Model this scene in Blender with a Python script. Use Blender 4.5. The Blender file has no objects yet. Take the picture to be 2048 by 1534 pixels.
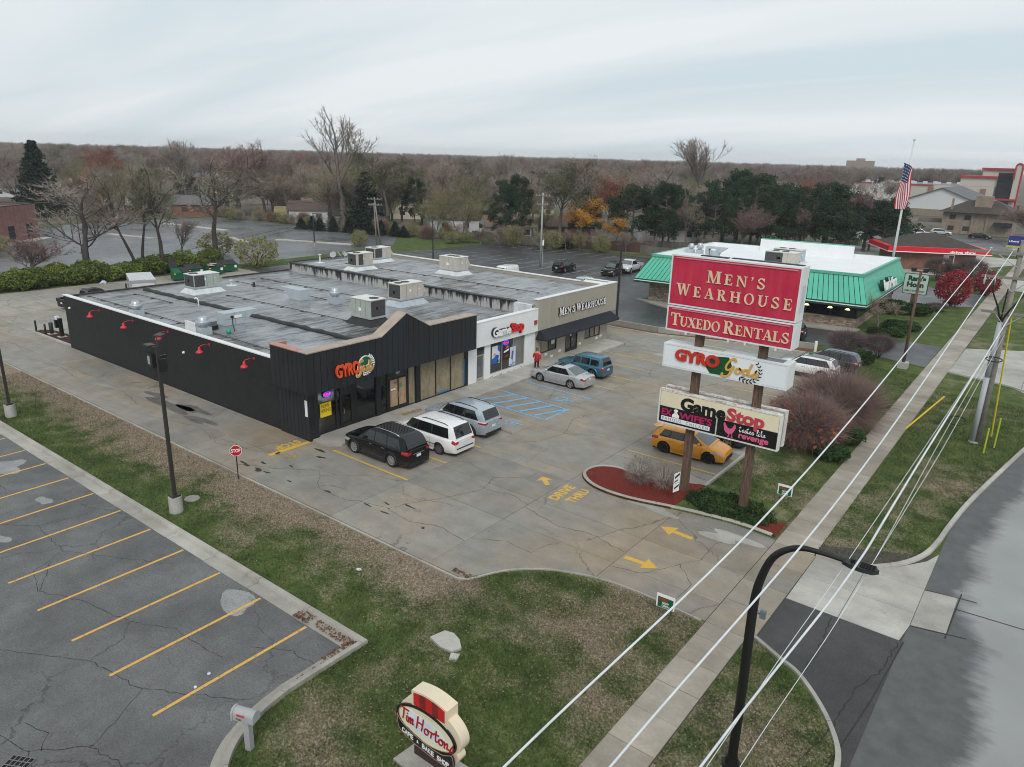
import bpy,bmesh,math,random
from mathutils import Vector,Matrix,noise
PI=math.pi
sc=bpy.context.scene
COL=sc.collection
R=random.Random(7)
# ---------------------------------------------------------------- camera
cam_d=bpy.data.cameras.new('camera')
cam=bpy.data.objects.new('camera',cam_d)
COL.objects.link(cam)
yaw,pitch,roll=math.radians(-37.2053),math.radians(17.2823),math.radians(1.6118)
fwd=Vector((math.sin(yaw)*math.cos(pitch),math.cos(yaw)*math.cos(pitch),-math.sin(pitch)))
rgt=Vector((math.cos(yaw),-math.sin(yaw),0))
upv=rgt.cross(fwd)
r2=rgt*math.cos(roll)+upv*math.sin(roll)
u2=-rgt*math.sin(roll)+upv*math.cos(roll)
cam.matrix_world=Matrix(((r2.x,u2.x,-fwd.x,0),(r2.y,u2.y,-fwd.y,0),(r2.z,u2.z,-fwd.z,16.2),(0,0,0,1)))
cam_d.sensor_width=36
cam_d.lens=36*1462.12/2048
cam_d.clip_start=0.3
cam_d.clip_end=8000
sc.camera=cam
# ---------------------------------------------------------------- sky and sun (overcast November daylight)
SUN_EL,SUN_AZ=math.radians(44),math.radians(140)
w=bpy.data.worlds.new('World')
sc.world=w
w.use_nodes=True
nt=w.node_tree
nt.nodes.clear()
def wn(t,**k):
 n=nt.nodes.new(t)
 for a,v in k.items():setattr(n,a,v)
 return n
sky=wn('ShaderNodeTexSky',sky_type='NISHITA',sun_disc=False,sun_elevation=SUN_EL,sun_rotation=SUN_AZ)
sky.air_density=1.0;sky.dust_density=3.0;sky.ozone_density=1.0
tc=wn('ShaderNodeTexCoord')
sep=wn('ShaderNodeSeparateXYZ')
nt.links.new(tc.outputs['Generated'],sep.inputs[0])
# stratus deck: direction projected on a plane overhead so the bands thin out towards the horizon
zc=wn('ShaderNodeMath',operation='MAXIMUM');nt.links.new(sep.outputs[2],zc.inputs[0]);zc.inputs[1].default_value=0.0
za=wn('ShaderNodeMath',operation='ADD');nt.links.new(zc.outputs[0],za.inputs[0]);za.inputs[1].default_value=0.16
dx=wn('ShaderNodeMath',operation='DIVIDE');nt.links.new(sep.outputs[0],dx.inputs[0]);nt.links.new(za.outputs[0],dx.inputs[1])
dy=wn('ShaderNodeMath',operation='DIVIDE');nt.links.new(sep.outputs[1],dy.inputs[0]);nt.links.new(za.outputs[0],dy.inputs[1])
cb=wn('ShaderNodeCombineXYZ');nt.links.new(dx.outputs[0],cb.inputs[0]);nt.links.new(dy.outputs[0],cb.inputs[1])
mp=wn('ShaderNodeMapping');mp.inputs['Rotation'].default_value=(0,0,math.radians(-37));mp.inputs['Scale'].default_value=(0.30,1.25,1)
nt.links.new(cb.outputs[0],mp.inputs[0])
nz=wn('ShaderNodeTexNoise');nz.inputs['Scale'].default_value=0.95;nz.inputs['Detail'].default_value=4.5;nz.inputs['Roughness'].default_value=0.5
nz.inputs['Distortion'].default_value=0.35
nt.links.new(mp.outputs[0],nz.inputs['Vector'])
rp=wn('ShaderNodeValToRGB')
rp.color_ramp.elements[0].position=0.34;rp.color_ramp.elements[0].color=(0.60,0.695,0.745,1)
rp.color_ramp.elements[1].position=0.62;rp.color_ramp.elements[1].color=(0.79,0.825,0.845,1)
nt.links.new(nz.outputs['Fac'],rp.inputs[0])
bg1=wn('ShaderNodeBackground');bg1.inputs[1].default_value=0.07
nt.links.new(sky.outputs[0],bg1.inputs[0])
bg2=wn('ShaderNodeBackground');bg2.inputs[1].default_value=0.95
nt.links.new(rp.outputs[0],bg2.inputs[0])
mx=wn('ShaderNodeMixShader');mx.inputs[0].default_value=0.93
nt.links.new(bg1.outputs[0],mx.inputs[1]);nt.links.new(bg2.outputs[0],mx.inputs[2])
wo=wn('ShaderNodeOutputWorld');nt.links.new(mx.outputs[0],wo.inputs[0])
sun_d=bpy.data.lights.new('sun','SUN')
sun_d.energy=1.5
sun_d.angle=math.radians(24)
sun_d.color=(1.0,0.97,0.92)
sun=bpy.data.objects.new('sun',sun_d);COL.objects.link(sun)
sd=Vector((math.sin(SUN_AZ)*math.cos(SUN_EL),math.cos(SUN_AZ)*math.cos(SUN_EL),math.sin(SUN_EL)))
sun.rotation_euler=sd.to_track_quat('Z','Y').to_euler()
sun.location=(0,0,60)
vs=sc.view_settings
vs.view_transform='Standard';vs.look='None';vs.gamma=1;vs.exposure=0.22
vs.use_curve_mapping=False
sc.cycles.max_bounces=6
sc.cycles.transparent_max_bounces=8
sc.cycles.volume_bounces=0
sc.cycles.filter_width=1.0
# ---------------------------------------------------------------- helpers
def thing(name,label,cat,loc=(0,0,0),rz=0.0,group=None):
 o=bpy.data.objects.new(name,None);COL.objects.link(o)
 o.empty_display_size=0.3
 o.location=loc;o.rotation_euler=(0,0,rz)
 o['label']=label;o['category']=cat
 if group:o['group']=group
 return o
def tag(o,label,cat,group=None):
 o['label']=label;o['category']=cat
 if group:o['group']=group
 return o
def kind(o,k):o['kind']=k;return o
def kids(o):return list(o.children)
def dup(o,loc=None,rz=None,label=None,group=None,parent=None,scale=None):
 c=o.copy();COL.objects.link(c)
 if parent is not None:c.parent=parent
 if loc is not None:c.location=loc
 if rz is not None:c.rotation_euler=(0,0,rz)
 if scale is not None:c.scale=scale
 if label:c['label']=label
 if group:c['group']=group
 for ch in kids(o):dup(ch,parent=c)
 return c
class MB:
 """collects shapes, links them as ONE mesh object"""
 def __init__(s):s.v=[];s.f=[];s.m=[];s.cur=0;s.sm=[];s.smooth=False
 def add(s,vs,fs):
  b=len(s.v);s.v.extend([tuple(p)for p in vs])
  for f in fs:s.f.append([b+i for i in f]);s.m.append(s.cur);s.sm.append(s.smooth)
  return s
 def box(s,x0,y0,z0,x1,y1,z1):
  p=[(x,y,z)for z in(z0,z1)for y in(y0,y1)for x in(x0,x1)]
  return s.add(p,[(0,2,3,1),(4,5,7,6),(0,1,5,4),(2,6,7,3),(0,4,6,2),(1,3,7,5)])
 def obox(s,c,dx,dy,dz,rz=0.0):
  ca,sa=math.cos(rz),math.sin(rz);p=[]
  for z in(0,dz):
   for y in(-dy/2,dy/2):
    for x in(-dx/2,dx/2):p.append((c[0]+x*ca-y*sa,c[1]+x*sa+y*ca,c[2]+z))
  return s.add(p,[(0,2,3,1),(4,5,7,6),(0,1,5,4),(2,6,7,3),(0,4,6,2),(1,3,7,5)])
 def poly(s,pts):return s.add(pts,[tuple(range(len(pts)))])
 def prism(s,p2,z0,z1):
  n=len(p2)
  z0f=z0 if callable(z0)else(lambda x,y:z0)
  z1f=z1 if callable(z1)else(lambda x,y:z1)
  v=[(x,y,z0f(x,y))for x,y in p2]+[(x,y,z1f(x,y))for x,y in p2]
  fs=[tuple(range(n-1,-1,-1)),tuple(range(n,2*n))]+[(i,(i+1)%n,n+(i+1)%n,n+i)for i in range(n)]
  return s.add(v,fs)
 def extr(s,p2,o,U,V,N,d):
  """2D outline (u,v) on plane o+uU+vV extruded by d along N"""
  o,U,V,N=Vector(o),Vector(U),Vector(V),Vector(N);n=len(p2)
  a=[o+U*u+V*v for u,v in p2];b=[q+N*d for q in a]
  return s.add(a+b,[tuple(range(n-1,-1,-1)),tuple(range(n,2*n))]+[(i,(i+1)%n,n+(i+1)%n,n+i)for i in range(n)])
 def tube(s,pts,r,n=6,cap=True):
  pts=[Vector(p)for p in pts];rs=r if isinstance(r,(list,tuple))else[r]*len(pts)
  up=Vector((0,0,1));rings=[];prev=None
  for i,p in enumerate(pts):
   t=(pts[min(i+1,len(pts)-1)]-pts[max(i-1,0)])
   if t.length<1e-9:t=Vector((0,0,1))
   t.normalize()
   if prev is None:
    a=t.cross(up if abs(t.z)<0.95 else Vector((1,0,0))).normalized()
   else:
    a=prev-t*prev.dot(t)
    a=a.normalized()if a.length>1e-6 else t.cross(up).normalized()
   prev=a;b=t.cross(a)
   rings.append([p+(a*math.cos(2*PI*k/n)+b*math.sin(2*PI*k/n))*rs[i]for k in range(n)])
  v=[q for rg in rings for q in rg];fs=[]
  for i in range(len(pts)-1):
   for k in range(n):
    fs.append((i*n+k,i*n+(k+1)%n,(i+1)*n+(k+1)%n,(i+1)*n+k))
  if cap:fs+=[tuple(range(n-1,-1,-1)),tuple((len(pts)-1)*n+k for k in range(n))]
  return s.add(v,fs)
 def cyl(s,x,y,z0,z1,r0,r1=None,n=16):return s.tube([(x,y,z0),(x,y,z1)],[r0,r0 if r1 is None else r1],n)
 def lathe(s,prof,c=(0,0,0),n=20,axis='Z'):
  v=[];fs=[]
  for r,z in prof:
   for k in range(n):
    a=2*PI*k/n;q=(r*math.cos(a),r*math.sin(a),z)
    if axis=='Y':q=(q[0],q[2],q[1])
    elif axis=='X':q=(q[2],q[0],q[1])
    v.append((c[0]+q[0],c[1]+q[1],c[2]+q[2]))
  for i in range(len(prof)-1):
   for k in range(n):fs.append((i*n+k,i*n+(k+1)%n,(i+1)*n+(k+1)%n,(i+1)*n+k))
  return s.add(v,fs)
 def grid(s,rows):
  n=len(rows[0]);v=[p for r in rows for p in r]
  return s.add(v,[(i*n+k,i*n+k+1,(i+1)*n+k+1,(i+1)*n+k)for i in range(len(rows)-1)for k in range(n-1)])
 def mesh(s,name,mats):
  me=bpy.data.meshes.new(name)
  me.from_pydata(s.v,[],s.f)
  for mt in(mats if isinstance(mats,(list,tuple))else[mats]):me.materials.append(mt)
  me.polygons.foreach_set('material_index',s.m)
  me.polygons.foreach_set('use_smooth',s.sm)
  me.update()
  return me
 def build(s,name,mats,parent=None,world=True,fixn=True):
  me=s.mesh(name,mats)
  if fixn:
   bm=bmesh.new();bm.from_mesh(me);bmesh.ops.recalc_face_normals(bm,faces=bm.faces);bm.to_mesh(me);bm.free()
  return link(name,me,parent,world)
def link(name,me,parent=None,world=True):
 o=bpy.data.objects.new(name,me);COL.objects.link(o)
 if parent is not None:
  o.parent=parent
  if world:o.matrix_parent_inverse=Matrix.Translation(-Vector(root_loc(parent)))
 return o
def root_loc(p):
 return p.location if p.type=='EMPTY' else Vector((0,0,0))
def smooth(me,ang=40):
 me.polygons.foreach_set('use_smooth',[True]*len(me.polygons))
 try:me.set_sharp_from_angle(angle=math.radians(ang))
 except Exception:pass
 return me
def cr_spline(pts,k=6):
 out=[];P=[pts[0]]+list(pts)+[pts[-1]]
 for i in range(1,len(P)-2):
  a,b,c,d=[Vector(q)for q in P[i-1:i+3]]
  for j in range(k):
   t=j/k
   out.append(0.5*((2*b)+(c-a)*t+(2*a-5*b+4*c-d)*t*t+(3*b-a-3*c+d)*t**3))
 out.append(Vector(pts[-1]))
 return out
 # ---------------------------------------------------------------- materials
class NB:
 """node builder"""
 def __init__(s,name):
  s.m=bpy.data.materials.new(name);s.m.use_nodes=True;s.t=s.m.node_tree;s.t.nodes.clear()
  s.out=s.t.nodes.new('ShaderNodeOutputMaterial');s.b=s.t.nodes.new('ShaderNodeBsdfPrincipled')
  s.t.links.new(s.b.outputs[0],s.out.inputs[0])
 def n(s,t,**k):
  x=s.t.nodes.new(t)
  for a,v in k.items():setattr(x,a,v)
  return x
 def put(s,sock,v):
  if hasattr(v,'is_linked')or isinstance(v,bpy.types.NodeSocket):s.t.links.new(v,sock)
  elif isinstance(v,(tuple,list)):sock.default_value=tuple(v)+((1,)if len(v)==3 and len(sock.default_value)==4 else())
  else:sock.default_value=v
 def pos(s):return s.n('ShaderNodeNewGeometry').outputs['Position']
 def obj(s):return s.n('ShaderNodeTexCoord').outputs['Object']
 def rnd(s):return s.n('ShaderNodeObjectInfo').outputs['Random']
 def sep(s,v):x=s.n('ShaderNodeSeparateXYZ');s.put(x.inputs[0],v);return x.outputs
 def comb(s,x,y,z):
  c=s.n('ShaderNodeCombineXYZ')
  for i,v in enumerate((x,y,z)):s.put(c.inputs[i],v)
  return c.outputs[0]
 def map(s,v,sc=(1,1,1),rot=(0,0,0),loc=(0,0,0)):
  x=s.n('ShaderNodeMapping');s.put(x.inputs[0],v);x.inputs['Scale'].default_value=sc;x.inputs['Rotation'].default_value=rot;x.inputs['Location'].default_value=loc
  return x.outputs[0]
 def noise(s,v,scale,detail=3,rough=0.55,dist=0.0):
  x=s.n('ShaderNodeTexNoise');s.put(x.inputs['Vector'],v);x.inputs['Scale'].default_value=scale;x.inputs['Detail'].default_value=detail
  x.inputs['Roughness'].default_value=rough;x.inputs['Distortion'].default_value=dist
  return x.outputs[0]
 def vor(s,v,scale,feature='F1',rnd=1.0):
  x=s.n('ShaderNodeTexVoronoi',feature=feature);s.put(x.inputs['Vector'],v);x.inputs['Scale'].default_value=scale;x.inputs['Randomness'].default_value=rnd
  return x.outputs['Distance']
 def step(s,v,a,b,lo=0.0,hi=1.0):
  x=s.n('ShaderNodeMapRange');s.put(x.inputs[0],v);x.inputs[1].default_value=a;x.inputs[2].default_value=b;x.inputs[3].default_value=lo;x.inputs[4].default_value=hi
  return x.outputs[0]
 def math(s,op,a,b=None):
  x=s.n('ShaderNodeMath',operation=op);s.put(x.inputs[0],a)
  if b is not None:s.put(x.inputs[1],b)
  return x.outputs[0]
 def vmath(s,op,a,b):
  x=s.n('ShaderNodeVectorMath',operation=op);s.put(x.inputs[0],a);s.put(x.inputs[1],b);return x.outputs[0]
 def mix(s,f,a,b,mode='MIX'):
  x=s.n('ShaderNodeMix',data_type='RGBA',blend_type=mode)
  s.put(x.inputs[0],f);s.put(x.inputs[6],a);s.put(x.inputs[7],b)
  return x.outputs[2]
 def ramp(s,f,els):
  x=s.n('ShaderNodeValToRGB');s.put(x.inputs[0],f);e=x.color_ramp.elements
  while len(e)<len(els):e.new(0.5)
  for i,(p,c)in enumerate(els):e[i].position=p;e[i].color=tuple(c)+(1,)
  return x.outputs[0]
 def scale_col(s,c,f):
  return s.mix(1.0,c,s.comb(f,f,f),'MULTIPLY')
 def bump(s,h,strength=0.3,dist=0.02):
  x=s.n('ShaderNodeBump');x.inputs['Strength'].default_value=strength;x.inputs['Distance'].default_value=dist;s.put(x.inputs['Height'],h)
  s.t.links.new(x.outputs[0],s.b.inputs['Normal'])
 def fin(s,col,rough=0.6,metal=0.0,spec=0.5,coat=0.0):
  s.put(s.b.inputs['Base Color'],col);s.put(s.b.inputs['Roughness'],rough);s.put(s.b.inputs['Metallic'],metal)
  s.b.inputs['Specular IOR Level'].default_value=spec
  if coat:s.b.inputs['Coat Weight'].default_value=coat;s.b.inputs['Coat Roughness'].default_value=0.05
  return s.m
_mc={}
def M(name,col=None,rough=0.55,metal=0.0,var=0.10,scale=2.0,spec=0.4,coat=0.0,bump=0.0,bscale=30,ov=0.0,coord='pos'):
 """plain surface: base colour broken by two noises, optional grain and per-object variation"""
 if name in _mc:return _mc[name]
 b=NB(name)
 p=b.pos()if coord=='pos' else b.obj()
 f=b.math('ADD',b.step(b.noise(p,scale,4),0.3,0.7,1-var,1+var),b.step(b.noise(p,scale*9,2),0.3,0.7,-var*0.35,var*0.35))
 if ov:f=b.math('MULTIPLY',f,b.step(b.rnd(),0,1,1-ov,1+ov))
 if bump:b.bump(b.noise(p,bscale,3),bump,0.02)
 m=b.fin(b.scale_col(col,f),b.step(b.noise(p,scale*2,2),0.3,0.7,max(0.02,rough-0.07),min(1,rough+0.07)),metal,spec,coat)
 _mc[name]=m
 return m
def emit(name,col,strength):
 if name in _mc:return _mc[name]
 b=NB(name);b.b.inputs['Emission Color'].default_value=tuple(col)+(1,);b.b.inputs['Emission Strength'].default_value=strength
 _mc[name]=b.fin(col,0.5)
 return _mc[name]
def glass(name,col=(0.012,0.014,0.016),rough=0.04,spec=0.6):
 if name in _mc:return _mc[name]
 b=NB(name);p=b.pos()
 _mc[name]=b.fin(b.scale_col(col,b.step(b.noise(p,0.8,2),0.3,0.7,0.8,1.25)),rough,0,spec)
 return _mc[name]
def leafmat(name,cols,trans=0.25):
 """foliage: colour chosen per leaf clump by position, with some light passing through"""
 if name in _mc:return _mc[name]
 b=NB(name);p=b.pos()
 f=b.noise(p,0.9,3,0.6);f2=b.noise(p,9.0,1)
 f=b.math('ADD',b.math('MULTIPLY',f,0.65),b.math('MULTIPLY',f2,0.35))
 n=len(cols);c=b.ramp(f,[(0.36+0.28*i/max(1,n-1),q)for i,q in enumerate(cols)])
 b.fin(b.scale_col(c,b.step(b.rnd(),0,1,0.85,1.15)),0.75,0,0.2)
 t=b.n('ShaderNodeBsdfTranslucent');b.put(t.inputs[0],c)
 ms=b.n('ShaderNodeMixShader');ms.inputs[0].default_value=trans
 b.t.links.new(b.b.outputs[0],ms.inputs[1]);b.t.links.new(t.outputs[0],ms.inputs[2]);b.t.links.new(ms.outputs[0],b.out.inputs[0])
 _mc[name]=b.m
 return b.m
 # ---------------------------------------------------------------- lettering
def text_mesh(s,bold=0.0,ext=0.02,shear=0.0,space=1.0,res=3):
 c=bpy.data.curves.new('lettering','FONT');c.body=s;c.size=1;c.offset=bold;c.extrude=ext/2;c.shear=shear
 c.space_character=space;c.resolution_u=res;c.fill_mode='FRONT' if ext<1e-6 else 'BOTH'
 o=bpy.data.objects.new('lettering',c);COL.objects.link(o)
 dg=bpy.context.evaluated_depsgraph_get();dg.update()
 me=bpy.data.meshes.new_from_object(o.evaluated_get(dg))
 bpy.data.objects.remove(o);bpy.data.curves.remove(c)
 return me
def place_mesh(me,w,h,o,U,V,N,d):
 """fit a flat (xy) mesh to width w, height h with its lower left at o on the plane (U,V); thickness d along N"""
 xs=[v.co.x for v in me.vertices];ys=[v.co.y for v in me.vertices];zs=[v.co.z for v in me.vertices]
 x0,x1,y0,y1,z0,z1=min(xs),max(xs),min(ys),max(ys),min(zs),max(zs)
 sx=w/(x1-x0);sy=h/(y1-y0)if h else sx;szz=d/max(1e-9,z1-z0)
 o,U,V,N=Vector(o),Vector(U),Vector(V),Vector(N)
 for v in me.vertices:
  v.co=o+U*((v.co.x-x0)*sx)+V*((v.co.y-y0)*sy)+N*((v.co.z-z0)*szz)
 return me
def text(s,w,h,o,U,V,N,d,mat,parent,bold=0.0,shear=0.0,space=1.0,name='lettering'):
 me=place_mesh(text_mesh(s,bold,0.05,shear,space),w,h,o,U,V,N,d)
 me.materials.clear();me.materials.append(mat);me.name=name
 return link(name,me,parent)
class Strokes:
 """lettering drawn with pen strokes and cut pieces on a plane; every piece a hair deeper than the one before"""
 def __init__(s,o,U,V,N,d):s.o,s.U,s.V,s.N,s.d=Vector(o),Vector(U),Vector(V),Vector(N),d;s.mb=MB();s.k=0
 def piece(s,p2):s.k+=1;s.mb.extr(p2,s.o,s.U,s.V,s.N,s.d+0.0011*(s.k%9));return s
 def pen(s,pts,wd,k=5,taper=None):
  q=[Vector((a[0],a[1],0))for a in pts];q=cr_spline(q,k)if len(q)>2 else q
  n=len(q);L=[];Rr=[]
  for i,p in enumerate(q):
   t=(q[min(i+1,n-1)]-q[max(i-1,0)]).normalized();nn=Vector((-t.y,t.x,0))
   ww=wd/2*(taper(i/(n-1))if taper else 1)
   L.append(p+nn*ww);Rr.append(p-nn*ww)
  s.k+=1;dd=s.d+0.0011*(s.k%9)
  f=lambda p:s.o+s.U*p.x+s.V*p.y
  vs=[f(p)for p in L]+[f(p)for p in Rr];vs+=[p+s.N*dd for p in vs]
  fs=[]
  for i in range(n-1):
   fs+=[(2*n+i,2*n+i+1,3*n+i+1,3*n+i),(i,n+i,n+i+1,i+1),(i,i+1,2*n+i+1,2*n+i),(n+i,3*n+i,3*n+i+1,n+i+1)]
  fs+=[(0,2*n,3*n,n),(n-1,2*n-1,4*n-1,3*n-1)]
  s.mb.add(vs,fs);return s
 def build(s,mat,parent,name='lettering'):return s.mb.build(name,mat,parent)
 # ================================================================ GROUND
def grass_col(b):
 """lawn in late autumn: green, straw and bare earth in drifts (world position)"""
 p=b.pos()
 big=b.noise(p,0.16,3,0.6,0.4);mid=b.noise(p,0.75,4,0.65);fine=b.noise(p,14,3,0.7)
 x,y,z=b.sep(p)
 green=b.ramp(mid,[(0.3,(0.046,0.066,0.022)),(0.5,(0.075,0.105,0.032)),(0.72,(0.12,0.145,0.05))])
 straw=b.ramp(fine,[(0.3,(0.15,0.118,0.085)),(0.55,(0.255,0.205,0.15)),(0.75,(0.34,0.28,0.21))])
 # drier next to the concrete lane's kerb, greener away from the pavements
 dry=b.math('MULTIPLY',b.step(y,14.6,18.9,-0.10,0.22),b.math('MULTIPLY',b.step(y,19.2,20.2,1,0),b.step(x,-17,-14,1,0.2)))
 dry=b.math('SUBTRACT',dry,b.math('MULTIPLY',b.step(y,33,60,0,0.16),b.step(x,-9.5,-6,1,0.35)))
 f=b.math('ADD',b.math('ADD',b.math('MULTIPLY',big,0.75),b.math('MULTIPLY',mid,0.45)),b.math('ADD',dry,b.math('MULTIPLY',b.math('SUBTRACT',fine,0.5),0.35)))
 c=b.mix(b.step(f,0.585,0.76),green,straw)
 earth=b.step(b.noise(p,0.33,4,0.7),0.63,0.72)
 c=b.mix(b.math('MULTIPLY',earth,0.55),c,(0.055,0.050,0.040))
 return b.scale_col(c,b.step(fine,0.25,0.75,0.62,1.35)),fine
b=NB('grass');c,fine=grass_col(b);b.bump(fine,0.8,0.05);MAT_GRASS=b.fin(c,0.9,0,0.1)
b=NB('grass_blade');c,fine=grass_col(b);MAT_BLADE=b.fin(b.scale_col(c,b.step(b.rnd(),0,1,0.8,1.5)),0.8,0,0.15)
def concrete(name,base,tint,joint_dark=0.0,crack=1.0,ov=0.10,rough=0.7,stain=1.0):
 b=NB(name);p=b.pos();x,y,z=b.sep(p)
 big=b.noise(p,0.13,4,0.6,0.5);mid=b.noise(p,0.9,4,0.6);grit=b.noise(p,38,2,0.7);grit2=b.noise(p,9,4,0.75)
 c=b.mix(b.step(big,0.42,0.66,0,stain),base,tint)
 c=b.scale_col(c,b.step(mid,0.3,0.7,0.84,1.14))
 c=b.scale_col(c,b.step(b.math('ADD',grit,b.math('MULTIPLY',grit2,0.8)),0.6,1.2,0.84,1.16))
 # long drips and tyre film along the traffic direction
 ru=b.noise(b.map(p,(0.35,2.0,1)),0.9,4,0.65)
 c=b.scale_col(c,b.step(ru,0.35,0.65,0.93,1.05))
 sp=b.step(b.vor(p,1.6),0.05,0.10,0.55,1.0)
 c=b.mix(b.math('MULTIPLY',b.step(b.noise(p,0.5,2),0.55,0.6),0.6),c,b.scale_col(c,sp))
 if crack:
  wv=b.n('ShaderNodeVectorMath',operation='ADD');nz=b.n('ShaderNodeTexNoise');nz.inputs['Scale'].default_value=0.9;nz.inputs['Detail'].default_value=5;nz.inputs['Roughness'].default_value=0.65
  b.put(nz.inputs['Vector'],p);vm=b.n('ShaderNodeVectorMath',operation='SCALE');b.put(vm.inputs[0],nz.outputs[1]);vm.inputs['Scale'].default_value=1.1
  b.put(wv.inputs[0],p);b.put(wv.inputs[1],vm.outputs[0])
  d=b.vor(wv.outputs[0],0.17,'DISTANCE_TO_EDGE')
  ck=b.math('MULTIPLY',b.step(d,0.003,0.0075,1,0),b.step(b.noise(p,0.12,2),0.46,0.54,0,crack))
  c=b.mix(b.math('MULTIPLY',ck,0.55),c,(0.05,0.047,0.042))
 if ov:c=b.scale_col(c,b.step(b.rnd(),0,1,1-ov,1+ov))
 b.bump(b.math('ADD',grit,grit2),0.25,0.01)
 wet=b.step(b.noise(p,0.22,4,0.6),0.40,0.62,rough-0.22,rough+0.1)
 return b.fin(c,wet,0,0.35)
MAT_CONC=concrete('concrete_lot',(0.225,0.215,0.192),(0.275,0.222,0.158))
MAT_CONC_PALE=concrete('concrete_pale',(0.40,0.385,0.35),(0.30,0.285,0.255),crack=0.4)
MAT_WALK=concrete('concrete_walk',(0.27,0.235,0.19),(0.36,0.325,0.275),crack=0.25,ov=0.16)
MAT_KERB=concrete('concrete_kerb',(0.37,0.355,0.315),(0.27,0.255,0.22),crack=0.3,ov=0.08)
MAT_CONC_OLD=concrete('concrete_back',(0.285,0.272,0.245),(0.31,0.28,0.235))
def asphalt(name,base,pale,rough=0.75,crack=1.0,wet=0.0,sc_=1.0):
 b=NB(name);p=b.pos()
 big=b.noise(p,0.16*sc_,4,0.6,0.6);agg=b.noise(p,55,2,0.8);agg2=b.noise(p,18,3,0.8);mid=b.noise(p,1.1,4,0.65)
 c=b.mix(b.step(big,0.40,0.68),base,pale)
 c=b.scale_col(c,b.step(mid,0.3,0.7,0.82,1.16))
 c=b.scale_col(c,b.step(b.math('ADD',agg,agg2),0.72,1.28,0.55,1.55))
 nz=b.n('ShaderNodeTexNoise');nz.inputs['Scale'].default_value=0.8;nz.inputs['Detail'].default_value=5;nz.inputs['Roughness'].default_value=0.65;b.put(nz.inputs['Vector'],p)
 vm=b.n('ShaderNodeVectorMath',operation='SCALE');b.put(vm.inputs[0],nz.outputs[1]);vm.inputs['Scale'].default_value=1.5
 q=b.vmath('ADD',p,vm.outputs[0])
 d=b.vor(q,0.23,'DISTANCE_TO_EDGE')
 ck=b.math('MULTIPLY',b.step(d,0.003,0.009,1,0),b.step(b.noise(p,0.1,2),0.44,0.52,0,crack))
 c=b.mix(b.math('MULTIPLY',ck,0.55),c,(0.02,0.02,0.02))
 b.bump(b.math('ADD',agg,agg2),0.5,0.012)
 r=b.step(b.noise(p,0.11,4,0.65,0.5),0.36,0.62,max(0.05,rough-wet),rough)
 return b.fin(c,r,0,0.5)
MAT_ASPH=asphalt('asphalt_worn',(0.088,0.088,0.089),(0.135,0.135,0.132))
MAT_ASPH_NEW=asphalt('asphalt_fresh',(0.030,0.031,0.033),(0.052,0.053,0.056),0.55,0.6,0.28)
MAT_ASPH_WET=asphalt('asphalt_wet',(0.075,0.078,0.084),(0.15,0.155,0.16),0.42,0.7,0.22,0.5)
MAT_ASPH_PATCH=asphalt('asphalt_patch',(0.036,0.036,0.036),(0.055,0.055,0.054),0.75,0.5)
MAT_MULCH_R=None
def mulch(name,a,c2):
 b=NB(name);p=b.pos();f=b.noise(p,16,3,0.8);v=b.vor(p,22)
 b.bump(v,1.0,0.05)
 return b.fin(b.scale_col(b.mix(b.step(f,0.35,0.65),a,c2),b.step(v,0,0.7,0.5,1.3)),0.9,0,0.15)
MAT_MULCH_R=mulch('red_mulch',(0.115,0.016,0.012),(0.20,0.04,0.028))
MAT_MULCH_B=mulch('brown_mulch',(0.045,0.02,0.014),(0.085,0.04,0.028))
MAT_LITTER=mulch('leaf_litter',(0.12,0.055,0.03),(0.20,0.11,0.06))
def paint(name,col,worn=0.35,sc_=5.0):
 b=NB(name);p=b.pos()
 f=b.noise(p,sc_,5,0.75);g=b.noise(p,42,2,0.8)
 under=(0.16,0.15,0.13)if 'conc' in name else(0.075,0.075,0.075)
 k=b.step(b.math('ADD',b.math('MULTIPLY',f,0.7),b.math('MULTIPLY',g,0.3)),0.5-worn*0.35,0.62-worn*0.35,0,1)
 return b.fin(b.mix(k,under,b.scale_col(col,b.step(g,0.3,0.7,0.85,1.1))),0.6,0,0.3)
YEL_A=paint('yellow_paint_asphalt',(0.62,0.36,0.085),0.45)
YEL_C=paint('yellow_paint_conc',(0.60,0.37,0.06),0.45)
YEL_F=paint('yellow_paint_conc_faded',(0.42,0.30,0.11),0.15)
BLU_C=paint('blue_paint_conc',(0.16,0.42,0.70),0.35)
BLU_F=paint('blue_paint_conc_faded',(0.20,0.40,0.58),-0.1)
WHT_A=paint('white_paint_asphalt',(0.55,0.55,0.54),0.25)
# ---- the ground sheet
mb=MB()
mb.poly([(-3500,-400,-0.03),(900,-400,-0.03),(900,4200,-0.03),(-3500,4200,-0.03)])
kind(mb.build('ground',MAT_GRASS),'structure')
def sheet(name,p2,z,mat):
 mb=MB();mb.poly([(x,y,z)for x,y in p2]);return kind(mb.build(name,mat),'structure')
def sheet_box(name,p2,z0,z1,mat,parent=None):
 mb=MB();mb.prism(p2,z0,z1);o=mb.build(name,mat,parent)
 if parent is None:kind(o,'structure')
 return o
def clip(poly,a,b_,c):
 """keep a*x+b*y<=c"""
 out=[]
 for i in range(len(poly)):
  p,q=poly[i],poly[(i+1)%len(poly)]
  dp,dq=a*p[0]+b_*p[1]-c,a*q[0]+b_*q[1]-c
  if dp<=0:out.append(p)
  if(dp<0<dq)or(dq<0<dp):
   t=dp/(dp-dq);out.append((p[0]+(q[0]-p[0])*t,p[1]+(q[1]-p[1])*t))
 return out
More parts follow.
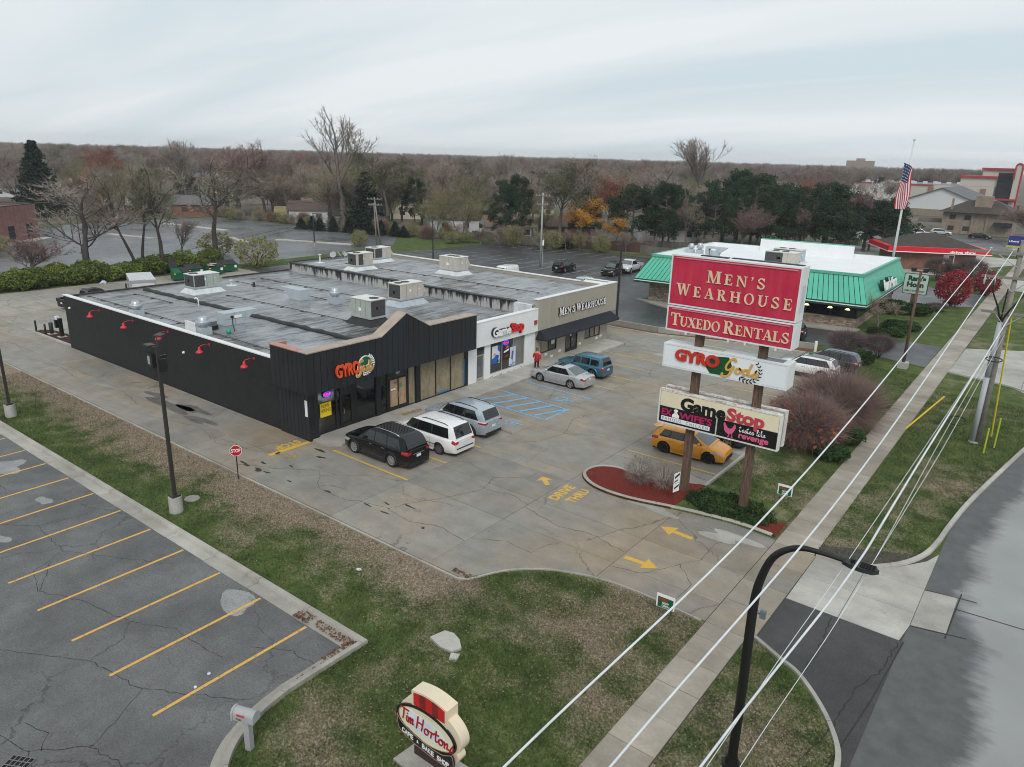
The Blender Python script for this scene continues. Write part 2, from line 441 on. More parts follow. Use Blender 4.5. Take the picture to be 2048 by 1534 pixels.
def slabs(parent,poly,xs,ys,mat,gap=0.022,z=0.0,thick=0.12,name='slab',jit=0.003,seed=1):
 rr=random.Random(seed)
 for i in range(len(xs)-1):
  for j in range(len(ys)-1):
   q=poly
   for a,b_,c in((-1,0,-(xs[i]+gap/2)),(1,0,xs[i+1]-gap/2),(0,-1,-(ys[j]+gap/2)),(0,1,ys[j+1]-gap/2)):
    q=clip(q,a,b_,c)
    if len(q)<3:break
   if len(q)<3:continue
   A=abs(sum(q[k][0]*q[(k+1)%len(q)][1]-q[(k+1)%len(q)][0]*q[k][1]for k in range(len(q))))/2
   if A<0.15:continue
   h=z+rr.uniform(-jit,jit);tx,ty=rr.uniform(-1,1)*0.0008,rr.uniform(-1,1)*0.0008
   cx=sum(p[0]for p in q)/len(q);cy=sum(p[1]for p in q)/len(q)
   m2=MB();m2.prism(q,z-thick,lambda X,Y:h+tx*(X-cx)+ty*(Y-cy));m2.build(name,mat,parent)
JOINT=M('joint_sand',(0.06,0.055,0.048),0.9,var=0.3,scale=4)
# ---- main concrete lot: dark joint bed below, slabs above
LOT=[(-100,19.35),(-16.9,19.35),(-16.1,20.85),(-15.3,21.75),(-14.25,22.45),(-12.7,23.0),(-11.4,23.15),(-10.1,23.15),(-8.18,22.98),
(-8.18,30.72),(-10.2,30.9),(-12.9,30.6),(-13.1,34.0),(-13.1,66.5),(-20.4,66.5),(-31.2,63.4),(-36.4,63.4),(-36.4,59.8),(-33.3,59.8),(-33.3,24.5),(-64.9,24.5),(-64.9,58.6),(-94,58.6),(-94,19.35)]
sheet('lot_bed',LOT,-0.022,JOINT)
lot=sheet('concrete_lot',[(-33,24.6),(-33,24.7),(-32.9,24.7)],-0.021,JOINT)
slabs(lot,[(-33.3,19.35),(-16.9,19.35),(-16.1,20.85),(-15.3,21.75),(-14.25,22.45),(-12.7,23.0),(-11.4,23.15),(-10.1,23.15),(-8.18,22.98),(-8.18,30.72),(-10.2,30.95),(-12.9,30.95),(-33.3,30.95)],
[-33.3,-31.25,-25.12,-18.77,-12.85,-8.18],[19.3,24.34,26.95,29.86,30.95],MAT_CONC,seed=3)
slabs(lot,[(-31.25,30.95),(-13.1,30.95),(-13.1,66.5),(-20.4,66.5),(-31.2,63.4),(-31.25,63.3)],[-31.25,-25.12,-18.77,-13.1],[30.95,35.6,41.1,46.6,52.1,57.6,63.2,67],MAT_CONC,seed=4)
slabs(lot,[(-36.4,59.8),(-31.25,58.3),(-31.25,63.4),(-36.4,63.4)],[-36.4,-31.25],[58.3,63.4],MAT_CONC,seed=5)
slabs(lot,[(-100,19.35),(-33.3,19.35),(-33.3,24.55),(-64.9,24.55),(-100,24.55)],[-100,-94,-88,-82.4,-76.8,-71.2,-65.6,-60,-54.4,-48.8,-43.2,-37.7,-33.3],[19.3,21.95,24.55],MAT_CONC,seed=6)
slabs(lot,[(-94,24.55),(-64.9,24.55),(-64.9,58.6),(-94,58.6)],[-94,-88.3,-82,-75.6,-69.3,-64.9],[24.55,30.2,35.8,41.4,47,52.6,58.6],MAT_CONC_OLD,seed=7)
# lot south of the lane, left edge of the picture (continues behind the grass)
# ---- worn asphalt lot in the foreground
ASPH=[(-110,-40),(-10,-40),(-10,7.2),(-15.75,7.9),(-16.55,8.9),(-16.95,10.2),(-17.2,11.0),(-17.2,13.5),(-110,13.5)]
sheet('asphalt_lot',ASPH,-0.012,MAT_ASPH)
# gutter and kerb of the asphalt lot, in cast lengths
kerb=thing('lot_kerb','long pale concrete kerb and gutter between the asphalt lot and the lawn','kerb',(-17,13.9,0))
xs=[-16.72-3.05*i for i in range(28)]
kme,gme=MB(),MB()
kme.prism([(0,0),(0.06,0.2),(3.0,0.2),(3.03,0)],-0.1,0.13);gme.prism([(0,0),(0,0.47),(3.03,0.47),(3.03,0)],-0.1,0.0)
for i in range(27):
 x1,x0=xs[i]-0.012,xs[i+1]+0.012
 m2=MB()
 prof=[(13.97,0.0),(14.02,0.115),(14.06,0.13),(14.2,0.13),(14.22,0.11),(14.22,-0.1),(13.97,-0.1)]
 m2.add([(x0,y,z)for y,z in prof]+[(x1,y,z)for y,z in prof],[tuple(range(7)),tuple(range(13,6,-1))]+[(k,7+k,7+(k+1)%7,(k+1)%7)for k in range(7)])
 m2.build('kerb_stone',MAT_KERB,kerb)
 m2=MB();m2.prism([(x0,13.48+0.02*math.sin(i*2.3)),(x1,13.48+0.02*math.sin(i*3.1)),(x1,13.97),(x0,13.97)],-0.1,lambda X,Y:0.004-0.012*(Y>13.7));m2.build('gutter_slab',MAT_KERB,kerb)
def kerb_run(parent,pts,wid,h,mat,name='kerb_stone',L=3.0,z0=-0.1,side=1):
 """kerb stones following a polyline; pts is the face line, body lies to the left for side=1"""
 P=[Vector((p[0],p[1],0))for p in pts]
 n=len(P);off=[]
 for i in range(n):
  t=(P[min(i+1,n-1)]-P[max(i-1,0)]).normalized();off.append(P[i]+Vector((-t.y,t.x,0))*wid*side)
 acc=0;st=0;d=[(P[i+1]-P[i]).length for i in range(n-1)]
 i=0
 segs=[];cur=[0]
 for i in range(n-1):
  acc+=d[i];cur.append(i+1)
  if acc>=L or i==n-2:segs.append(cur);cur=[i+1];acc=0
 for sgm in segs:
  a=[P[k]for k in sgm];b_=[off[k]for k in sgm]
  t0=(a[1]-a[0]).normalized()*0.01;t1=(a[-1]-a[-2]).normalized()*0.01
  a=a[:];b_=b_[:];a[0]=a[0]+t0;b_[0]=b_[0]+t0;a[-1]=a[-1]-t1;b_[-1]=b_[-1]-t1
  m=len(a);rows=[]
  for p,q in zip(a,b_):
   u=(q-p).normalized()
   rows.append([(p.x,p.y,z0),(p.x,p.y,0.0),(p.x+u.x*0.02,p.y+u.y*0.02,h-0.015),(p.x+u.x*0.045,p.y+u.y*0.045,h),(q.x,q.y,h),(q.x,q.y,z0)])
  m2=MB();m2.grid(rows);m2.poly(rows[0]);m2.poly(rows[-1]);m2.build(name,mat,parent)
def dense(pts,step=0.7):
 out=[]
 for i in range(len(pts)-1):
  a,b_=Vector(pts[i]),Vector(pts[i+1]);k=max(1,int((b_-a).length/step))
  for j in range(k):out.append(tuple(a+(b_-a)*j/k))
 out.append(tuple(pts[-1]));return out
def curve(pts,k=5):return[tuple(v)[:2]for v in cr_spline([Vector((p[0],p[1],0))for p in pts],k)]
east=[(-16.95,13.97),(-16.98,12.2)]+curve([(-16.98,11.0),(-16.75,9.7),(-16.2,8.55),(-15.3,7.7),(-14.0,7.2),(-12,7.05),(-8,7.05)])
kerb_run(kerb,dense(east),0.22,0.13,MAT_KERB,side=1)
g2=MB();off=[(p[0]-0.28 if p[1]>9 else p[0]-0.2,p[1]-(0 if p[1]>9 else 0.22))for p in east]
g2.grid([[(p[0]+0.01,p[1],0.003)for p in east],[(q[0],q[1],-0.004)for q in off]]);g2.build('gutter_slab',MAT_KERB,kerb)
# ---- kerb between the lawn and the concrete lane, running into the entrance curve
k2=thing('lane_kerb','thin low kerb along the lawn edge of the concrete lane, curving at the entrance','kerb',(-30,19.3,0))
line=dense([(-100,19.3),(-17.1,19.3)],1.5)+curve([(-16.75,19.45),(-16.1,20.82),(-15.3,21.72),(-14.25,22.42),(-12.7,22.97),(-11.4,23.12),(-10.1,23.12),(-8.3,22.98)],4)
kerb_run(k2,[(p[0],p[1])for p in line],0.13,0.03,MAT_KERB,side=-1,L=3.6)
# ---- front pavement along the shops
fw=sheet('front_pavement',[(-33,30),(-33,30.1),(-32.9,30.1)],-0.01,JOINT)
fpoly=[(-33.55,24.62),(-31.9,24.62),(-31.28,25.2),(-31.28,58.0),(-33.55,58.5)]
slabs(fw,fpoly,[-33.6,-31.2],[24.6,27.6,30.6,33.6,36.6,39.6,42.6,45.6,48.6,51.6,54.6,58.6],MAT_CONC_PALE,z=0.12,thick=0.2,seed=8,gap=0.016)
b=NB('pavement_edge');p=b.pos();MAT_EDGE=b.fin(b.scale_col((0.30,0.275,0.23),b.step(b.noise(p,1.3,4,0.7),0.3,0.7,0.6,1.2)),0.8)
# ---- sidewalk and driveway slabs
sw=sheet('sidewalk',[(-7.5,10),(-7.5,10.1),(-7.4,10.1)],-0.02,JOINT)
sheet('sidewalk_bed',[(-8.17,-20),(-6.6,-20),(-6.6,200),(-8.6,200),(-8.17,60)],-0.018,JOINT)
ys=[-8.6+1.53*i for i in range(21)];ys=[y for y in ys if y<22.9]+[22.95]
slabs(sw,[(-8.14,-9),(-6.63,-9),(-6.63,22.95),(-8.14,22.95)],[-8.2,-6.6],ys,MAT_WALK,z=0.012,gap=0.02,seed=11,jit=0.006)
ys=[30.55+1.53*i for i in range(26)]
slabs(sw,[(-8.16,30.55),(-6.45,30.55),(-6.63,68.7),(-8.35,68.7)],[-8.5,-6.4],ys,MAT_WALK,z=0.012,gap=0.02,seed=12,jit=0.006)
slabs(sw,[(-8.35,68.7),(-6.63,68.7),(-7.1,190),(-8.7,190)],[-9,-6.4],[68.7,73,78,80+0.0,83,86,89,92,95,98,101,104.5,109,113,118,124,131,139,148,158,170,190],MAT_WALK,z=0.012,gap=0.03,seed=13)
dw=sheet('driveway_apron',[(-5,28),(-5,28.1),(-4.9,28.1)],-0.02,JOINT)
sheet('driveway_bed',[(-8.2,22.9),(-6.2,22.9),(-6.2,26.3),(-2.1,26.3),(-2.1,34),(-8.2,30.8)],-0.019,JOINT)
slabs(dw,[(-8.16,22.97),(-6.4,22.97),(-6.36,30.5),(-8.16,30.6)],[-8.17,-6.3],[22.9,24.9,26.75,28.65,30.6],MAT_CONC,seed=14,gap=0.02)
slabs(dw,[(-6.33,26.45),(-2.3,26.4),(-2.18,27.6),(-2.18,34.2),(-2.5,33.2),(-3.3,32.0),(-4.5,30.72),(-6.34,30.5)],[-6.4,-4.4,-2.1],[26.3,28.6,30.7,34.4],MAT_CONC_PALE,seed=15,gap=0.02)
slabs(dw,[(-2.16,27.68),(-1.03,27.95),(-1.03,30.85),(-2.16,30.62)],[-2.3,-1],[27,31],MAT_CONC_PALE,seed=16,z=0.004)
sheet('asphalt_patch',[(-6.33,23.3),(-5.3,22.75),(-4.5,22.3),(-3.6,21.4),(-2.9,20.35),(-2.44,19.2),(-2.2,18),(-2.2,26.38),(-6.33,26.4)],-0.008,MAT_ASPH_PATCH)
# ---- the road: pale worn concrete surface, dark damp band with a ragged edge along the kerb
b=NB('road_surface');p=b.pos();x,y,z=b.sep(p)
edge=b.math('ADD',b.step(y,37,52,0,1.9),b.math('ADD',b.math('MULTIPLY',b.math('SUBTRACT',b.noise(p,0.28,3,0.6),0.5),2.2),b.math('MULTIPLY',b.math('SUBTRACT',b.noise(b.map(p,(0.5,1.6,1)),1.6,5,0.75),0.5),1.3)))
lim=b.math('ADD',edge,b.step(y,24,33,0.45,-0.75))
damp=b.math('SUBTRACT',x,lim);damp=b.step(damp,-0.35,0.35,1,0)
agg=b.noise(p,50,2,0.8);big=b.noise(p,0.2,3);m_=b.noise(p,1.4,4,0.7)
c=b.scale_col((0.27,0.275,0.275),b.step(big,0.35,0.65,0.9,1.1))
c=b.mix(damp,c,b.scale_col((0.092,0.092,0.093),b.step(m_,0.3,0.7,0.8,1.2)))
c=b.scale_col(c,b.step(agg,0.3,0.7,0.82,1.18))
sp=b.math('MULTIPLY',b.step(b.vor(p,0.9),0.03,0.06,1,0),0.6)
c=b.mix(sp,c,(0.08,0.08,0.08));b.bump(agg,0.4,0.01)
MAT_ROAD=b.fin(c,b.step(damp,0,1,0.75,0.6),0,0.4)
ROADL=[(-2.2,-60),(-2.2,26.4),(-2.17,37.1),(-1.78,40.9),(-1.12,45.4),(-0.2,51.3),(0.6,56),(1.0,62),(1.1,70),(1.1,600)]
sheet('road',ROADL+[(16,600),(16,-60)],-0.016,MAT_ROAD)
jm=MB()
for seg in([(-1.02,27.6),(-0.95,31.3)],[(-2.16,27.62),(-0.4,28.08)],[(-2.16,30.68),(-0.4,31.0)],[(-1.0,29.95),(9,30.7)],[(-2.15,26.4),(-2.35,22.5)],[(-2.35,22.5),(-2.7,18.6)]):
 a,c_=Vector(seg[0]),Vector(seg[1]);t=(c_-a).normalized();nn=Vector((-t.y,t.x))*0.022
 jm.poly([(a.x+nn.x,a.y+nn.y,-0.001),(c_.x+nn.x,c_.y+nn.y,-0.004),(c_.x-nn.x,c_.y-nn.y,-0.004),(a.x-nn.x,a.y-nn.y,-0.001)])
jo=jm.build('sealed_joint',M('tar',(0.02,0.02,0.02),0.6),bpy.data.objects['road'])
kr=thing('road_kerb','worn pale kerb between the verge and the road north of the driveway','kerb',(-2,34,0))
nk=curve([(-6.38,30.5),(-5.4,30.6),(-4.5,30.75),(-3.3,32.05),(-2.6,33.6),(-2.3,35.4),(-2.17,37.1),(-1.78,40.9),(-1.12,45.4),(-0.2,51.3),(0.6,56),(0.75,62),(-0.2,65.5),(-2.2,67.4),(-5.0,68.3),(-6.6,68.7)],4)
kerb_run(kr,nk,0.2,0.1,MAT_CONC_PALE,side=1)
kr2=thing('verge_kerb','curved pale kerb around the lawn corner beside the dark asphalt patch','kerb',(-4,22,0))
sk=curve([(-2.2,14),(-2.3,17.5),(-2.44,19.25),(-2.9,20.35),(-3.63,21.39),(-4.54,22.32),(-5.34,22.74),(-6.35,23.3)],4)
kerb_run(kr2,sk,0.17,0.06,MAT_KERB,side=1)
# second driveway and the lane to the restaurant
dw2=sheet('north_driveway',[(-4,72),(-4,72.1),(-3.9,72.1)],-0.02,JOINT)
slabs(dw2,[(-6.62,68.7),(-2.2,67.4),(1.2,63),(1.2,88),(-2.5,82),(-6.62,79.4)],[-6.65,-4,-1.4,1.3],[62,68,73.5,79,88],MAT_CONC_PALE,seed=17,gap=0.03)
sheet('restaurant_lane',[(-8.38,69.0),(-14.85,70.9),(-17.5,70.9),(-20.5,68.6),(-31,64.9),(-44,64.9),(-44,77.5),(-41,78.8),(-36.3,76.6),(-16.7,78.5),(-12.2,78.7),(-8.5,78.4)],-0.010,MAT_ASPH_NEW)
sheet('north_asphalt_lot',[(-44,64.9),(-44.2,65),(-64.9,58.7),(-92,58.6),(-92.3,87),(-89.5,112),(-81.3,114.8),(-59,115.6),(-41,117),(-41,78.8)],-0.011,MAT_ASPH_NEW)
sheet('west_asphalt_lot',[(-99,22),(-138,22),(-142,50),(-168,60),(-170,95),(-164,98),(-134,106),(-109,104),(-100.5,95),(-97.5,75),(-97,60)],-0.011,MAT_ASPH_WET)
sheet('restaurant_parking',[(-9,105),(-8.7,116),(-26,121),(-26,105.5),(-17,99)],-0.0105,MAT_ASPH_WET)
b=NB('suburb_ground');p=b.pos();f=b.noise(p,0.03,4,0.6);g=b.noise(p,0.35,4,0.7)
sheet('suburb_ground',[(-2500,-300),(-176,-300),(-172,96),(-134,108),(-100,107),(-92.5,113.2),(-40,123),(-30,170),(-46.5,179),(-46.5,224),(-9,224),(-14,4000),(-2500,4000)],-0.024,b.fin(b.scale_col(b.ramp(b.math('ADD',b.math('MULTIPLY',f,.6),b.math('MULTIPLY',g,.4)),[(.38,(.055,.07,.03)),(.5,(.10,.085,.06)),(.62,(.14,.115,.09))]),b.step(g,.3,.7,.7,1.25)),0.95))
sheet('side_street',[(-8.6,124),(-8.7,134),(-22,132),(-40,150),(-40,168),(-8,170),(-8,160),(-12,150),(-12,138),(-2,136),(1,140),(1,124)],-0.012,MAT_CONC_PALE)
sheet('plaza_lot',[(-46,180),(-9,176),(-9,222),(-46,222)],-0.011,MAT_ASPH_WET)
# ================================================================ THE SHOP BUILDING
X_,Y_,Z_=Vector((1,0,0)),Vector((0,1,0)),Vector((0,0,1))
def brickmat(name,c1,c2,mortar,scale=1.0,bump=0.6,axis='x',rough=0.7,face=0.12):
 b=NB(name);p=b.pos();x,y,z=b.sep(p)
 u=b.math('ADD',x,y)
 v=b.comb(u,z,0.0)
 t=b.n('ShaderNodeTexBrick');b.put(t.inputs['Vector'],v);t.inputs['Scale'].default_value=1/scale
 t.inputs['Color1'].default_value=tuple(c1)+(1,);t.inputs['Color2'].default_value=tuple(c2)+(1,);t.inputs['Mortar'].default_value=tuple(mortar)+(1,)
 t.inputs['Brick Width'].default_value=0.24;t.inputs['Row Height'].default_value=0.081;t.inputs['Mortar Size'].default_value=0.011;t.inputs['Mortar Smooth'].default_value=0.3
 c=b.scale_col(t.outputs[0],b.step(b.noise(p,1.2,4,0.7),0.3,0.7,0.78,1.22))
 c=b.scale_col(c,b.step(b.noise(b.comb(u,b.math('MULTIPLY',z,0.25),0.0),2.0,3),0.3,0.7,1-face,1+face))
 bp=b.n('ShaderNodeBump');bp.inputs['Strength'].default_value=bump;bp.inputs['Distance'].default_value=0.02;bp.invert=True
 b.put(bp.inputs['Height'],t.outputs['Fac']);b.t.links.new(bp.outputs[0],b.b.inputs['Normal'])
 return b.fin(c,rough,0,0.35)
MAT_BLKBRICK=brickmat('black_brick',(0.012,0.012,0.013),(0.018,0.018,0.019),(0.008,0.008,0.008),rough=0.6)
MAT_BLKPANEL=M('black_metal_panel',(0.011,0.013,0.017),0.45,var=0.12,scale=0.8,ov=0.14,spec=0.5)
MAT_BLKFRAME=M('black_frame',(0.012,0.012,0.013),0.4,var=0.1)
MAT_WHITE=M('white_stucco',(0.72,0.73,0.73),0.75,var=0.05,scale=0.6,bump=0.15)
MAT_WHITEM=M('white_metal',(0.70,0.71,0.71),0.45,var=0.07,scale=1.5)
MAT_BEIGE=M('beige_cladding',(0.33,0.30,0.245),0.65,var=0.06,scale=0.7,ov=0.03)
MAT_TANCAP=M('tan_coping',(0.36,0.29,0.24),0.55,var=0.15,scale=2)
MAT_PINKWOOD=M('pinkish_parapet_wood',(0.42,0.22,0.18),0.8,var=0.15,scale=2)
GLASS_BLK=glass('black_glass',(0.006,0.007,0.009),0.05,0.6)
GLASS_DRK=glass('dark_shop_glass',(0.035,0.034,0.032),0.06,0.6)
def clear_glass(name,tint=(0.86,0.9,0.88),refl=0.12):
 b=NB(name);t=b.n('ShaderNodeBsdfTransparent');t.inputs[0].default_value=tuple(tint)+(1,)
 g=b.n('ShaderNodeBsdfGlossy');g.inputs['Roughness'].default_value=0.03
 lw=b.n('ShaderNodeFresnel');lw.inputs[0].default_value=1.5
 f=b.math('ADD',lw.outputs[0],refl*0.5)
 ms=b.n('ShaderNodeMixShader');b.put(ms.inputs[0],f);b.t.links.new(t.outputs[0],ms.inputs[1]);b.t.links.new(g.outputs[0],ms.inputs[2]);b.t.links.new(ms.outputs[0],b.out.inputs[0])
 return b.m
GLASS_CLR=clear_glass('clear_shop_glass')
def papermat(name,col):
 b=NB(name);p=b.pos();x,y,z=b.sep(p)
 f=b.noise(p,2.2,4,0.6,1.2);w_=b.noise(b.comb(0.0,b.math('MULTIPLY',y,3.0),b.math('MULTIPLY',z,0.5)),1.0,3)
 b.bump(b.math('ADD',f,w_),0.7,0.06)
 return b.fin(b.scale_col(col,b.step(b.math('ADD',f,w_),0.75,1.25,0.72,1.2)),0.7,0,0.3)
MAT_PAPER=papermat('brown_kraft_paper',(0.27,0.225,0.15))
MAT_PAPER2=papermat('tan_door_paper',(0.42,0.285,0.18))
def roofmat(name,silver,dark,along='y'):
 """silver-coated felt with lap seams across and dirt washed along the strips"""
 b=NB(name);p=b.pos();x,y,z=b.sep(p)
 st=b.noise(b.map(p,(1.9,0.28,1)),1.3,5,0.7,0.2)
 st2=b.noise(b.map(p,(7.0,0.55,1)),1.0,4,0.75)
 big=b.noise(p,0.17,4,0.6,0.5);fine=b.noise(p,24,3,0.75)
 k=b.math('ADD',b.math('ADD',b.math('MULTIPLY',st,0.5),b.math('MULTIPLY',st2,0.32)),b.math('ADD',b.math('MULTIPLY',big,0.35),b.math('MULTIPLY',fine,0.10)))
 c=b.ramp(b.step(k,0.46,0.80),[(0.0,dark),(0.28,(dark[0]*2.3,dark[1]*2.25,dark[2]*2.15)),(0.52,(silver[0]*0.62,silver[1]*0.62,silver[2]*0.62)),(0.95,silver)])
 brown=b.step(b.noise(p,0.4,4,0.7),0.56,0.72,0,0.45)
 c=b.mix(brown,c,(0.115,0.10,0.082))
 fr=b.math('FRACT',b.math('MULTIPLY',x,1/0.94));lap=b.math('MULTIPLY',b.step(fr,0.0,0.055,1,0),b.step(b.noise(p,1.6,3),0.35,0.6,0.1,0.85))
 c=b.mix(lap,c,(0.055,0.052,0.048))
 b.bump(b.math('ADD',b.math('MULTIPLY',fr,0.5),fine),0.35,0.02)
 return b.fin(c,b.step(b.noise(p,0.6,4,0.6),0.4,0.65,0.30,0.6),0.15,0.5)
MAT_ROOF=roofmat('silver_felt_roof',(0.38,0.40,0.42),(0.030,0.029,0.028))
MAT_ROOF2=roofmat('silver_felt_roof_upper',(0.40,0.42,0.44),(0.04,0.039,0.037))
b=NB('stained_parapet');p=b.pos();x,y,z=b.sep(p)
f=b.noise(b.map(p,(1.5,1.5,0.22)),1.7,4,0.65);g=b.step(z,4.2,5.15,-0.08,0.12)
MAT_STAIN=b.fin(b.mix(b.step(b.math('ADD',f,g),0.47,0.58),(0.38,0.38,0.37),(0.018,0.017,0.016)),0.6)
MAT_TAR=M('roof_tar',(0.022,0.021,0.020),0.55,var=0.35,scale=3,bump=0.6,bscale=12)
shop=thing('shop_building','long flat-roofed strip of shops with black, white and beige fronts','building',(-49,41.5,0))
mb=MB();mb.box(-64.9,24.58,-0.05,-35.95,24.86,4.36);mb.build('side_wall',MAT_BLKBRICK,shop)
mb=MB();mb.box(-65.0,24.54,4.36,-35.95,24.90,4.43);mb.build('coping',MAT_WHITEM,shop)
mb=MB();mb.box(-64.9,24.862,-0.05,-64.6,46.4,4.22);mb.box(-64.9,46.4,-0.05,-64.6,58.5,5.0);mb.build('rear_wall',M('grey_block_wall',(0.20,0.19,0.18),0.8,var=0.15),shop)
mb=MB();mb.box(-64.598,58.25,-0.05,-33.7,58.5,5.13);mb.build('north_wall',MAT_BEIGE,shop)
mb=MB();mb.box(-64.95,58.2,5.131,-36.6,58.55,5.21);mb.build('coping',MAT_WHITEM,shop)
# roof decks
mb=MB();mb.box(-64.6,24.862,3.9,-33.62,46.36,4.15);mb.build('roof',MAT_ROOF,shop)
mb=MB();mb.box(-64.6,46.62,4.5,-33.62,58.25,4.86);mb.build('roof',MAT_ROOF2,shop)
mb=MB();mb.box(-64.6,46.36,4.0,-35.2,46.62,5.02);mb.build('roof_step_wall',MAT_STAIN,shop)
mb=MB()
n=40
for i in range(n):
 x0=-64.6+29.4*i/n;x1=-64.6+29.4*(i+1)/n;hz=5.02+R.uniform(0,0.05);mb.box(x0+0.003,46.30-R.uniform(0,.05),hz-0.06,x1-0.003,46.72+R.uniform(0,.1),hz+0.03)
mb.build('roof_step_cap',MAT_TAR,shop)
mb=MB();mb.box(-35.198,46.30,4.0,-33.62,46.70,4.96);mb.build('roof_step_end',M('white_coated_end',(0.55,0.57,0.58),0.6,var=0.2,scale=2),shop)
# expansion joint ridge between the two lower roofs, wrinkled
mb=MB();pts=[];
for i in range(60):
 x=-63.9+28.3*i/59;pts.append((x,30.75+0.12*math.sin(i*0.9)*0.4+0.55*i/59,4.18+0.02*math.sin(i*2.1)))
mb.smooth=True;mb.tube(pts,[0.20+0.03*math.sin(i*1.7)for i in range(60)],7);mb.build('roof_joint',MAT_TAR,shop)
for(xa,ya,xb,yb,z)in((-56.8,34.3,-42.2,34.8,4.22),(-62.3,38.7,-49.6,38.9,4.22),(-62.3,41.4,-44.6,41.7,4.22),(-61,50.8,-36.5,51.5,4.93),(-64.0,26.2,-38,26.0,4.22),(-62.5,29.2,-57,29.4,4.22)):
 mb=MB();L=abs(xb-xa);k=int(L/2.2)
 mb.tube([(xa,ya,z),((xa+xb)/2,(ya+yb)/2+0.08,z),(xb,yb,z)],0.028,5)
 for i in range(k+1):
  t=i/k;mb.obox((xa+(xb-xa)*t,ya+(yb-ya)*t,z-0.07),0.12,0.3,0.06,R.uniform(-.4,.4))
 mb.build('roof_conduit',M('rusty_conduit',(0.10,0.075,0.06),0.7,var=0.3),shop)
 # rear and edge trims of the roof
mb=MB();mb.tube([(-64.75,24.9,4.27),(-64.75,46.3,4.26)],0.10,6);mb.tube([(-64.75,46.4,5.03),(-64.75,58.4,5.03)],0.10,6);mb.build('roof_edge',MAT_TAR,shop)
# ---- black panelled front with the gable
TOP=[(24.02,5.46),(29.55,5.46),(31.69,6.63),(33.75,5.50),(38.52,5.48)]
def ztop(y):
 for(a,za),(b_,zb)in zip(TOP,TOP[1:]):
  if a<=y<=b_:return za+(zb-za)*(y-a)/(b_-a)
 return TOP[-1][1]
brk=sorted(set([24.02+0.46*i for i in range(32)]+[29.55,31.69,33.75,38.52]));brk=[v for v in brk if v<=38.53]
brk=[v for i,v in enumerate(brk)if i==0 or v-brk[i-1]>0.05]
g=0.011
for a,c_ in zip(brk,brk[1:]):
 m2=MB();y0,y1=a+g,c_-g
 m2.add([(-32.5,y0,3.05),(-32.5,y1,3.05),(-32.5,y1,ztop(y1)),(-32.5,y0,ztop(y0)),(-32.56,y0,3.05),(-32.56,y1,3.05),(-32.56,y1,ztop(y1)),(-32.56,y0,ztop(y0))],
 [(0,1,2,3),(7,6,5,4),(0,4,5,1),(1,5,6,2),(2,6,7,3),(3,7,4,0)])
 m2.build('fascia_panel',MAT_BLKPANEL,shop)
me=None
for i in range(8):
 if me is None:
  m2=MB();m2.box(-35.9+g,24.02,3.05,-35.9+0.418-g,24.08,5.46);o=m2.build('fascia_panel',MAT_BLKPANEL,shop);me=o.data
 else:
  o=link('fascia_panel',me,shop);o.matrix_parent_inverse=Matrix.Translation(-Vector(shop.location)+Vector((0.418*i,0,0)))
mb=MB()
body=[(y,z-0.05)for y,z in TOP]
mb.extr([(24.10,3.02)]+[(max(y,24.10),z)for y,z in body]+[(38.52,3.02)],(-33.3,0,0),Y_,Z_,X_,0.73)
mb.box(-35.9,24.10,3.02,-33.302,24.45,5.40)
mb.build('fascia_core',MAT_BLKFRAME,shop)
mb=MB()
for(a,za),(b_,zb)in zip(TOP,TOP[1:]):
 mb.add([(-33.32,a,za),(-32.47,a,za),(-32.47,b_,zb),(-33.32,b_,zb),(-33.32,a,za+0.06),(-32.47,a,za+0.06),(-32.47,b_,zb+0.06),(-33.32,b_,zb+0.06)],[(0,3,2,1),(4,5,6,7),(0,1,5,4),(1,2,6,5),(2,3,7,6),(3,0,4,7)])
mb.build('coping',MAT_TANCAP,shop)
mb=MB();mb.box(-35.93,23.99,5.462,-33.325,24.47,5.52);mb.box(-36.05,24.3,4.9,-35.91,25.2,5.45);mb.build('parapet_return',MAT_PINKWOOD,shop)
# panelled corner pier
for i in range(8):
 m2=MB();m2.box(-35.9+0.35*i+g,24.42,0.03,-35.9+0.35*(i+1)-g,24.48,3.02);m2.build('pier_panel',MAT_BLKPANEL,shop)
for i in range(2):
 m2=MB();m2.box(-33.16,24.42+0.34*i+g,0.13,-33.10,24.42+0.34*(i+1)-g,3.02);m2.build('pier_panel',MAT_BLKPANEL,shop)
mb=MB();mb.box(-35.9,24.482,-0.05,-33.17,25.08,3.02);mb.build('pier_core',MAT_BLKFRAME,shop)
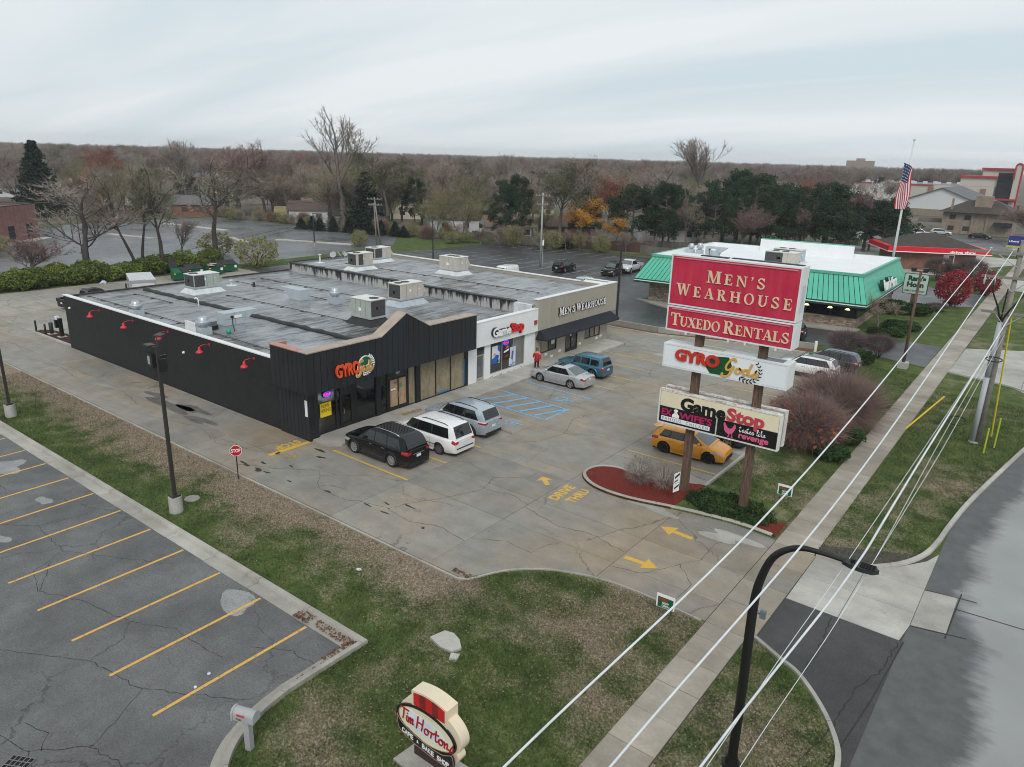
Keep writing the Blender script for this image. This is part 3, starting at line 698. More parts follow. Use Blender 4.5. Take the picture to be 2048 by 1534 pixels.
# white patch bar on the pier
mb=MB();mb.box(-33.44,24.40,1.52,-33.22,24.418,2.5);tag(mb.build('light_bar',MAT_WHITEM),'upright white light bar on the black corner pier','wall light')
WX=-33.4
def pane(y0,y1,z0,z1,mat,name='window_pane',x=WX,parent=shop):
 m2=MB();m2.box(x-0.02,y0,z0,x,y1,z1);return m2.build(name,mat,parent)
def window(y0,y1,z0,z1,gmat,fmat,cols=1,x=WX,fw=0.07,name='window',parent=shop,transom=None,fd=0.10):
 """frame with one pane per bay (sub-parts)"""
 m2=MB()
 m2.box(x-0.03,y0,z0,x+fd*0.6,y0+fw,z1);m2.box(x-0.03,y1-fw,z0,x+fd*0.6,y1,z1)
 m2.box(x-0.03,y0+fw,z0,x+fd*0.6,y1-fw,z0+fw);m2.box(x-0.03,y0+fw,z1-fw,x+fd*0.6,y1-fw,z1)
 w_=(y1-y0-2*fw)/cols
 for i in range(1,cols):m2.box(x-0.03,y0+fw+w_*i-0.03,z0+fw,x+fd*0.6-0.003,y0+fw+w_*i+0.03,z1-fw)
 if transom:m2.box(x-0.028,y0+fw,transom-0.03,x+fd*0.6-0.006,y1-fw,transom+0.03)
 fr=m2.build(name,fmat,parent)
 for i in range(cols):
  gm=gmat[i]if isinstance(gmat,(list,tuple))else gmat
  pane(y0+fw+w_*i+0.004,y0+fw+w_*(i+1)-0.004,z0+fw,z1-fw,gm,'window_pane',x,fr)
 return fr
def door(y0,y1,z0,z1,gmat,fmat,leaves=1,x=WX,fw=0.09,name='door',parent=shop):
 d=window(y0,y1,z0,z1,gmat,fmat,leaves,x,fw,name,parent)
 m2=MB();m2.box(x+0.04,y0+fw,z0+fw,x+0.052,y1-fw,z0+fw+0.16);m2.build('kick_plate',fmat,d)
 m2=MB()
 ym=(y0+y1)/2
 for s in((-1,1)if leaves==2 else(1,)):
  yy=ym+s*0.09 if leaves==2 else y0+0.16
  m2.tube([(x+0.06,yy,z0+0.85),(x+0.12,yy,z0+0.87),(x+0.12,yy,z0+1.2),(x+0.06,yy,z0+1.22)],0.014,5)
 m2.build('door_handle',M('steel_handle',(0.5,0.5,0.5),0.3,0.9),d);return d
 # gyro shop front
window(25.12,26.62,0.14,2.98,GLASS_CLR,MAT_BLKFRAME,1)
window(26.62,26.95,0.14,2.98,GLASS_CLR,MAT_BLKFRAME,1,transom=2.15)
door(26.95,27.82,0.14,2.2,GLASS_CLR,MAT_BLKFRAME,1)
pane(26.95,27.82,2.2,2.98,M('transom_panel',(0.022,0.026,0.025),0.3,var=0.15),'transom_panel',WX+0.03)
for a,c_,xf in((27.82,28.15,-33.36),(29.74,30.13,-33.3),(30.72,30.86,-33.36),(33.27,33.68,-33.3),(38.30,38.62,-33.36)):
 mb=MB();mb.box(-33.5,a,0.1,xf,c_,3.0);mb.build('front_pier',MAT_BLKFRAME,shop)
window(28.15,29.74,0.14,2.98,GLASS_BLK,MAT_BLKFRAME,1,fw=0.04)
window(30.13,30.72,0.14,2.98,GLASS_BLK,MAT_BLKFRAME,1,fw=0.04)
door(30.86,32.52,0.14,2.3,MAT_PAPER2,MAT_BLKFRAME,2)
pane(30.86,32.52,2.3,2.98,M('transom_panel2',(0.028,0.034,0.032),0.3,var=0.15),'transom_panel',WX+0.03)
window(32.56,33.27,0.14,2.98,MAT_PAPER,MAT_BLKFRAME,1,fw=0.05)
window(33.68,38.30,0.14,2.98,MAT_PAPER,MAT_BLKFRAME,3,fw=0.05)
for a,z0,c_,z1 in((35.4,0.25,36.6,0.36),(38.15,0.3,38.24,2.2),(34.6,2.6,34.66,2.85)):
 mb=MB();mb.box(-33.374,a,z0,-33.366,c_,z1);mb.build('masking_tape',M('blue_tape',(0.03,0.22,0.42),0.6),shop)
 # room behind the clear glazing
mb=MB();mb.box(-37.5,25.09,0.10,-33.52,28.14,0.125);mb.build('shop_floor',M('grey_tile_floor',(0.36,0.36,0.33),0.4,var=0.1),shop)
mb=MB();mb.box(-37.6,25.09,0.13,-37.5,28.14,3.2);mb.box(-37.5,28.14,0.13,-33.52,28.2,3.2);mb.build('shop_inner_wall',M('pale_inner_wall',(0.45,0.47,0.46),0.7,var=0.05),shop)
mb=MB();mb.box(-36.2,25.5,0.13,-34.9,27.6,1.0);tag(mb.build('counter',M('dark_counter',(0.05,0.045,0.04),0.4)),'dark serving counter inside the corner shop window','counter')
# ---- white shop front
mb=MB();mb.box(-33.62,38.56,2.80,-33.2,46.96,4.60);mb.build('white_fascia',MAT_WHITE,shop)
mb=MB();mb.box(-33.66,38.56,4.602,-33.17,46.96,4.66);mb.build('coping',MAT_WHITEM,shop)
for a,c_ in((38.62,39.66),(40.56,41.24),(45.56,46.95)):
 m2=MB();m2.box(-33.72,a,0.1,-33.42,c_,2.80);m2.build('white_pier',MAT_WHITE,shop)
b=NB('peeling_white');p=b.pos();x,y,z=b.sep(p)
k=b.step(b.math('ADD',b.noise(b.map(p,(1,1,2.2)),5,3,0.7),b.step(z,0.12,0.40,0.1,-0.12)),0.62,0.65)
MAT_PEEL=b.fin(b.mix(k,(0.68,0.68,0.67),(0.03,0.028,0.026)),0.75)
mb=MB();mb.box(-33.70,41.24,0.1,-33.36,45.56,0.34);mb.build('white_sill',MAT_PEEL,shop)
ALU=M('pale_aluminium',(0.45,0.45,0.44),0.4,0.6,var=0.08)
GLASS_SHOP=glass('shop_glass_brown',(0.050,0.042,0.036),0.08,0.5)
window(41.24,45.56,0.345,2.80,[GLASS_SHOP,GLASS_SHOP,glass('shop_glass_grey',(0.16,0.16,0.155),0.15,0.5)],ALU,3,x=-33.52,fw=0.06)
door(39.68,40.55,0.12,2.1,glass('door_glass_grey',(0.10,0.115,0.115),0.08,0.5),ALU,1,x=-33.55)
pane(39.68,40.55,2.1,2.8,GLASS_DRK,'transom_pane',-33.5)
# ---- beige shop front
def ribs(y0,y1,z0,z1,x,wid=0.61):
 y=y0
 while y<y1-0.02:
  m2=MB();m2.box(x-0.05,y+0.006,z0,x,min(y+wid,y1)-0.006,z1);m2.build('cladding_sheet',MAT_BEIGE,shop);y+=wid
ribs(46.98,59.5,2.74,5.30,-33.25,0.625)
mb=MB();mb.box(-33.62,46.98,2.72,-33.302,59.48,5.27);mb.box(-36.6,59.25,2.72,-33.622,59.48,5.27);mb.build('fascia_core',MAT_BEIGE,shop)
mb=MB();mb.box(-33.66,46.94,5.302,-33.22,59.53,5.36);mb.box(-36.65,59.22,5.28,-33.664,59.53,5.34);mb.build('coping',MAT_WHITEM,shop)
mb=MB();mb.add([(-36.6,58.56,4.95),(-33.64,58.56,4.95),(-33.64,59.24,5.2),(-36.6,59.24,5.2)],[(0,1,2,3)]);mb.build('roof_return',MAT_WHITEM,shop)
wall=[(46.96,47.72),(50.06,51.38),(53.32,54.5),(57.1,58.4)]
for a,c_ in wall:
 m2=MB();m2.box(-33.66,a,0.1,-33.4,c_,2.74);m2.build('beige_wall_panel',MAT_BEIGE,shop)
for a,c_ in((47.724,50.056),(54.504,57.096)):
 m2=MB();m2.box(-33.66,a,0.1,-33.4,c_,0.72);m2.build('beige_wall_panel',MAT_BEIGE,shop)
WARM=M('display_back',(0.33,0.275,0.20),0.6,var=0.12,scale=1.2)
window(47.72,50.06,0.722,2.74,[glass('warm_glass',(0.28,0.235,0.175),0.15,0.5),GLASS_SHOP],MAT_BLKFRAME,2,x=-33.46)
window(54.5,57.1,0.722,2.74,[glass('grey_poster_glass',(0.14,0.13,0.125),0.15,0.5),glass('warm_glass2',(0.25,0.20,0.15),0.15,0.5),glass('warm_glass3',(0.30,0.245,0.18),0.15,0.5)],MAT_BLKFRAME,3,x=-33.46)
door(51.38,53.32,0.12,2.74,GLASS_DRK,MAT_BLKFRAME,2,x=-33.46)
mb=MB()
yA,yB,yC,yD=47.0,58.75,47.4,58.55
v=[(-32.35,yA,2.15),(-32.35,yB,2.15),(-33.24,yD,2.78),(-33.24,yC,2.78),(-33.39,46.97,2.15),(-33.39,59.0,2.15),(-33.39,yC,2.74),(-33.39,yD,2.74),(-32.35,yA,2.05),(-32.35,yB,2.05),(-33.39,46.97,2.05),(-33.39,59.0,2.05)]
mb.add(v,[(0,1,2,3),(0,3,6,4),(1,5,7,2),(3,2,7,6),(0,8,9,1),(4,10,8,0),(1,9,11,5),(10,11,9,8),(4,6,7,5,11,10)])
mb.build('awning',M('navy_awning_cloth',(0.010,0.013,0.020),0.75,var=0.25,scale=1.2),shop)
for y,z in((48.55,0.52),(50.6,0.45),(53.75,0.5),(56.6,0.5),(49.4,0.2),(57.3,0.6)):
 m2=MB();m2.box(-33.402,y-0.2,z-0.1,-33.392,y+0.2,z+0.1);m2.build('white_notice',MAT_WHITEM,shop)
 # ---- front signs
RED_L=M('sign_red',(0.62,0.06,0.02),0.4,var=0.05);ORG_L=M('sign_orange_red',(0.72,0.085,0.02),0.4,var=0.05)
WHT_L=M('sign_white',(0.80,0.80,0.80),0.4,var=0.03);BLK_L=M('sign_black',(0.012,0.012,0.012),0.4)
GRN_L=M('sign_green',(0.008,0.11,0.045),0.4,var=0.1);GLD_L=M('sign_gold',(0.50,0.27,0.07),0.45,var=0.08);CRM_L=M('sign_cream',(0.74,0.62,0.45),0.5,var=0.05)
SRED=M('stop_red',(0.66,0.015,0.02),0.4,var=0.05)
def disc(cu,cv,ru,rv,n=28,a0=0,a1=2*PI):return[(cu+ru*math.cos(a0+(a1-a0)*i/n),cv+rv*math.sin(a0+(a1-a0)*i/n))for i in range(n+(0 if abs(a1-a0-2*PI)<1e-6 else 1))]
def script_Gods(o,U,V,N,h,d,mat,parent,rim=None,k=1.0):
 """the word Gods in brush script, h = height of the capital incl. tail; returns width"""
 def run(w_,m_,dd):
  s=Strokes(o,U,V,N,dd);q=lambda L:[(a*h*k,b_*h)for a,b_ in L]
  s.pen(q([(0.62,0.86),(0.56,0.99),(0.44,0.97),(0.30,0.80),(0.20,0.58),(0.19,0.42),(0.28,0.36),(0.42,0.46),(0.54,0.62)]),w_)
  s.pen(q([(0.54,0.62),(0.48,0.40),(0.38,0.16),(0.22,0.02),(0.06,0.02),(0.02,0.10),(0.07,0.16)]),w_)
  s.pen(q([(0.80,0.56),(0.68,0.52),(0.64,0.38),(0.72,0.28),(0.83,0.34),(0.86,0.48),(0.80,0.57),(0.88,0.50),(0.96,0.52)]),w_*0.9)
  s.pen(q([(1.18,0.55),(1.05,0.54),(0.98,0.40),(1.04,0.28),(1.15,0.34),(1.24,0.56),(1.34,0.86)]),w_*0.9)
  s.pen(q([(1.34,0.90),(1.26,0.62),(1.22,0.38),(1.28,0.28),(1.38,0.36)]),w_*0.9)
  s.pen(q([(1.38,0.34),(1.50,0.48),(1.56,0.62),(1.54,0.48),(1.62,0.36),(1.56,0.26),(1.44,0.25),(1.40,0.31)]),w_*0.85)
  s.build(m_,parent)
 if rim:run(0.17*h,rim,d*0.6)
 run(0.10*h,mat,d)
def wreath(o,U,V,N,cu,cv,ru,rv,a0,a1,n,L,wd,d,mat,parent):
 s=Strokes(o,U,V,N,d)
 for i in range(n):
  a=a0+(a1-a0)*i/(n-1);u,v_=cu+ru*math.cos(a),cv+rv*math.sin(a);t=Vector((-math.sin(a)*ru,math.cos(a)*rv)).normalized()
  for sg in(-1,1):
   dr=Vector((t.x*0.75-sg*t.y*0.66,t.y*0.75+sg*t.x*0.66));nn=Vector((-dr.y,dr.x))
   k=1-0.45*i/n
   p0=Vector((u,v_));s.piece([tuple(p0),tuple(p0+dr*L*0.45*k+nn*wd*k),tuple(p0+dr*L*k),tuple(p0+dr*L*0.45*k-nn*wd*k)])
 return s.build(mat,parent,'laurel')
fs=thing('shop_sign','orange GYRO letters with a green disc and laurel on black panels','shop sign',(-32.45,27.4,3.9))
o=Vector((-32.44,25.9,3.52))
text('GYRO',1.75,0.78,o+Vector((0,0,0.14)),Y_,Z_,X_,0.12,ORG_L,fs,bold=0.03)
s=Strokes(Vector((-32.49,28.17,4.08)),Y_,Z_,X_,0.06);s.piece(disc(0,0,0.52,0.52));s.build(WHT_L,fs,'disc_rim')
s=Strokes(Vector((-32.43,28.17,4.08)),Y_,Z_,X_,0.03);s.piece(disc(0,0,0.47,0.47));s.build(GRN_L,fs,'disc')
script_Gods(Vector((-32.40,27.42,3.45)),Y_,Z_,X_,0.95,0.06,GLD_L,fs,CRM_L,0.82)
wreath(Vector((-32.47,28.17,4.08)),Y_,Z_,X_,0,0,0.63,0.58,-1.9,0.95,14,0.20,0.05,0.05,WHT_L,fs)
m2=MB();m2.box(-32.49,25.95,3.68,-32.45,28.9,3.74);m2.build('raceway',BLK_L,fs)
fs=thing('shop_sign','white Game and red Stop channel letters on the white front','shop sign',(-33.1,42.9,3.6))
text('Game',2.22,0.74,(-33.19,41.0,3.28),Y_,Z_,X_,0.16,BLK_L,fs,bold=0.055)
text('Stop',1.64,0.93,(-33.19,43.24,3.10),Y_,Z_,X_,0.16,M('dark_red',(0.2,0.01,0.012),0.5),fs,bold=0.055)
text('Game',2.18,0.70,(-33.03,41.05,3.29),Y_,Z_,X_,0.02,WHT_L,fs,bold=0.04)
text('Stop',1.62,0.90,(-33.03,43.26,3.11),Y_,Z_,X_,0.02,SRED,fs,bold=0.045)
# slab-serif capitals drawn piece by piece (unit height)
def serif_glyph(ch):
 T,t,sf,sh=0.20,0.085,0.10,0.075
 P=[];r=lambda a,b_,c_,d:P.append([(a,b_),(c_,b_),(c_,d),(a,d)])
 def stem(x,w_=T,top=True,bot=True,z0=0,z1=1):
  r(x,z0,x+w_,z1)
  if bot:r(x-sf,z0,x+w_+sf,z0+sh)
  if top:r(x-sf,z1-sh,x+w_+sf,z1)
 arc=lambda cu,cv,ru,rv,wu,wv,a0,a1,n=14:P.append([(cu+ru*math.cos(a0+(a1-a0)*i/n),cv+rv*math.sin(a0+(a1-a0)*i/n))for i in range(n+1)]+[(cu+(ru-wu)*math.cos(a1+(a0-a1)*i/n),cv+(rv-wv)*math.sin(a1+(a0-a1)*i/n))for i in range(n+1)])
 if ch=='M':stem(0.1,t,True,True);stem(0.84,T);P.append([(0.06,1),(0.30,1),(0.60,0.0),(0.50,0.0)]);P.append([(0.50,0),(0.58,0),(0.90,1),(0.82,1)]);return P,1.14
 if ch=='E':stem(0.1);r(0.1,0,0.70,0.085);r(0.1,0.915,0.68,1);r(0.2,0.46,0.52,0.54);P.append([(0.62,0),(0.70,0),(0.74,0.26),(0.69,0.26)]);P.append([(0.60,1),(0.68,1),(0.68,0.76),(0.635,0.76)]);r(0.48,0.36,0.53,0.64);return P,0.80
 if ch=='N':stem(0.1,t);stem(0.78,t,True,False);P.append([(0.04,1),(0.28,1),(0.865,0.0),(0.78,0.0)]);return P,0.98
 if ch=="'":P.append([(0.05,1.0),(0.22,1.0),(0.22,0.84),(0.10,0.66),(0.05,0.68),(0.12,0.82)]);return P,0.30
 if ch=='S':
  arc(0.36,0.735,0.29,0.28,0.13,0.10,0.25,PI*1.02);arc(0.37,0.275,0.33,0.29,0.14,0.10,-PI*0.95,0.15)
  P.append([(0.075,0.72),(0.22,0.66),(0.50,0.52),(0.70,0.30),(0.56,0.27),(0.38,0.44),(0.14,0.58)]);r(0.03,0.0,0.085,0.34);r(0.58,0.70,0.63,1.0);return P,0.76
 if ch=='W':
  P.append([(0.06,1),(0.30,1),(0.46,0),(0.38,0)]);P.append([(0.38,0),(0.46,0),(0.68,1),(0.60,1)]);P.append([(0.52,1),(0.74,1),(0.92,0),(0.84,0)]);P.append([(0.84,0),(0.92,0),(1.16,1),(1.08,1)])
  r(-0.02,0.925,0.40,1.0);r(1.0,0.925,1.24,1.0);return P,1.24
 if ch=='A':P.append([(0.06,0),(0.14,0),(0.47,1),(0.40,1)]);P.append([(0.36,1),(0.50,1),(0.86,0),(0.64,0)]);r(0.22,0.30,0.66,0.37);r(-0.02,0,0.24,sh);r(0.54,0,0.94,sh);return P,0.92
 if ch=='R':stem(0.1);arc(0.40,0.745,0.31,0.255,0.17,0.075,-PI/2,PI/2);r(0.28,0.925,0.42,1);r(0.28,0.49,0.42,0.565);P.append([(0.32,0.5),(0.52,0.5),(0.86,0.0),(0.62,0.0)]);r(0.62,0,0.94,sh);return P,0.92
 if ch=='H':stem(0.1);stem(0.70);r(0.28,0.46,0.72,0.54);return P,1.0
 if ch=='O':arc(0.48,0.5,0.46,0.52,0.17,0.075,0,2*PI,28);return P,0.96
 if ch=='U':stem(0.1,T,True,False,0.3);stem(0.72,t,True,False,0.3);arc(0.4525,0.34,0.3525,0.36,0.16,0.09,PI,2*PI);return P,0.92
 if ch=='T':stem(0.34,T,False);r(0.02,0.915,0.86,1);P.append([(0.02,1),(0.07,1),(0.10,0.72),(0.0,0.72)]);P.append([(0.81,1),(0.86,1),(0.88,0.72),(0.78,0.72)]);return P,0.88
 if ch=='X':P.append([(0.04,1),(0.30,1),(0.92,0),(0.66,0)]);P.append([(0.72,1),(0.82,1),(0.20,0),(0.10,0)]);r(-0.02,0.925,0.38,1);r(0.62,0.925,0.92,1);r(0,0,0.30,sh);r(0.58,0,0.98,sh);return P,0.96
 if ch=='D':stem(0.1);arc(0.36,0.5,0.50,0.5,0.18,0.08,-PI/2,PI/2);r(0.26,0.92,0.38,1);r(0.26,0,0.38,0.08);return P,0.92
 if ch=='L':stem(0.1);r(0.1,0,0.68,0.085);P.append([(0.60,0),(0.68,0),(0.74,0.30),(0.68,0.30)]);return P,0.78
 return P,0.42
def serif_text(words,w_,h,o,U,V,N,d,mat,parent,small=0.80,sx=1.0,space=0.10,name='lettering',cond=1.0):
 """caps with a larger first letter for each word; total width fitted to w_"""
 items=[];u=0.0;first=True
 for ch in words:
  if ch==' ':u+=0.5;first=True;continue
  sc_=1.0 if first else small
  P,adv=serif_glyph(ch);items.append((u,sc_,P));u+=(adv+space)*sc_*cond;first=(ch=='\n')
 k=w_/(u-space*small)
 s=Strokes(o,U,V,N,d)
 for u0,sc_,P in items:
  for q in P:s.piece([((u0+a*sc_*cond)*k,b_*sc_*h)for a,b_ in q])
 return s.build(mat,parent,name)
fs=thing('shop_sign',"white serif MEN'S WEARHOUSE letters on the beige front",'shop sign',(-33.1,53.5,3.9))
serif_text("MEN'S",2.35,0.66,(-33.24,49.85,3.63),Y_,Z_,X_,0.10,BLK_L,fs,0.82,name='letter_return')
serif_text("WEARHOUSE",4.95,0.66,(-33.24,52.40,3.63),Y_,Z_,X_,0.10,BLK_L,fs,0.82,name='letter_return')
serif_text("MEN'S",2.35,0.66,(-33.12,49.88,3.63),Y_,Z_,X_,0.02,WHT_L,fs,0.82)
serif_text("WEARHOUSE",4.95,0.66,(-33.12,52.43,3.63),Y_,Z_,X_,0.02,WHT_L,fs,0.82)
mb=MB();mb.box(-33.19,46.42,3.42,-33.1,46.74,3.75);tag(mb.build('alarm_box',M('alarm_red',(0.30,0.05,0.04),0.5)),'small red alarm box at the right end of the white fascia','alarm')
# ---- posters and neon in the windows
def poster(name,y0,y1,z0,z1,mat,label,cat='poster',x=-33.34):
 m2=MB();m2.box(x,y0,z0,x+0.012,y1,z1);return tag(m2.build(name,mat),label,cat)
YEL_P=M('poster_yellow',(0.72,0.56,0.02),0.5,var=0.05);REDTXT=M('poster_red',(0.30,0.03,0.02),0.5)
t=thing('poster','yellow NOW HIRING poster in the corner window','poster',(-33.3,25.8,1.6))
m2=MB();m2.box(-33.36,25.38,1.17,-33.335,26.2,2.03);m2.build('sheet',YEL_P,t)
text('NOW',0.56,0.21,(-33.334,25.49,1.74),Y_,Z_,X_,0.006,REDTXT,t,bold=0.01);text('HIRING',0.74,0.21,(-33.334,25.42,1.46),Y_,Z_,X_,0.006,REDTXT,t,bold=0.005)
t=thing('banner_stand','tall green NOW OPEN banner standing in the corner window','banner',(-33.45,26.35,0.14))
m2=MB();m2.box(-33.52,26.12,0.14,-33.50,26.6,1.72);m2.build('sheet',GRN_L,t)
text('NOW',0.34,0.11,(-33.499,26.19,0.86),Y_,Z_,X_,0.004,WHT_L,t,bold=0.03);text('OPEN',0.42,0.11,(-33.499,26.15,0.71),Y_,Z_,X_,0.004,WHT_L,t,bold=0.03)
text('GYRO',0.34,0.12,(-33.499,26.18,1.40),Y_,Z_,X_,0.004,ORG_L,t,bold=0.03)
t=thing('neon_sign','pink and blue lit OPEN sign at the top of the corner window','neon sign',(-33.3,25.93,2.5))
m2=MB();m2.box(-33.36,25.64,2.36,-33.34,26.22,2.68);m2.build('back_board',M('neon_back',(0.02,0.008,0.06),0.4),t)
m2=MB();m2.tube([(-33.33,25.93+0.27*math.cos(a),2.52+0.135*math.sin(a))for a in[2*PI*i/24 for i in range(25)]],0.014,5);m2.build('blue_tube',emit('neon_blue',(0.10,0.05,1.0),3.0),t)
text('OPEN',0.40,0.15,(-33.335,25.73,2.44),Y_,Z_,X_,0.012,emit('neon_pink',(1.0,0.02,0.18),2.2),t,bold=0.015)
t=thing('neon_sign','round blue and red OPEN neon hanging in the white shop window','neon sign',(-33.4,43.2,2.5))
m2=MB();m2.tube([(-33.45,43.16+0.30*math.cos(a),2.48+0.17*math.sin(a))for a in[2*PI*i/24 for i in range(25)]],0.016,5);m2.build('blue_tube',emit('neon_blue',(0.10,0.05,1.0),3.0),t)
text('OPEN',0.42,0.12,(-33.455,42.95,2.42),Y_,Z_,X_,0.012,emit('neon_red',(1.0,0.03,0.05),1.2),t,bold=0.01)
def art(name,y0,y1,z0,z1,base,shapes,label,x=-33.49):
 t=thing('poster',label,'poster',(x,(y0+y1)/2,z0))
 m2=MB();m2.box(x,y0,z0,x+0.01,y1,z1);m2.build('sheet',base,t)
 w_,h=y1-y0,z1-z0
 for q,m_ in shapes:
  s=Strokes((x+0.010,y0,z0),Y_,Z_,X_,0.004);s.piece([(a*w_,c_*h)for a,c_ in q]);s.build(m_,t,'print')
 return t
PBLUE=M('print_blue',(0.02,0.10,0.42),0.5);PDARK=M('print_dark',(0.02,0.018,0.02),0.5);PPALE=M('print_pale',(0.62,0.66,0.70),0.5);PORG=M('print_orange',(0.55,0.16,0.03),0.5);PSKIN=M('print_peach',(0.55,0.33,0.24),0.5);PGRN=M('print_green',(0.05,0.32,0.10),0.5)
art('poster',41.5,42.45,1.05,2.45,PPALE,[([(0.7,1),(1,1),(1,0.6),(0.72,0.74)],PBLUE),([(0,0),(0.75,0),(0.9,0.42),(0.55,0.5),(0.3,0.38),(0,0.3)],PBLUE),([(0.15,0.45),(0.45,0.42),(0.5,0.58),(0.2,0.62)],PSKIN),([(0.62,0),(1,0.05),(0.95,0.2),(0.7,0.16)],PGRN)],'pale and blue game poster in the left bay of the white shop window')
art('poster',42.86,43.72,1.15,2.35,PDARK,[([(0.1,0.45),(0.85,0.55),(0.85,0.68),(0.1,0.56)],WHT_L),([(0.3,0.7),(0.8,0.76),(0.7,0.92),(0.5,0.84)],PORG),([(0.2,0.15),(0.8,0.22),(0.8,0.28),(0.2,0.2)],SRED)],'dark poster with a white bar in the middle bay of the white shop window')
art('poster',43.62,44.45,0.5,2.0,M('print_ice',(0.55,0.63,0.74),0.5),[([(0.1,0.02),(0.95,0.1),(0.95,0.15),(0.1,0.06)],PBLUE),([(0.35,0.35),(0.6,0.3),(0.7,0.75),(0.4,0.8)],M('print_navy',(0.04,0.06,0.2),0.5))],'ice blue poster at the middle mullion of the white shop window')
poster('notice',49.25,49.75,1.25,1.85,M('print_mint',(0.55,0.66,0.62),0.5),'mint notice in the first window under the awning','notice',-33.42)
poster('notice',51.75,52.0,1.75,2.2,WHT_L,'tall white paper notice on the glass door under the awning','notice',-33.42)
poster('notice',52.1,52.35,1.45,1.72,WHT_L,'small square white notice on the glass door under the awning','notice',-33.42)
poster('sticker',31.35,31.5,1.92,2.06,M('sticker_blue',(0.05,0.14,0.40),0.5),'blue sticker on the papered double door','sticker',-33.33)
poster('sticker',31.82,31.98,1.6,1.85,M('sticker_green',(0.02,0.32,0.14),0.5),'green and white sticker beside the papered door joint','sticker',-33.33)
poster('sticker',31.0,31.4,1.52,1.62,WHT_L,'white strip sticker on the papered double door','sticker',-33.33)
t=thing('house_number','white street number over the papered double door','number sign',(-33.3,31.6,2.6))
text('307',0.34,0.16,(-33.36,31.5,2.52),Y_,Z_,X_,0.01,WHT_L,t,bold=0.01,name='numerals')
# ---- red gooseneck lamps on the black brick wall
LRED=M('lamp_red',(0.55,0.025,0.04),0.35,var=0.05)
def goose(loc,label):
 t=thing('wall_lamp',label,'wall lamp',loc,0,'red gooseneck lamps on the black wall')
 m2=MB();m2.smooth=True
 m2.tube([(0,0,0.0),(0,-0.30,0.06),(0,-0.62,0.02),(0,-0.70,-0.10)],0.022,6);m2.build('arm',LRED,t,False)
 m2=MB();m2.lathe([(0.0,-0.02),(0.09,-0.02),(0.09,0.03),(0,0.03)],(0,-0.012,0),12,'Y');m2.build('wall_plate',LRED,t,False)
 m2=MB();m2.smooth=True;m2.lathe([(0.0,0.08),(0.05,0.07),(0.085,0.0),(0.085,-0.10),(0.13,-0.15),(0.22,-0.22),(0.25,-0.30),(0.23,-0.30),(0.1,-0.16),(0,-0.14)],(0,-0.70,-0.12),18);m2.build('lamp_shade',LRED,t,False)
 return t
lp=[-58.7,-53.4,-48.5,-43.35,-38.4]
names=['red gooseneck lamp at the far end of the black brick wall','second red gooseneck lamp from the far end of the black wall','red gooseneck lamp just right of the pole-top floodlight','fourth red gooseneck lamp along the black brick wall','red gooseneck lamp nearest the panelled corner']
g0=goose((lp[0],24.57,4.02),names[0])
for x,nm in zip(lp[1:],names[1:]):dup(g0,(x,24.57,4.02),label=nm)
for x,z,nm in((-63.9,3.45,'small white camera dome at the far end of the black wall'),(-46.6,2.9,'small white camera dome at mid length of the black wall')):
 m2=MB();m2.smooth=True;m2.lathe([(0,-0.10),(0.07,-0.08),(0.09,0),(0.09,0.05),(0,0.05)],(x,24.52,z),12,'Y');tag(m2.build('camera_dome',WHT_L),nm,'camera')
t=thing('meter_cabinet','black utility cabinet with pipe on the black brick wall','utility box',(-50.9,24.4,0))
m2=MB();m2.box(-51.35,24.2,1.1,-50.5,24.57,2.1);m2.build('cabinet',MAT_BLKFRAME,t)
m2=MB();m2.tube([(-50.3,24.45,0),(-50.3,24.45,2.0),(-50.6,24.45,2.05)],0.05,6);m2.build('pipe',MAT_BLKFRAME,t)
m2=MB();m2.box(-51.1,24.18,1.3,-50.8,24.199,1.9);m2.build('panel_sheet',M('panel_grey',(0.3,0.32,0.33),0.5),t)
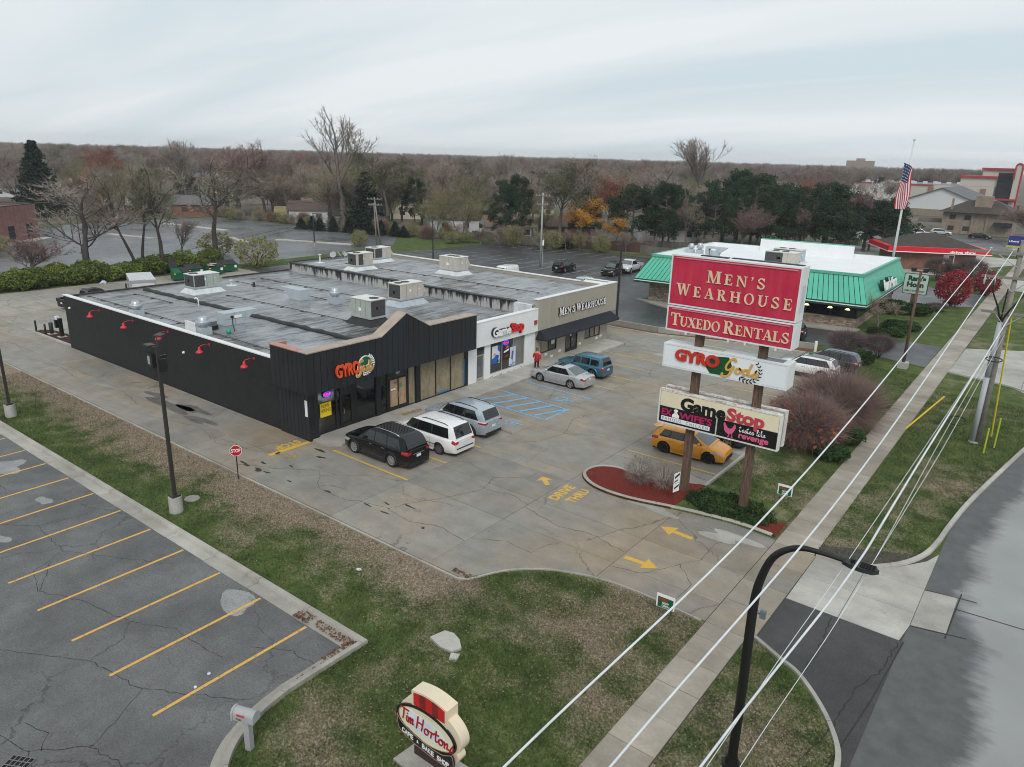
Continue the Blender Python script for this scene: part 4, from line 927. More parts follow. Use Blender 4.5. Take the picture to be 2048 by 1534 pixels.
# ---- roof-top equipment (each stands on the roof: things of their own)
HV={'beige':M('hvac_beige',(0.47,0.44,0.385),0.5,var=0.06),'green':M('hvac_greygreen',(0.36,0.40,0.355),0.5,var=0.06),'grey':M('hvac_grey',(0.38,0.43,0.46),0.5,var=0.07)}
GRILL=M('coil_grille',(0.055,0.055,0.058),0.6,var=0.25,scale=14);CURB=M('galvanised_curb',(0.46,0.50,0.53),0.4,0.5,var=0.12);FLASH=M('white_flashing',(0.55,0.57,0.58),0.6,var=0.15)
def hvac(loc,lx,ly,h,col,label,grilles,fans,curb='flash',hood=None,cb=0.45):
 """roof-top unit: curb, cabinet panels, grilles on the named sides, fan wells on top"""
 t=thing('rooftop_unit',label,'air conditioner',loc)
 m=HV[col];g=0.02
 m2=MB();m2.add([(-lx/2-0.35,-ly/2-0.35,0),(lx/2+0.35,-ly/2-0.35,0),(lx/2+0.35,ly/2+0.35,0),(-lx/2-0.35,ly/2+0.35,0),(-lx/2+.05,-ly/2+.05,cb),(lx/2-.05,-ly/2+.05,cb),(lx/2-.05,ly/2-.05,cb),(-lx/2+.05,ly/2-.05,cb)],[(0,1,5,4),(1,2,6,5),(2,3,7,6),(3,0,4,7),(4,5,6,7)])
 m2.build('curb',{'flash':FLASH,'tar':MAT_TAR,'galv':CURB}[curb],t,False)
 m2=MB();m2.box(-lx/2-0.04,-ly/2-0.04,cb+0.001,lx/2+0.04,ly/2+0.04,cb+0.10);m2.build('base_rail',CURB,t,False)
 z0,z1=cb+0.101,cb+0.10+h
 m2=MB();m2.box(-lx/2,-ly/2,z0,lx/2,ly/2,z1);m2.build('cabinet',m,t,False)
 m2=MB();m2.box(-lx/2-0.03,-ly/2-0.03,z1+0.001,lx/2+0.03,ly/2+0.03,z1+0.05);m2.build('lid',M('hvac_lid',(0.62,0.63,0.60),0.5,var=0.08),t,False)
 for sd,a,c_ in grilles:
  m2=MB();e=0.012
  if sd=='S':m2.box(-lx/2+a*lx+g,-ly/2-e,z0+0.06,-lx/2+c_*lx-g,-ly/2,z1-0.05)
  if sd=='E':m2.box(lx/2,-ly/2+a*ly+g,z0+0.06,lx/2+e,-ly/2+c_*ly-g,z1-0.05)
  m2.build('coil_grille',GRILL,t,False)
 for a in range(1,4):
  m2=MB();y=-ly/2+ly*a/4;m2.box(lx/2,y-0.008,z0+0.03,lx/2+0.006,y+0.008,z1-0.03);x=-lx/2+lx*a/4;m2.box(x-0.008,-ly/2-0.006,z0+0.03,x+0.008,-ly/2,z1-0.03);m2.build('panel_joint',GRILL,t,False)
 for x,y,r in fans:
  m2=MB();m2.lathe([(r,0),(r,0.03),(r-0.03,0.03),(r-0.03,0.004),(0,0.004)],(x,y,z1+0.051),18);m2.build('fan_well',GRILL,t,False)
  m2=MB()
  for k in range(4):m2.box(x-r*0.95,y-r*0.8+k*r*0.53-0.008,z1+0.085,x+r*0.95,y-r*0.8+k*r*0.53+0.008,z1+0.092)
  m2.build('fan_guard',M('fan_guard',(0.12,0.12,0.12),0.5),t,False)
 if hood:
  m2=MB();sd=hood
  if sd=='N':m2.add([(-lx/2+.1,ly/2,z1-0.1),(lx/2-.1,ly/2,z1-0.1),(lx/2-.1,ly/2+0.5,z0+0.3),(-lx/2+.1,ly/2+0.5,z0+0.3),(-lx/2+.1,ly/2,z0+0.2),(lx/2-.1,ly/2,z0+0.2)],[(0,1,2,3),(3,2,5,4),(0,3,4),(1,5,2)])
  if sd=='W':m2.add([(-lx/2,-ly/2+.1,z1-0.1),(-lx/2,ly/2-.1,z1-0.1),(-lx/2-0.5,ly/2-.1,z0+0.3),(-lx/2-0.5,-ly/2+.1,z0+0.3),(-lx/2,-ly/2+.1,z0+0.2),(-lx/2,ly/2-.1,z0+0.2)],[(0,3,2,1),(3,4,5,2),(0,4,3),(1,2,5)])
  m2.build('intake_hood',m,t,False)
 m2=MB();m2.box(lx/2+0.001,-ly*0.12,z0+0.55,lx/2+0.012,-ly*0.04,z0+0.75);m2.box(lx/2+0.001,ly*0.3,z0+0.62,lx/2+0.012,ly*0.34,z0+0.7);m2.box(-lx*0.1,-ly/2-0.012,z0+0.4,lx*0.02,-ly/2-0.001,z0+0.65);m2.build('data_plate',WHT_L,t,False)
 return t
hvac((-59.9,33.9,4.15),1.5,2.4,1.05,'green','grey-green rooftop unit with two dark coil faces near the rear of the roof',[('S',0.02,0.98),('E',0.02,0.42)],[(-0.1,-0.7,0.38)],'flash','N')
hvac((-40.45,35.6,4.15),2.1,1.5,1.25,'green','grey-green rooftop unit on a black curb behind the gable',[('E',0.04,0.96)],[(0.5,0.1,0.36)],'tar','W',0.5)
hvac((-43.7,42.6,4.15),1.45,2.6,1.2,'beige','beige rooftop unit with dark south coil beside the stained roof step',[('S',0.04,0.96)],[(0.0,-0.85,0.34),(0.0,-0.1,0.34)],'galv','N',0.5)
hvac((-48.9,54.3,4.86),2.4,1.6,1.2,'beige','beige rooftop unit standing alone on the upper roof',[],[(-0.4,0,0.36),(0.4,0,0.36)],'flash','N',0.4)
hvac((-57.2,49.5,4.86),1.3,2.2,1.15,'beige','beige rooftop unit with an open dark panel on the upper roof',[('S',0.04,0.96),('E',0.12,0.42)],[(0.0,-0.5,0.38)],'flash',None,0.38)
hvac((-60.2,54.6,4.86),1.5,2.3,1.05,'beige','beige rooftop unit farthest back on the upper roof',[('S',0.04,0.96),('E',0.02,0.45)],[(0.0,-0.5,0.4)],'flash','N',0.36)
def upblast(loc,r,h,label,grey=True):
 t=thing('exhaust_fan',label,'roof vent',loc);m=HV['grey']if grey else FLASH
 m2=MB();m2.box(-r*0.9,-r*0.9,0,r*0.9,r*0.9,h*0.42);m2.build('curb',m,t,False)
 m2=MB();m2.smooth=True;m2.lathe([(r*0.55,h*0.42),(r*0.6,h*0.5),(r,h*0.58),(r*1.05,h*0.8),(r*0.98,h*0.82),(r*0.75,h*0.66),(r*0.7,h*0.66)],(0,0,0),20);m2.build('bowl',CURB,t,False)
 m2=MB();m2.smooth=True;m2.lathe([(r*0.68,h*0.66),(r*0.68,h*0.97),(r*0.5,h),(0,h)],(0,0,0),18);m2.build('motor_cap',CURB,t,False)
 return t
upblast((-54.3,25.35,4.15),0.42,1.1,'exhaust fan at the edge of the black wall, towards the rear')
v2=upblast((-45.6,25.55,4.15),0.44,1.2,'exhaust fan with a white guard rail at the black wall')
upblast((-47.9,38.6,4.15),0.42,1.25,'exhaust fan alone in the middle of the lower roof')
rl=thing('guard_rail','white slatted guard rail next to the wall-edge exhaust fan','railing',(-46.3,25.4,4.15))
for i in range(13):
 m2=MB();m2.box(-46.9+0.1*i,25.0,4.15,-46.87+0.1*i,25.03,5.05);m2.build('slat',WHT_L,rl)
m2=MB();m2.box(-46.95,25.035,4.95,-45.65,25.06,5.0);m2.box(-46.95,25.035,4.4,-45.65,25.06,4.45);m2.build('rail',WHT_L,rl)
def makeup(loc,rz,label):
 t=thing('makeup_air_unit',label,'air unit',loc,rz);m=HV['grey']
 m2=MB();m2.box(-0.45,-0.75,0,0.45,0.75,0.45);m2.build('curb',CURB,t,False)
 m2=MB();m2.box(-0.5,-0.8,0.451,0.5,0.8,1.3);m2.build('cabinet',m,t,False)
 m2=MB();m2.add([(-0.45,0.8,1.3),(0.45,0.8,1.3),(0.45,1.75,1.3),(-0.45,1.75,1.3),(-0.45,0.8,0.6),(0.45,0.8,0.6),(0.45,1.65,1.18),(-0.45,1.65,1.18)],[(0,1,2,3),(4,7,6,5),(3,2,6,7),(0,3,7,4),(1,5,6,2)]);m2.build('intake_hood',m,t,False)
 m2=MB();m2.box(0.501,-0.06,0.9,0.512,0.5,1.1);m2.build('data_plate',WHT_L,t,False)
 m2=MB();m2.tube([(0.52,-0.2,1.0),(0.53,-0.25,0.6),(0.6,-0.2,0.02)],0.03,5);m2.box(0.5,-0.35,0.95,0.56,-0.15,1.1);m2.build('service_conduit',MAT_TAR,t,False)
 m2=MB();m2.box(0.5,-0.02,0.46,0.506,0.0,1.29);m2.box(0.5,-0.8,0.86,0.506,0.8,0.875);m2.build('panel_joint',GRILL,t,False)
 return t
makeup((-45.5,27.6,4.15),0.0,'blue-grey make-up air unit near the black wall with its hood to the right')
makeup((-49.6,36.3,4.15),PI/2,'blue-grey make-up air unit with its hood towards the rear of the lower roof')
t=thing('bucket','green bucket under the make-up air unit on the roof','bucket',(-44.55,26.75,4.15));m2=MB();m2.smooth=True;m2.lathe([(0,0),(0.13,0),(0.17,0.34),(0.155,0.34),(0.12,0.03),(0,0.03)],(0,0,0),16);m2.build('pail',M('bucket_green',(0.02,0.33,0.22),0.4),t,False)
m2=MB();m2.tube([(0.16*math.cos(a),0.03,0.33+0.16*math.sin(a))for a in[PI*i/8 for i in range(9)]],0.008,4);m2.build('handle',BLK_L,t,False)
m2=MB();m2.box(-47.6,26.4,4.151,-46.3,28.3,4.42);tag(m2.build('roof_hatch',MAT_TAR),'low black hatch box behind the guard rail on the roof','roof hatch')
def pipevent(loc,h,label,cap=True):
 t=thing('vent_pipe',label,'vent pipe',loc)
 m2=MB();m2.lathe([(0.5,0),(0.12,0.06),(0.08,0.07),(0.08,h),(0,h)],(0,0,0),14);m2.build('pipe',FLASH,t,False)
 if cap:m2=MB();m2.lathe([(0.0,h-0.05),(0.2,h-0.05),(0.2,h+0.03),(0,h+0.08)],(0,0,0),14);m2.build('cap',FLASH,t,False)
pipevent((-61.1,37.4,4.15),0.45,'white mushroom vent on the lower roof behind the grey-green unit')
pipevent((-63.4,49.3,4.86),0.85,'tall white mushroom vent at the rear edge of the upper roof')
t=thing('vent_pipe','dark short vent stub on the lower roof','vent pipe',(-59.1,38.4,4.15));m2=MB();m2.lathe([(0.2,0),(0.12,0.04),(0.1,0.4),(0,0.4)],(0,0,0),12);m2.build('pipe',MAT_TAR,t,False)
t=thing('vent_pipe','white cane-shaped vent pipe by the roof joint','vent pipe',(-53.9,30.0,4.15));m2=MB();m2.smooth=True;m2.tube([(0,0,0),(0,0,0.6),(-0.03,-0.05,0.74),(-0.1,-0.14,0.78),(-0.16,-0.22,0.70)],0.05,8);m2.build('pipe',WHT_L,t,False)
t=thing('satellite_dishes','cluster of small grey satellite dishes on the rear roof edge','satellite dish',(-63.7,51.7,4.86))
for dx_,dy_,rr_,az in((0,-0.4,0.36,0.6),(-0.1,0.5,0.42,2.4),(0.2,1.0,0.3,1.6)):
 m2=MB();m2.smooth=True;m2.lathe([(0,0.10),(rr_*0.6,0.04),(rr_,-0.04)],(0,0,0),16,'Y');me=m2.mesh('dish',M('dish_grey',(0.35,0.36,0.37),0.5));o_=link('dish',me,t,False);o_.location=(dx_,dy_,0.65);o_.rotation_euler=(-0.6,0,az)
m2=MB();m2.tube([(0,-0.4,0),(0,-0.4,0.6)],0.025,5);m2.tube([(-0.1,0.5,0),(-0.1,0.5,0.6)],0.025,5);m2.tube([(0.2,1.0,0),(0.2,1.0,0.6)],0.025,5);m2.obox((0,0.3,0),0.7,1.8,0.05);m2.build('mount',CURB,t,False)
# ================================================================ PYLON SIGN
WOODP=None
b=NB('weathered_timber');p=b.pos();g1=b.noise(b.map(p,(7,7,0.5)),3,4,0.7);g2=b.noise(b.map(p,(22,22,0.7)),2,3,0.7)
b.bump(g2,0.5,0.02);c=b.ramp(b.math('ADD',b.math('MULTIPLY',g1,0.6),b.math('MULTIPLY',g2,0.4)),[(0.33,(0.035,0.022,0.016)),(0.5,(0.115,0.072,0.052)),(0.68,(0.20,0.15,0.125))])
MAT_TIMBER=b.fin(c,0.85,0,0.2)
b=NB('faded_sign_red');p=b.pos();x,y,z=b.sep(p)
ru=b.noise(b.map(p,(2.4,1,0.25)),1.4,4,0.65);fd=b.noise(p,0.8,3)
MAT_SRED=b.fin(b.mix(b.step(b.math('ADD',b.math('MULTIPLY',ru,0.6),b.math('MULTIPLY',fd,0.4)),0.40,0.68,0,0.75),(0.46,0.012,0.05),(0.55,0.055,0.095)),0.45,0,0.4)
MAT_CABW=M('cabinet_white',(0.66,0.68,0.69),0.5,var=0.06,scale=1.2)
b=NB('peeling_cabinet');p=b.pos();x,y,z=b.sep(p)
k=b.math('MULTIPLY',b.step(b.noise(b.map(p,(1,2.5,3)),2.6,5,0.75),0.52,0.56),b.step(z,5.22,5.33,0.0,1.0))
MAT_PEELW=b.fin(b.mix(k,b.scale_col((0.64,0.63,0.60),b.step(b.noise(p,1.5,3),0.3,0.7,0.85,1.1)),b.mix(b.noise(p,9,2),(0.42,0.16,0.09),(0.32,0.27,0.23))),0.65)
FACEW=M('face_white',(0.70,0.74,0.77),0.35,var=0.04,scale=0.7)
FACEC=M('face_cream',(0.69,0.63,0.46),0.4,var=0.05,scale=0.8)
FACEK=M('face_black',(0.008,0.008,0.009),0.3,var=0.1)
PINK=M('face_pink',(0.62,0.10,0.22),0.4,var=0.05);MAG=M('face_magenta',(0.40,0.012,0.10),0.4,var=0.05)
CREAM2=M('letter_cream',(0.70,0.52,0.36),0.5,var=0.06)
SY=32.2;XL,XR=-15.17,-9.1
py=thing('pylon_sign','tall multi-tenant roadside sign on two timber posts with red, white and cream cabinets','sign',(-12.1,32.7,0))
for px in(-13.56,-10.47):
 m2=MB();m2.box(px-0.17,SY+0.30,-0.2,px+0.17,SY+0.66,11.2);m2.build('post',MAT_TIMBER,py)
NS=Vector((0,-1,0))
def cabinet(z0,z1,y0,y1,mat,faces,name='cabinet',rim=0.07):
 """box with a rim; faces = list of (x0,x1,z0,z1,mat)"""
 m2=MB();m2.box(XL+rim,y0+0.05,z0+rim,XR-rim,y1-0.05,z1-rim)
 m2.box(XL,y0,z1-rim,XR,y1,z1);m2.box(XL,y0,z0,XR,y1,z0+rim);m2.box(XL,y0,z0+rim,XL+rim,y1,z1-rim);m2.box(XR-rim,y0,z0+rim,XR,y1,z1-rim)
 c_=m2.build(name,mat,py)
 for x0,x1,a,b_,m_ in faces:
  f_=MB();f_.box(x0,y0+0.012,a,x1,y0+0.05,b_);f_.build('face_panel',m_,c_)
 return c_
cab=cabinet(9.60,12.0,SY,SY+0.95,MAT_CABW,[(XL+0.08,XR-0.08,9.68,11.93,MAT_SRED)])
m2=MB();m2.box(XR-0.001+0.002,SY+0.25,10.0,XR+0.012,SY+0.72,11.2);m2.build('access_panel',M('panel_pale',(0.52,0.55,0.57),0.5),cab)
m2=MB();m2.box(XL+2.7,SY+0.5,12.001,XR-0.15,SY+0.80,12.03);m2.box(XL+1.3,SY+0.3,12.001,XL+2.6,SY+0.6,12.04);m2.build('top_vent',M('vent_dark',(0.03,0.03,0.03),0.7),cab)
m2=MB();m2.tube([(XL+0.25,SY+0.0,11.85),(XR-0.2,SY+0.0,11.85)],0.035,6);m2.build('face_trim',M('trim_pink',(0.55,0.16,0.2),0.4),cab)
UX=Vector((1,0,0))
serif_text("MEN'S",2.72,0.56,(-13.32,SY+0.012,10.87),UX,Z_,NS,0.05,CREAM2,cab,0.86,space=0.30)
serif_text("WEARHOUSE",5.45,0.56,(-14.78,SY+0.012,10.12),UX,Z_,NS,0.05,CREAM2,cab,0.88,space=0.34)
cab2=cabinet(8.36,9.56,SY,SY+0.95,MAT_CABW,[(XL+0.08,XR-0.08,8.44,9.49,MAT_SRED)])
m2=MB();m2.tube([(XL+0.25,SY,9.42),(XR-0.2,SY,9.42)],0.035,6);m2.build('face_trim',M('trim_pink',(0.55,0.16,0.2),0.4),cab2)
m2=MB();m2.box(-11.1,SY-0.02,9.5,XR-0.1,SY+0.0,9.56);m2.build('trim_strip',WHT_L,cab2)
serif_text("TUXEDO",2.48,0.60,(-14.93,SY+0.012,8.64),UX,Z_,NS,0.05,CREAM2,cab2,0.80,space=0.03)
serif_text("RENTALS",3.02,0.60,(-12.28,SY+0.012,8.64),UX,Z_,NS,0.05,CREAM2,cab2,0.80,space=0.03)
for x in(-14.1,-12.0,-11.2,-9.8):
 m2=MB();m2.box(x-0.04,SY-0.02,8.25,x+0.04,SY+0.4,8.358);m2.build('bracket',MAT_CABW,py)
 # GYRO Gods cabinet
cg=cabinet(6.52,7.70,SY,SY+0.95,MAT_CABW,[(XL+0.07,XR-0.07,6.60,7.62,FACEW)])
m2=MB();m2.box(XL+1.8,SY+0.25,7.701,XL+2.9,SY+0.7,7.712);m2.build('top_patch',M('patch_yellowed',(0.45,0.43,0.30),0.6),cg)
m2=MB();m2.box(XR-1.55,SY+0.2,7.701,XR-0.35,SY+0.75,7.712);m2.build('top_patch',M('patch_dark',(0.16,0.17,0.19),0.5),cg)
s=Strokes((0,SY+0.012,0),UX,Z_,NS,0.012)
s.piece([(-13.05,7.02),(-12.78,7.45),(-11.86,7.55),(-11.68,7.18),(-11.84,6.64),(-12.70,6.62)]);s.build(M('hex_green',(0.006,0.075,0.022),0.35),cg,'emblem')
text('GYRO',2.25,0.60,(-14.52,SY-0.005,6.93),UX,Z_,NS,0.06,M('gyro_red',(0.50,0.03,0.018),0.4,var=0.06),cg,bold=0.06)
script_Gods(Vector((-12.13,SY+0.0,6.62)),UX,Z_,NS,0.92,0.05,M('gods_amber',(0.62,0.33,0.06),0.4),cg,None,1.14)
wreath(Vector((-10.88,SY+0.01,7.12)),UX,Z_,NS,0,0,0.55,0.52,-2.3,0.72,11,0.22,0.04,0.02,FACEK,cg)
# GameStop cabinet with the two black panels
cs=cabinet(3.58,5.34,SY,SY+0.30,MAT_PEELW,[(XL+0.09,XR-0.09,4.49,5.25,FACEC),(XL+0.09,-12.13,3.66,4.46,FACEK),(-12.05,XR-0.09,3.66,4.46,FACEK)])
cabinet(3.62,5.36,SY+0.68,SY+0.95,MAT_PEELW,[])
text('Game',2.32,0.69,(-14.0,SY+0.006,4.46),UX,Z_,NS,0.014,FACEK,cs,bold=0.045,space=1.0)
text('Stop',1.82,0.86,(-11.64,SY+0.006,4.295),UX,Z_,NS,0.014,M('face_rose',(0.46,0.05,0.075),0.4),cs,bold=0.045,space=1.0)
text('EX',0.56,0.35,(-14.96,SY+0.006,4.02),UX,Z_,NS,0.012,MAG,cs,bold=0.035)
text("WIFE'S",1.70,0.35,(-14.02,SY+0.006,4.02),UX,Z_,NS,0.012,MAG,cs,bold=0.03)
s=Strokes((0,SY+0.009,0),UX,Z_,NS,0.006);s.piece([(-14.97,3.75),(-12.40,3.75),(-12.40,3.97),(-14.97,3.97)]);s.build(FACEW,cs,'strip')
text('FAMOUS  CHICKEN',2.42,0.14,(-14.90,SY-0.001,3.79),UX,Z_,NS,0.006,M('print_grey',(0.18,0.18,0.19),0.5),cs,bold=-0.005,space=1.35)
# small cook emblem: hat, head, body with wings folded
s=Strokes((0,SY+0.004,0),UX,Z_,NS,0.012)
s.piece(disc(-14.20,4.385,0.10,0.055,14));s.piece(disc(-14.26,4.36,0.05,0.045,10));s.piece(disc(-14.14,4.36,0.05,0.045,10));s.piece([(-14.27,4.36),(-14.13,4.36),(-14.14,4.24),(-14.26,4.24)])
s.piece(disc(-14.20,4.08,0.19,0.15,18));s.piece(disc(-14.20,4.21,0.10,0.08,14));s.piece([(-14.38,3.99),(-14.02,3.99),(-14.10,4.14),(-14.30,4.14)]);s.build(WHT_L,cs,'emblem')
s=Strokes((0,SY-0.012,0),UX,Z_,NS,0.005);s.piece(disc(-14.235,4.22,0.022,0.016,8));s.piece(disc(-14.165,4.22,0.022,0.016,8));s.pen([(-14.32,4.02),(-14.2,4.0),(-14.08,4.02)],0.02);s.build(FACEK,cs,'emblem')
# hen silhouette
hen=[(0.00,0.86),(0.05,0.62),(0.09,0.42),(0.20,0.30),(0.30,0.24),(0.40,0.22),(0.52,0.24),(0.63,0.31),(0.72,0.44),(0.78,0.58),(0.80,0.70),(0.86,0.69),(0.83,0.78),(0.79,0.86),(0.72,0.90),(0.66,0.84),(0.62,0.72),(0.52,0.62),(0.40,0.60),(0.30,0.64),(0.22,0.74),(0.12,0.90),(0.06,0.98)]
s=Strokes((-11.74,SY+0.008,3.70),UX,Z_,NS,0.008);H_=0.72
s.piece([(a*H_*1.02,c_*H_)for a,c_ in hen])
for L in([(0.40,0.24),(0.44,0.12),(0.36,0.05),(0.46,0.02)],[(0.58,0.28),(0.66,0.14),(0.60,0.04),(0.74,0.01)]):s.pen([(a*H_,c_*H_)for a,c_ in L],0.035)
s.piece([(0.70*H_,0.9*H_),(0.74*H_,0.97*H_),(0.79*H_,0.92*H_),(0.82*H_,0.95*H_),(0.82*H_,0.82*H_)]);s.build(PINK,cs,'emblem')
# "tastes like" pen script
s=Strokes((-10.95,SY+0.008,4.08),UX,Z_,NS,0.008)
def pn(L,ox,k=0.30,w_=0.026):s.pen([((ox+a)*k,c_*k)for a,c_ in L],w_)
gl={'t':[(-0.05,0.25),(0.06,0.55),(0.10,1.0),(0.04,0.4),(0.08,0.08),(0.22,0.10),(0.32,0.3)],'a':[(0.40,0.42),(0.26,0.50),(0.14,0.32),(0.20,0.10),(0.34,0.22),(0.42,0.46),(0.38,0.14),(0.52,0.16)],
's':[(0.0,0.15),(0.20,0.52),(0.26,0.36),(0.24,0.12),(0.08,0.08),(0.20,0.06),(0.40,0.22)],'e':[(0.0,0.20),(0.22,0.34),(0.24,0.48),(0.12,0.46),(0.08,0.22),(0.18,0.08),(0.38,0.22)],
'l':[(0.0,0.15),(0.20,0.70),(0.22,1.05),(0.12,1.0),(0.08,0.4),(0.14,0.08),(0.30,0.18)],'i':[(0.0,0.18),(0.12,0.48),(0.08,0.12),(0.18,0.08),(0.30,0.22)],
'k':[(0.0,0.15),(0.18,0.70),(0.20,1.05),(0.12,0.9),(0.08,0.04),(0.10,0.34),(0.30,0.48),(0.16,0.30),(0.34,0.06),(0.46,0.2)]}
u=0.0
for ch in 'tastes like':
 if ch==' ':u+=0.35;continue
 pn(gl[ch],u);
 if ch=='t':pn([(-0.08,0.74),(0.26,0.80)],u)
 if ch=='i':pn([(0.13,0.66),(0.16,0.72)],u)
 u+={'t':0.34,'a':0.50,'s':0.40,'e':0.38,'l':0.30,'i':0.30,'k':0.46}[ch]
s.build(WHT_L,cs)
text('revenge',1.42,0.30,(-10.96,SY+0.006,3.70),UX,Z_,NS,0.012,PINK,cs,bold=0.03)
# ================================================================ LOW CAFE SIGN IN THE FOREGROUND
ty=11.68
tm=thing('monument_sign','low oval cafe sign with red checked cap and black ribbon on a brown base','sign',(-11.35,11.9,0))
CRMB=M('sign_body_cream',(0.68,0.58,0.43),0.5,var=0.05);BRN=M('base_brown',(0.035,0.019,0.015),0.55,var=0.15)
TR=M('cap_red',(0.50,0.02,0.02),0.45,var=0.1);TRD=M('cap_dark_red',(0.20,0.022,0.02),0.45,var=0.25)
m2=MB();m2.box(-11.98,ty+0.03,-0.05,-10.72,ty+0.33,0.34);m2.build('base',BRN,tm)
m2=MB();m2.box(-11.98,ty+0.04,0.341,-10.72,ty+0.32,0.62);m2.build('neck',CRMB,tm)
for i in range(5):
 m2=MB();m2.box(-11.95+0.24*i,ty+0.022,0.37,-11.95+0.24*(i+1),ty+0.039,0.60);m2.build('check',TR if i%2==0 else TRD,tm)
ocx,ocz=-11.35,1.36
m2=MB();m2.smooth=True
oval=lambda k,kz=None:disc(ocx,ocz,1.13*k,(kz or k)*0.70,44)
m2.extr(oval(1.0),(0,ty+0.36,0),UX,Z_,NS,0.34);me=m2.build('body',CRMB,tm);smooth(me.data,35)
m2=MB();m2.extr([(x,z-0.14)for x,z in disc(ocx,0.95,1.02,0.42,40)],(0,ty+0.34,0),UX,Z_,NS,0.29);smooth(m2.build('lower_body',CRMB,tm).data,35)
# arched cap with five checks
arc_t=[(-12.0+1.31*i/16,2.22+0.10*math.sin(PI*i/16))for i in range(17)]
m2=MB();m2.extr([(-12.0,1.62)]+[(-10.69,1.62)]+arc_t[::-1],(0,ty+0.42,0),UX,Z_,NS,0.44);m2.build('cap',CRMB,tm)
for i in range(5):
 a0,a1=1+14*i/5,1+14*(i+1)/5
 tp=[(-12.0+1.31*k/16,2.22+0.10*math.sin(PI*k/16)-0.06)for k in[a0+(a1-a0)*j/4 for j in range(5)]]
 m2=MB();m2.extr([(tp[0][0],1.80)]+[(tp[-1][0],1.80)]+tp[::-1],(0,ty-0.02,0),UX,Z_,NS,0.012);m2.build('check',TR if i%2==0 else TRD,tm)
def ring(cx,cz,ru,rv,wd,y,d,mat,name):
 s=Strokes((0,y,0),UX,Z_,NS,d);pts=disc(cx,cz,ru,rv,40);pts.append(pts[0]);pts.append(pts[1]);s.pen(pts,wd,2);s.build(mat,tm,name)
fx,fz=-11.47,1.24
m2=MB();m2.extr(disc(fx,fz,1.06,0.52,44),(0,ty+0.02,0),UX,Z_,NS,0.05);m2.build('oval_face',M('oval_cream',(0.70,0.68,0.52),0.45,var=0.03),tm)
m2=MB();m2.extr([(fx-0.72,fz+0.22),(fx-0.6,fz+0.30),(fx+0.55,fz+0.20),(fx+0.80,fz-0.10),(fx+0.66,fz-0.26),(fx-0.45,fz-0.30)],(0,ty-0.03,0),UX,Z_,NS,0.004);m2.build('oval_face_tint',M('oval_pale',(0.66,0.71,0.76),0.45),tm)
ring(fx,fz,1.08,0.54,0.07,ty,0.05,BLK_L,'oval_rim');ring(fx,fz,1.02,0.485,0.018,ty-0.03,0.012,M('rim_gold',(0.42,0.33,0.2),0.4),'oval_rim')
# black ribbon
rb=[(a_,c_+0.20)for a_,c_ in((-12.58,1.02),(-12.40,0.80),(-11.9,0.62),(-11.3,0.54),(-10.8,0.56),(-10.46,0.72),(-10.40,0.40),(-10.55,0.24),(-11.2,0.22),(-11.9,0.30),(-12.38,0.44),(-12.54,0.62))]
rbs=[tuple(v)[:2]for v in cr_spline([Vector((a,c_,0))for a,c_ in rb+[rb[0]]],4)][:-1]
m2=MB();m2.extr(rbs,(0,ty-0.03,0),UX,Z_,NS,0.03);m2.build('ribbon',BLK_L,tm)
s=Strokes((0,ty-0.058,0),UX,Z_,NS,0.006);s.pen([(a*0.97-0.345,c_*0.93+0.055)for a,c_ in rb+[rb[0]]],0.014,4);s.build(M('ribbon_line',(0.45,0.28,0.22),0.4),tm,'ribbon_line')
# letters on the ribbon follow its curve
word='CAFE & BAKE SHOP';n=len(word)
for i,ch in enumerate(word):
 if ch==' ':continue
 t_=(i+0.5)/n;x=-12.36+1.78*t_;zc_=0.735-0.15*math.sin(PI*min(1,t_*0.95+0.02)*0.5)*1.25+0.03*(1-t_)
 sl=-0.12+0.10*t_;w1=0.105 if ch not in '&' else 0.07;h1=0.16 if ch!='&' else 0.10
 me=place_mesh(text_mesh(ch,0.02,0.05),w1,h1,(x-w1/2,ty-0.061,zc_-h1/2),Vector((math.cos(sl),0,math.sin(sl))),Z_,NS,0.008);me.materials.clear();me.materials.append(WHT_L);link('lettering',me,tm)
 # the name in upright brush script
TRD2=M('script_red',(0.36,0.012,0.018),0.4)
s=Strokes((-12.40,ty-0.036,0.92),UX,Z_,NS,0.018)
SCR={'T':[[(-0.02,0.95),(0.3,0.88),(0.62,0.86)],[(0.24,0.86),(0.20,0.4),(0.12,0.0)]],'i':[[(0.06,0.46),(0.02,0.10),(0.10,0.02),(0.20,0.12)],[(0.09,0.62),(0.11,0.68)]],
'm':[[(0.02,0.46),(0.0,0.0)],[(0.0,0.2),(0.14,0.46),(0.16,0.36),(0.14,0.0)],[(0.14,0.2),(0.29,0.46),(0.32,0.36),(0.28,0.06),(0.38,0.10)]],
'H':[[(0.14,1.0),(0.08,0.5),(0.0,0.0)],[(0.52,1.0),(0.46,0.5),(0.36,0.0)],[(0.06,0.46),(0.26,0.56),(0.46,0.48)]],'o':[[(0.20,0.46),(0.04,0.34),(0.06,0.06),(0.22,0.04),(0.32,0.26),(0.22,0.46),(0.34,0.42),(0.44,0.44)]],
'r':[[(0.04,0.44),(0.14,0.48),(0.12,0.3),(0.06,0.0)],[(0.12,0.3),(0.22,0.46),(0.32,0.42)]],'t':[[(0.16,0.86),(0.10,0.3),(0.12,0.04),(0.26,0.10)],[(-0.02,0.56),(0.34,0.60)]],
'n':[[(0.04,0.46),(0.0,0.0)],[(0.0,0.2),(0.18,0.46),(0.22,0.36),(0.18,0.06),(0.32,0.10)]],'s':[[(0.0,0.06),(0.22,0.54),(0.26,0.34),(0.20,0.04),(0.02,0.0),(0.10,0.14)]]}
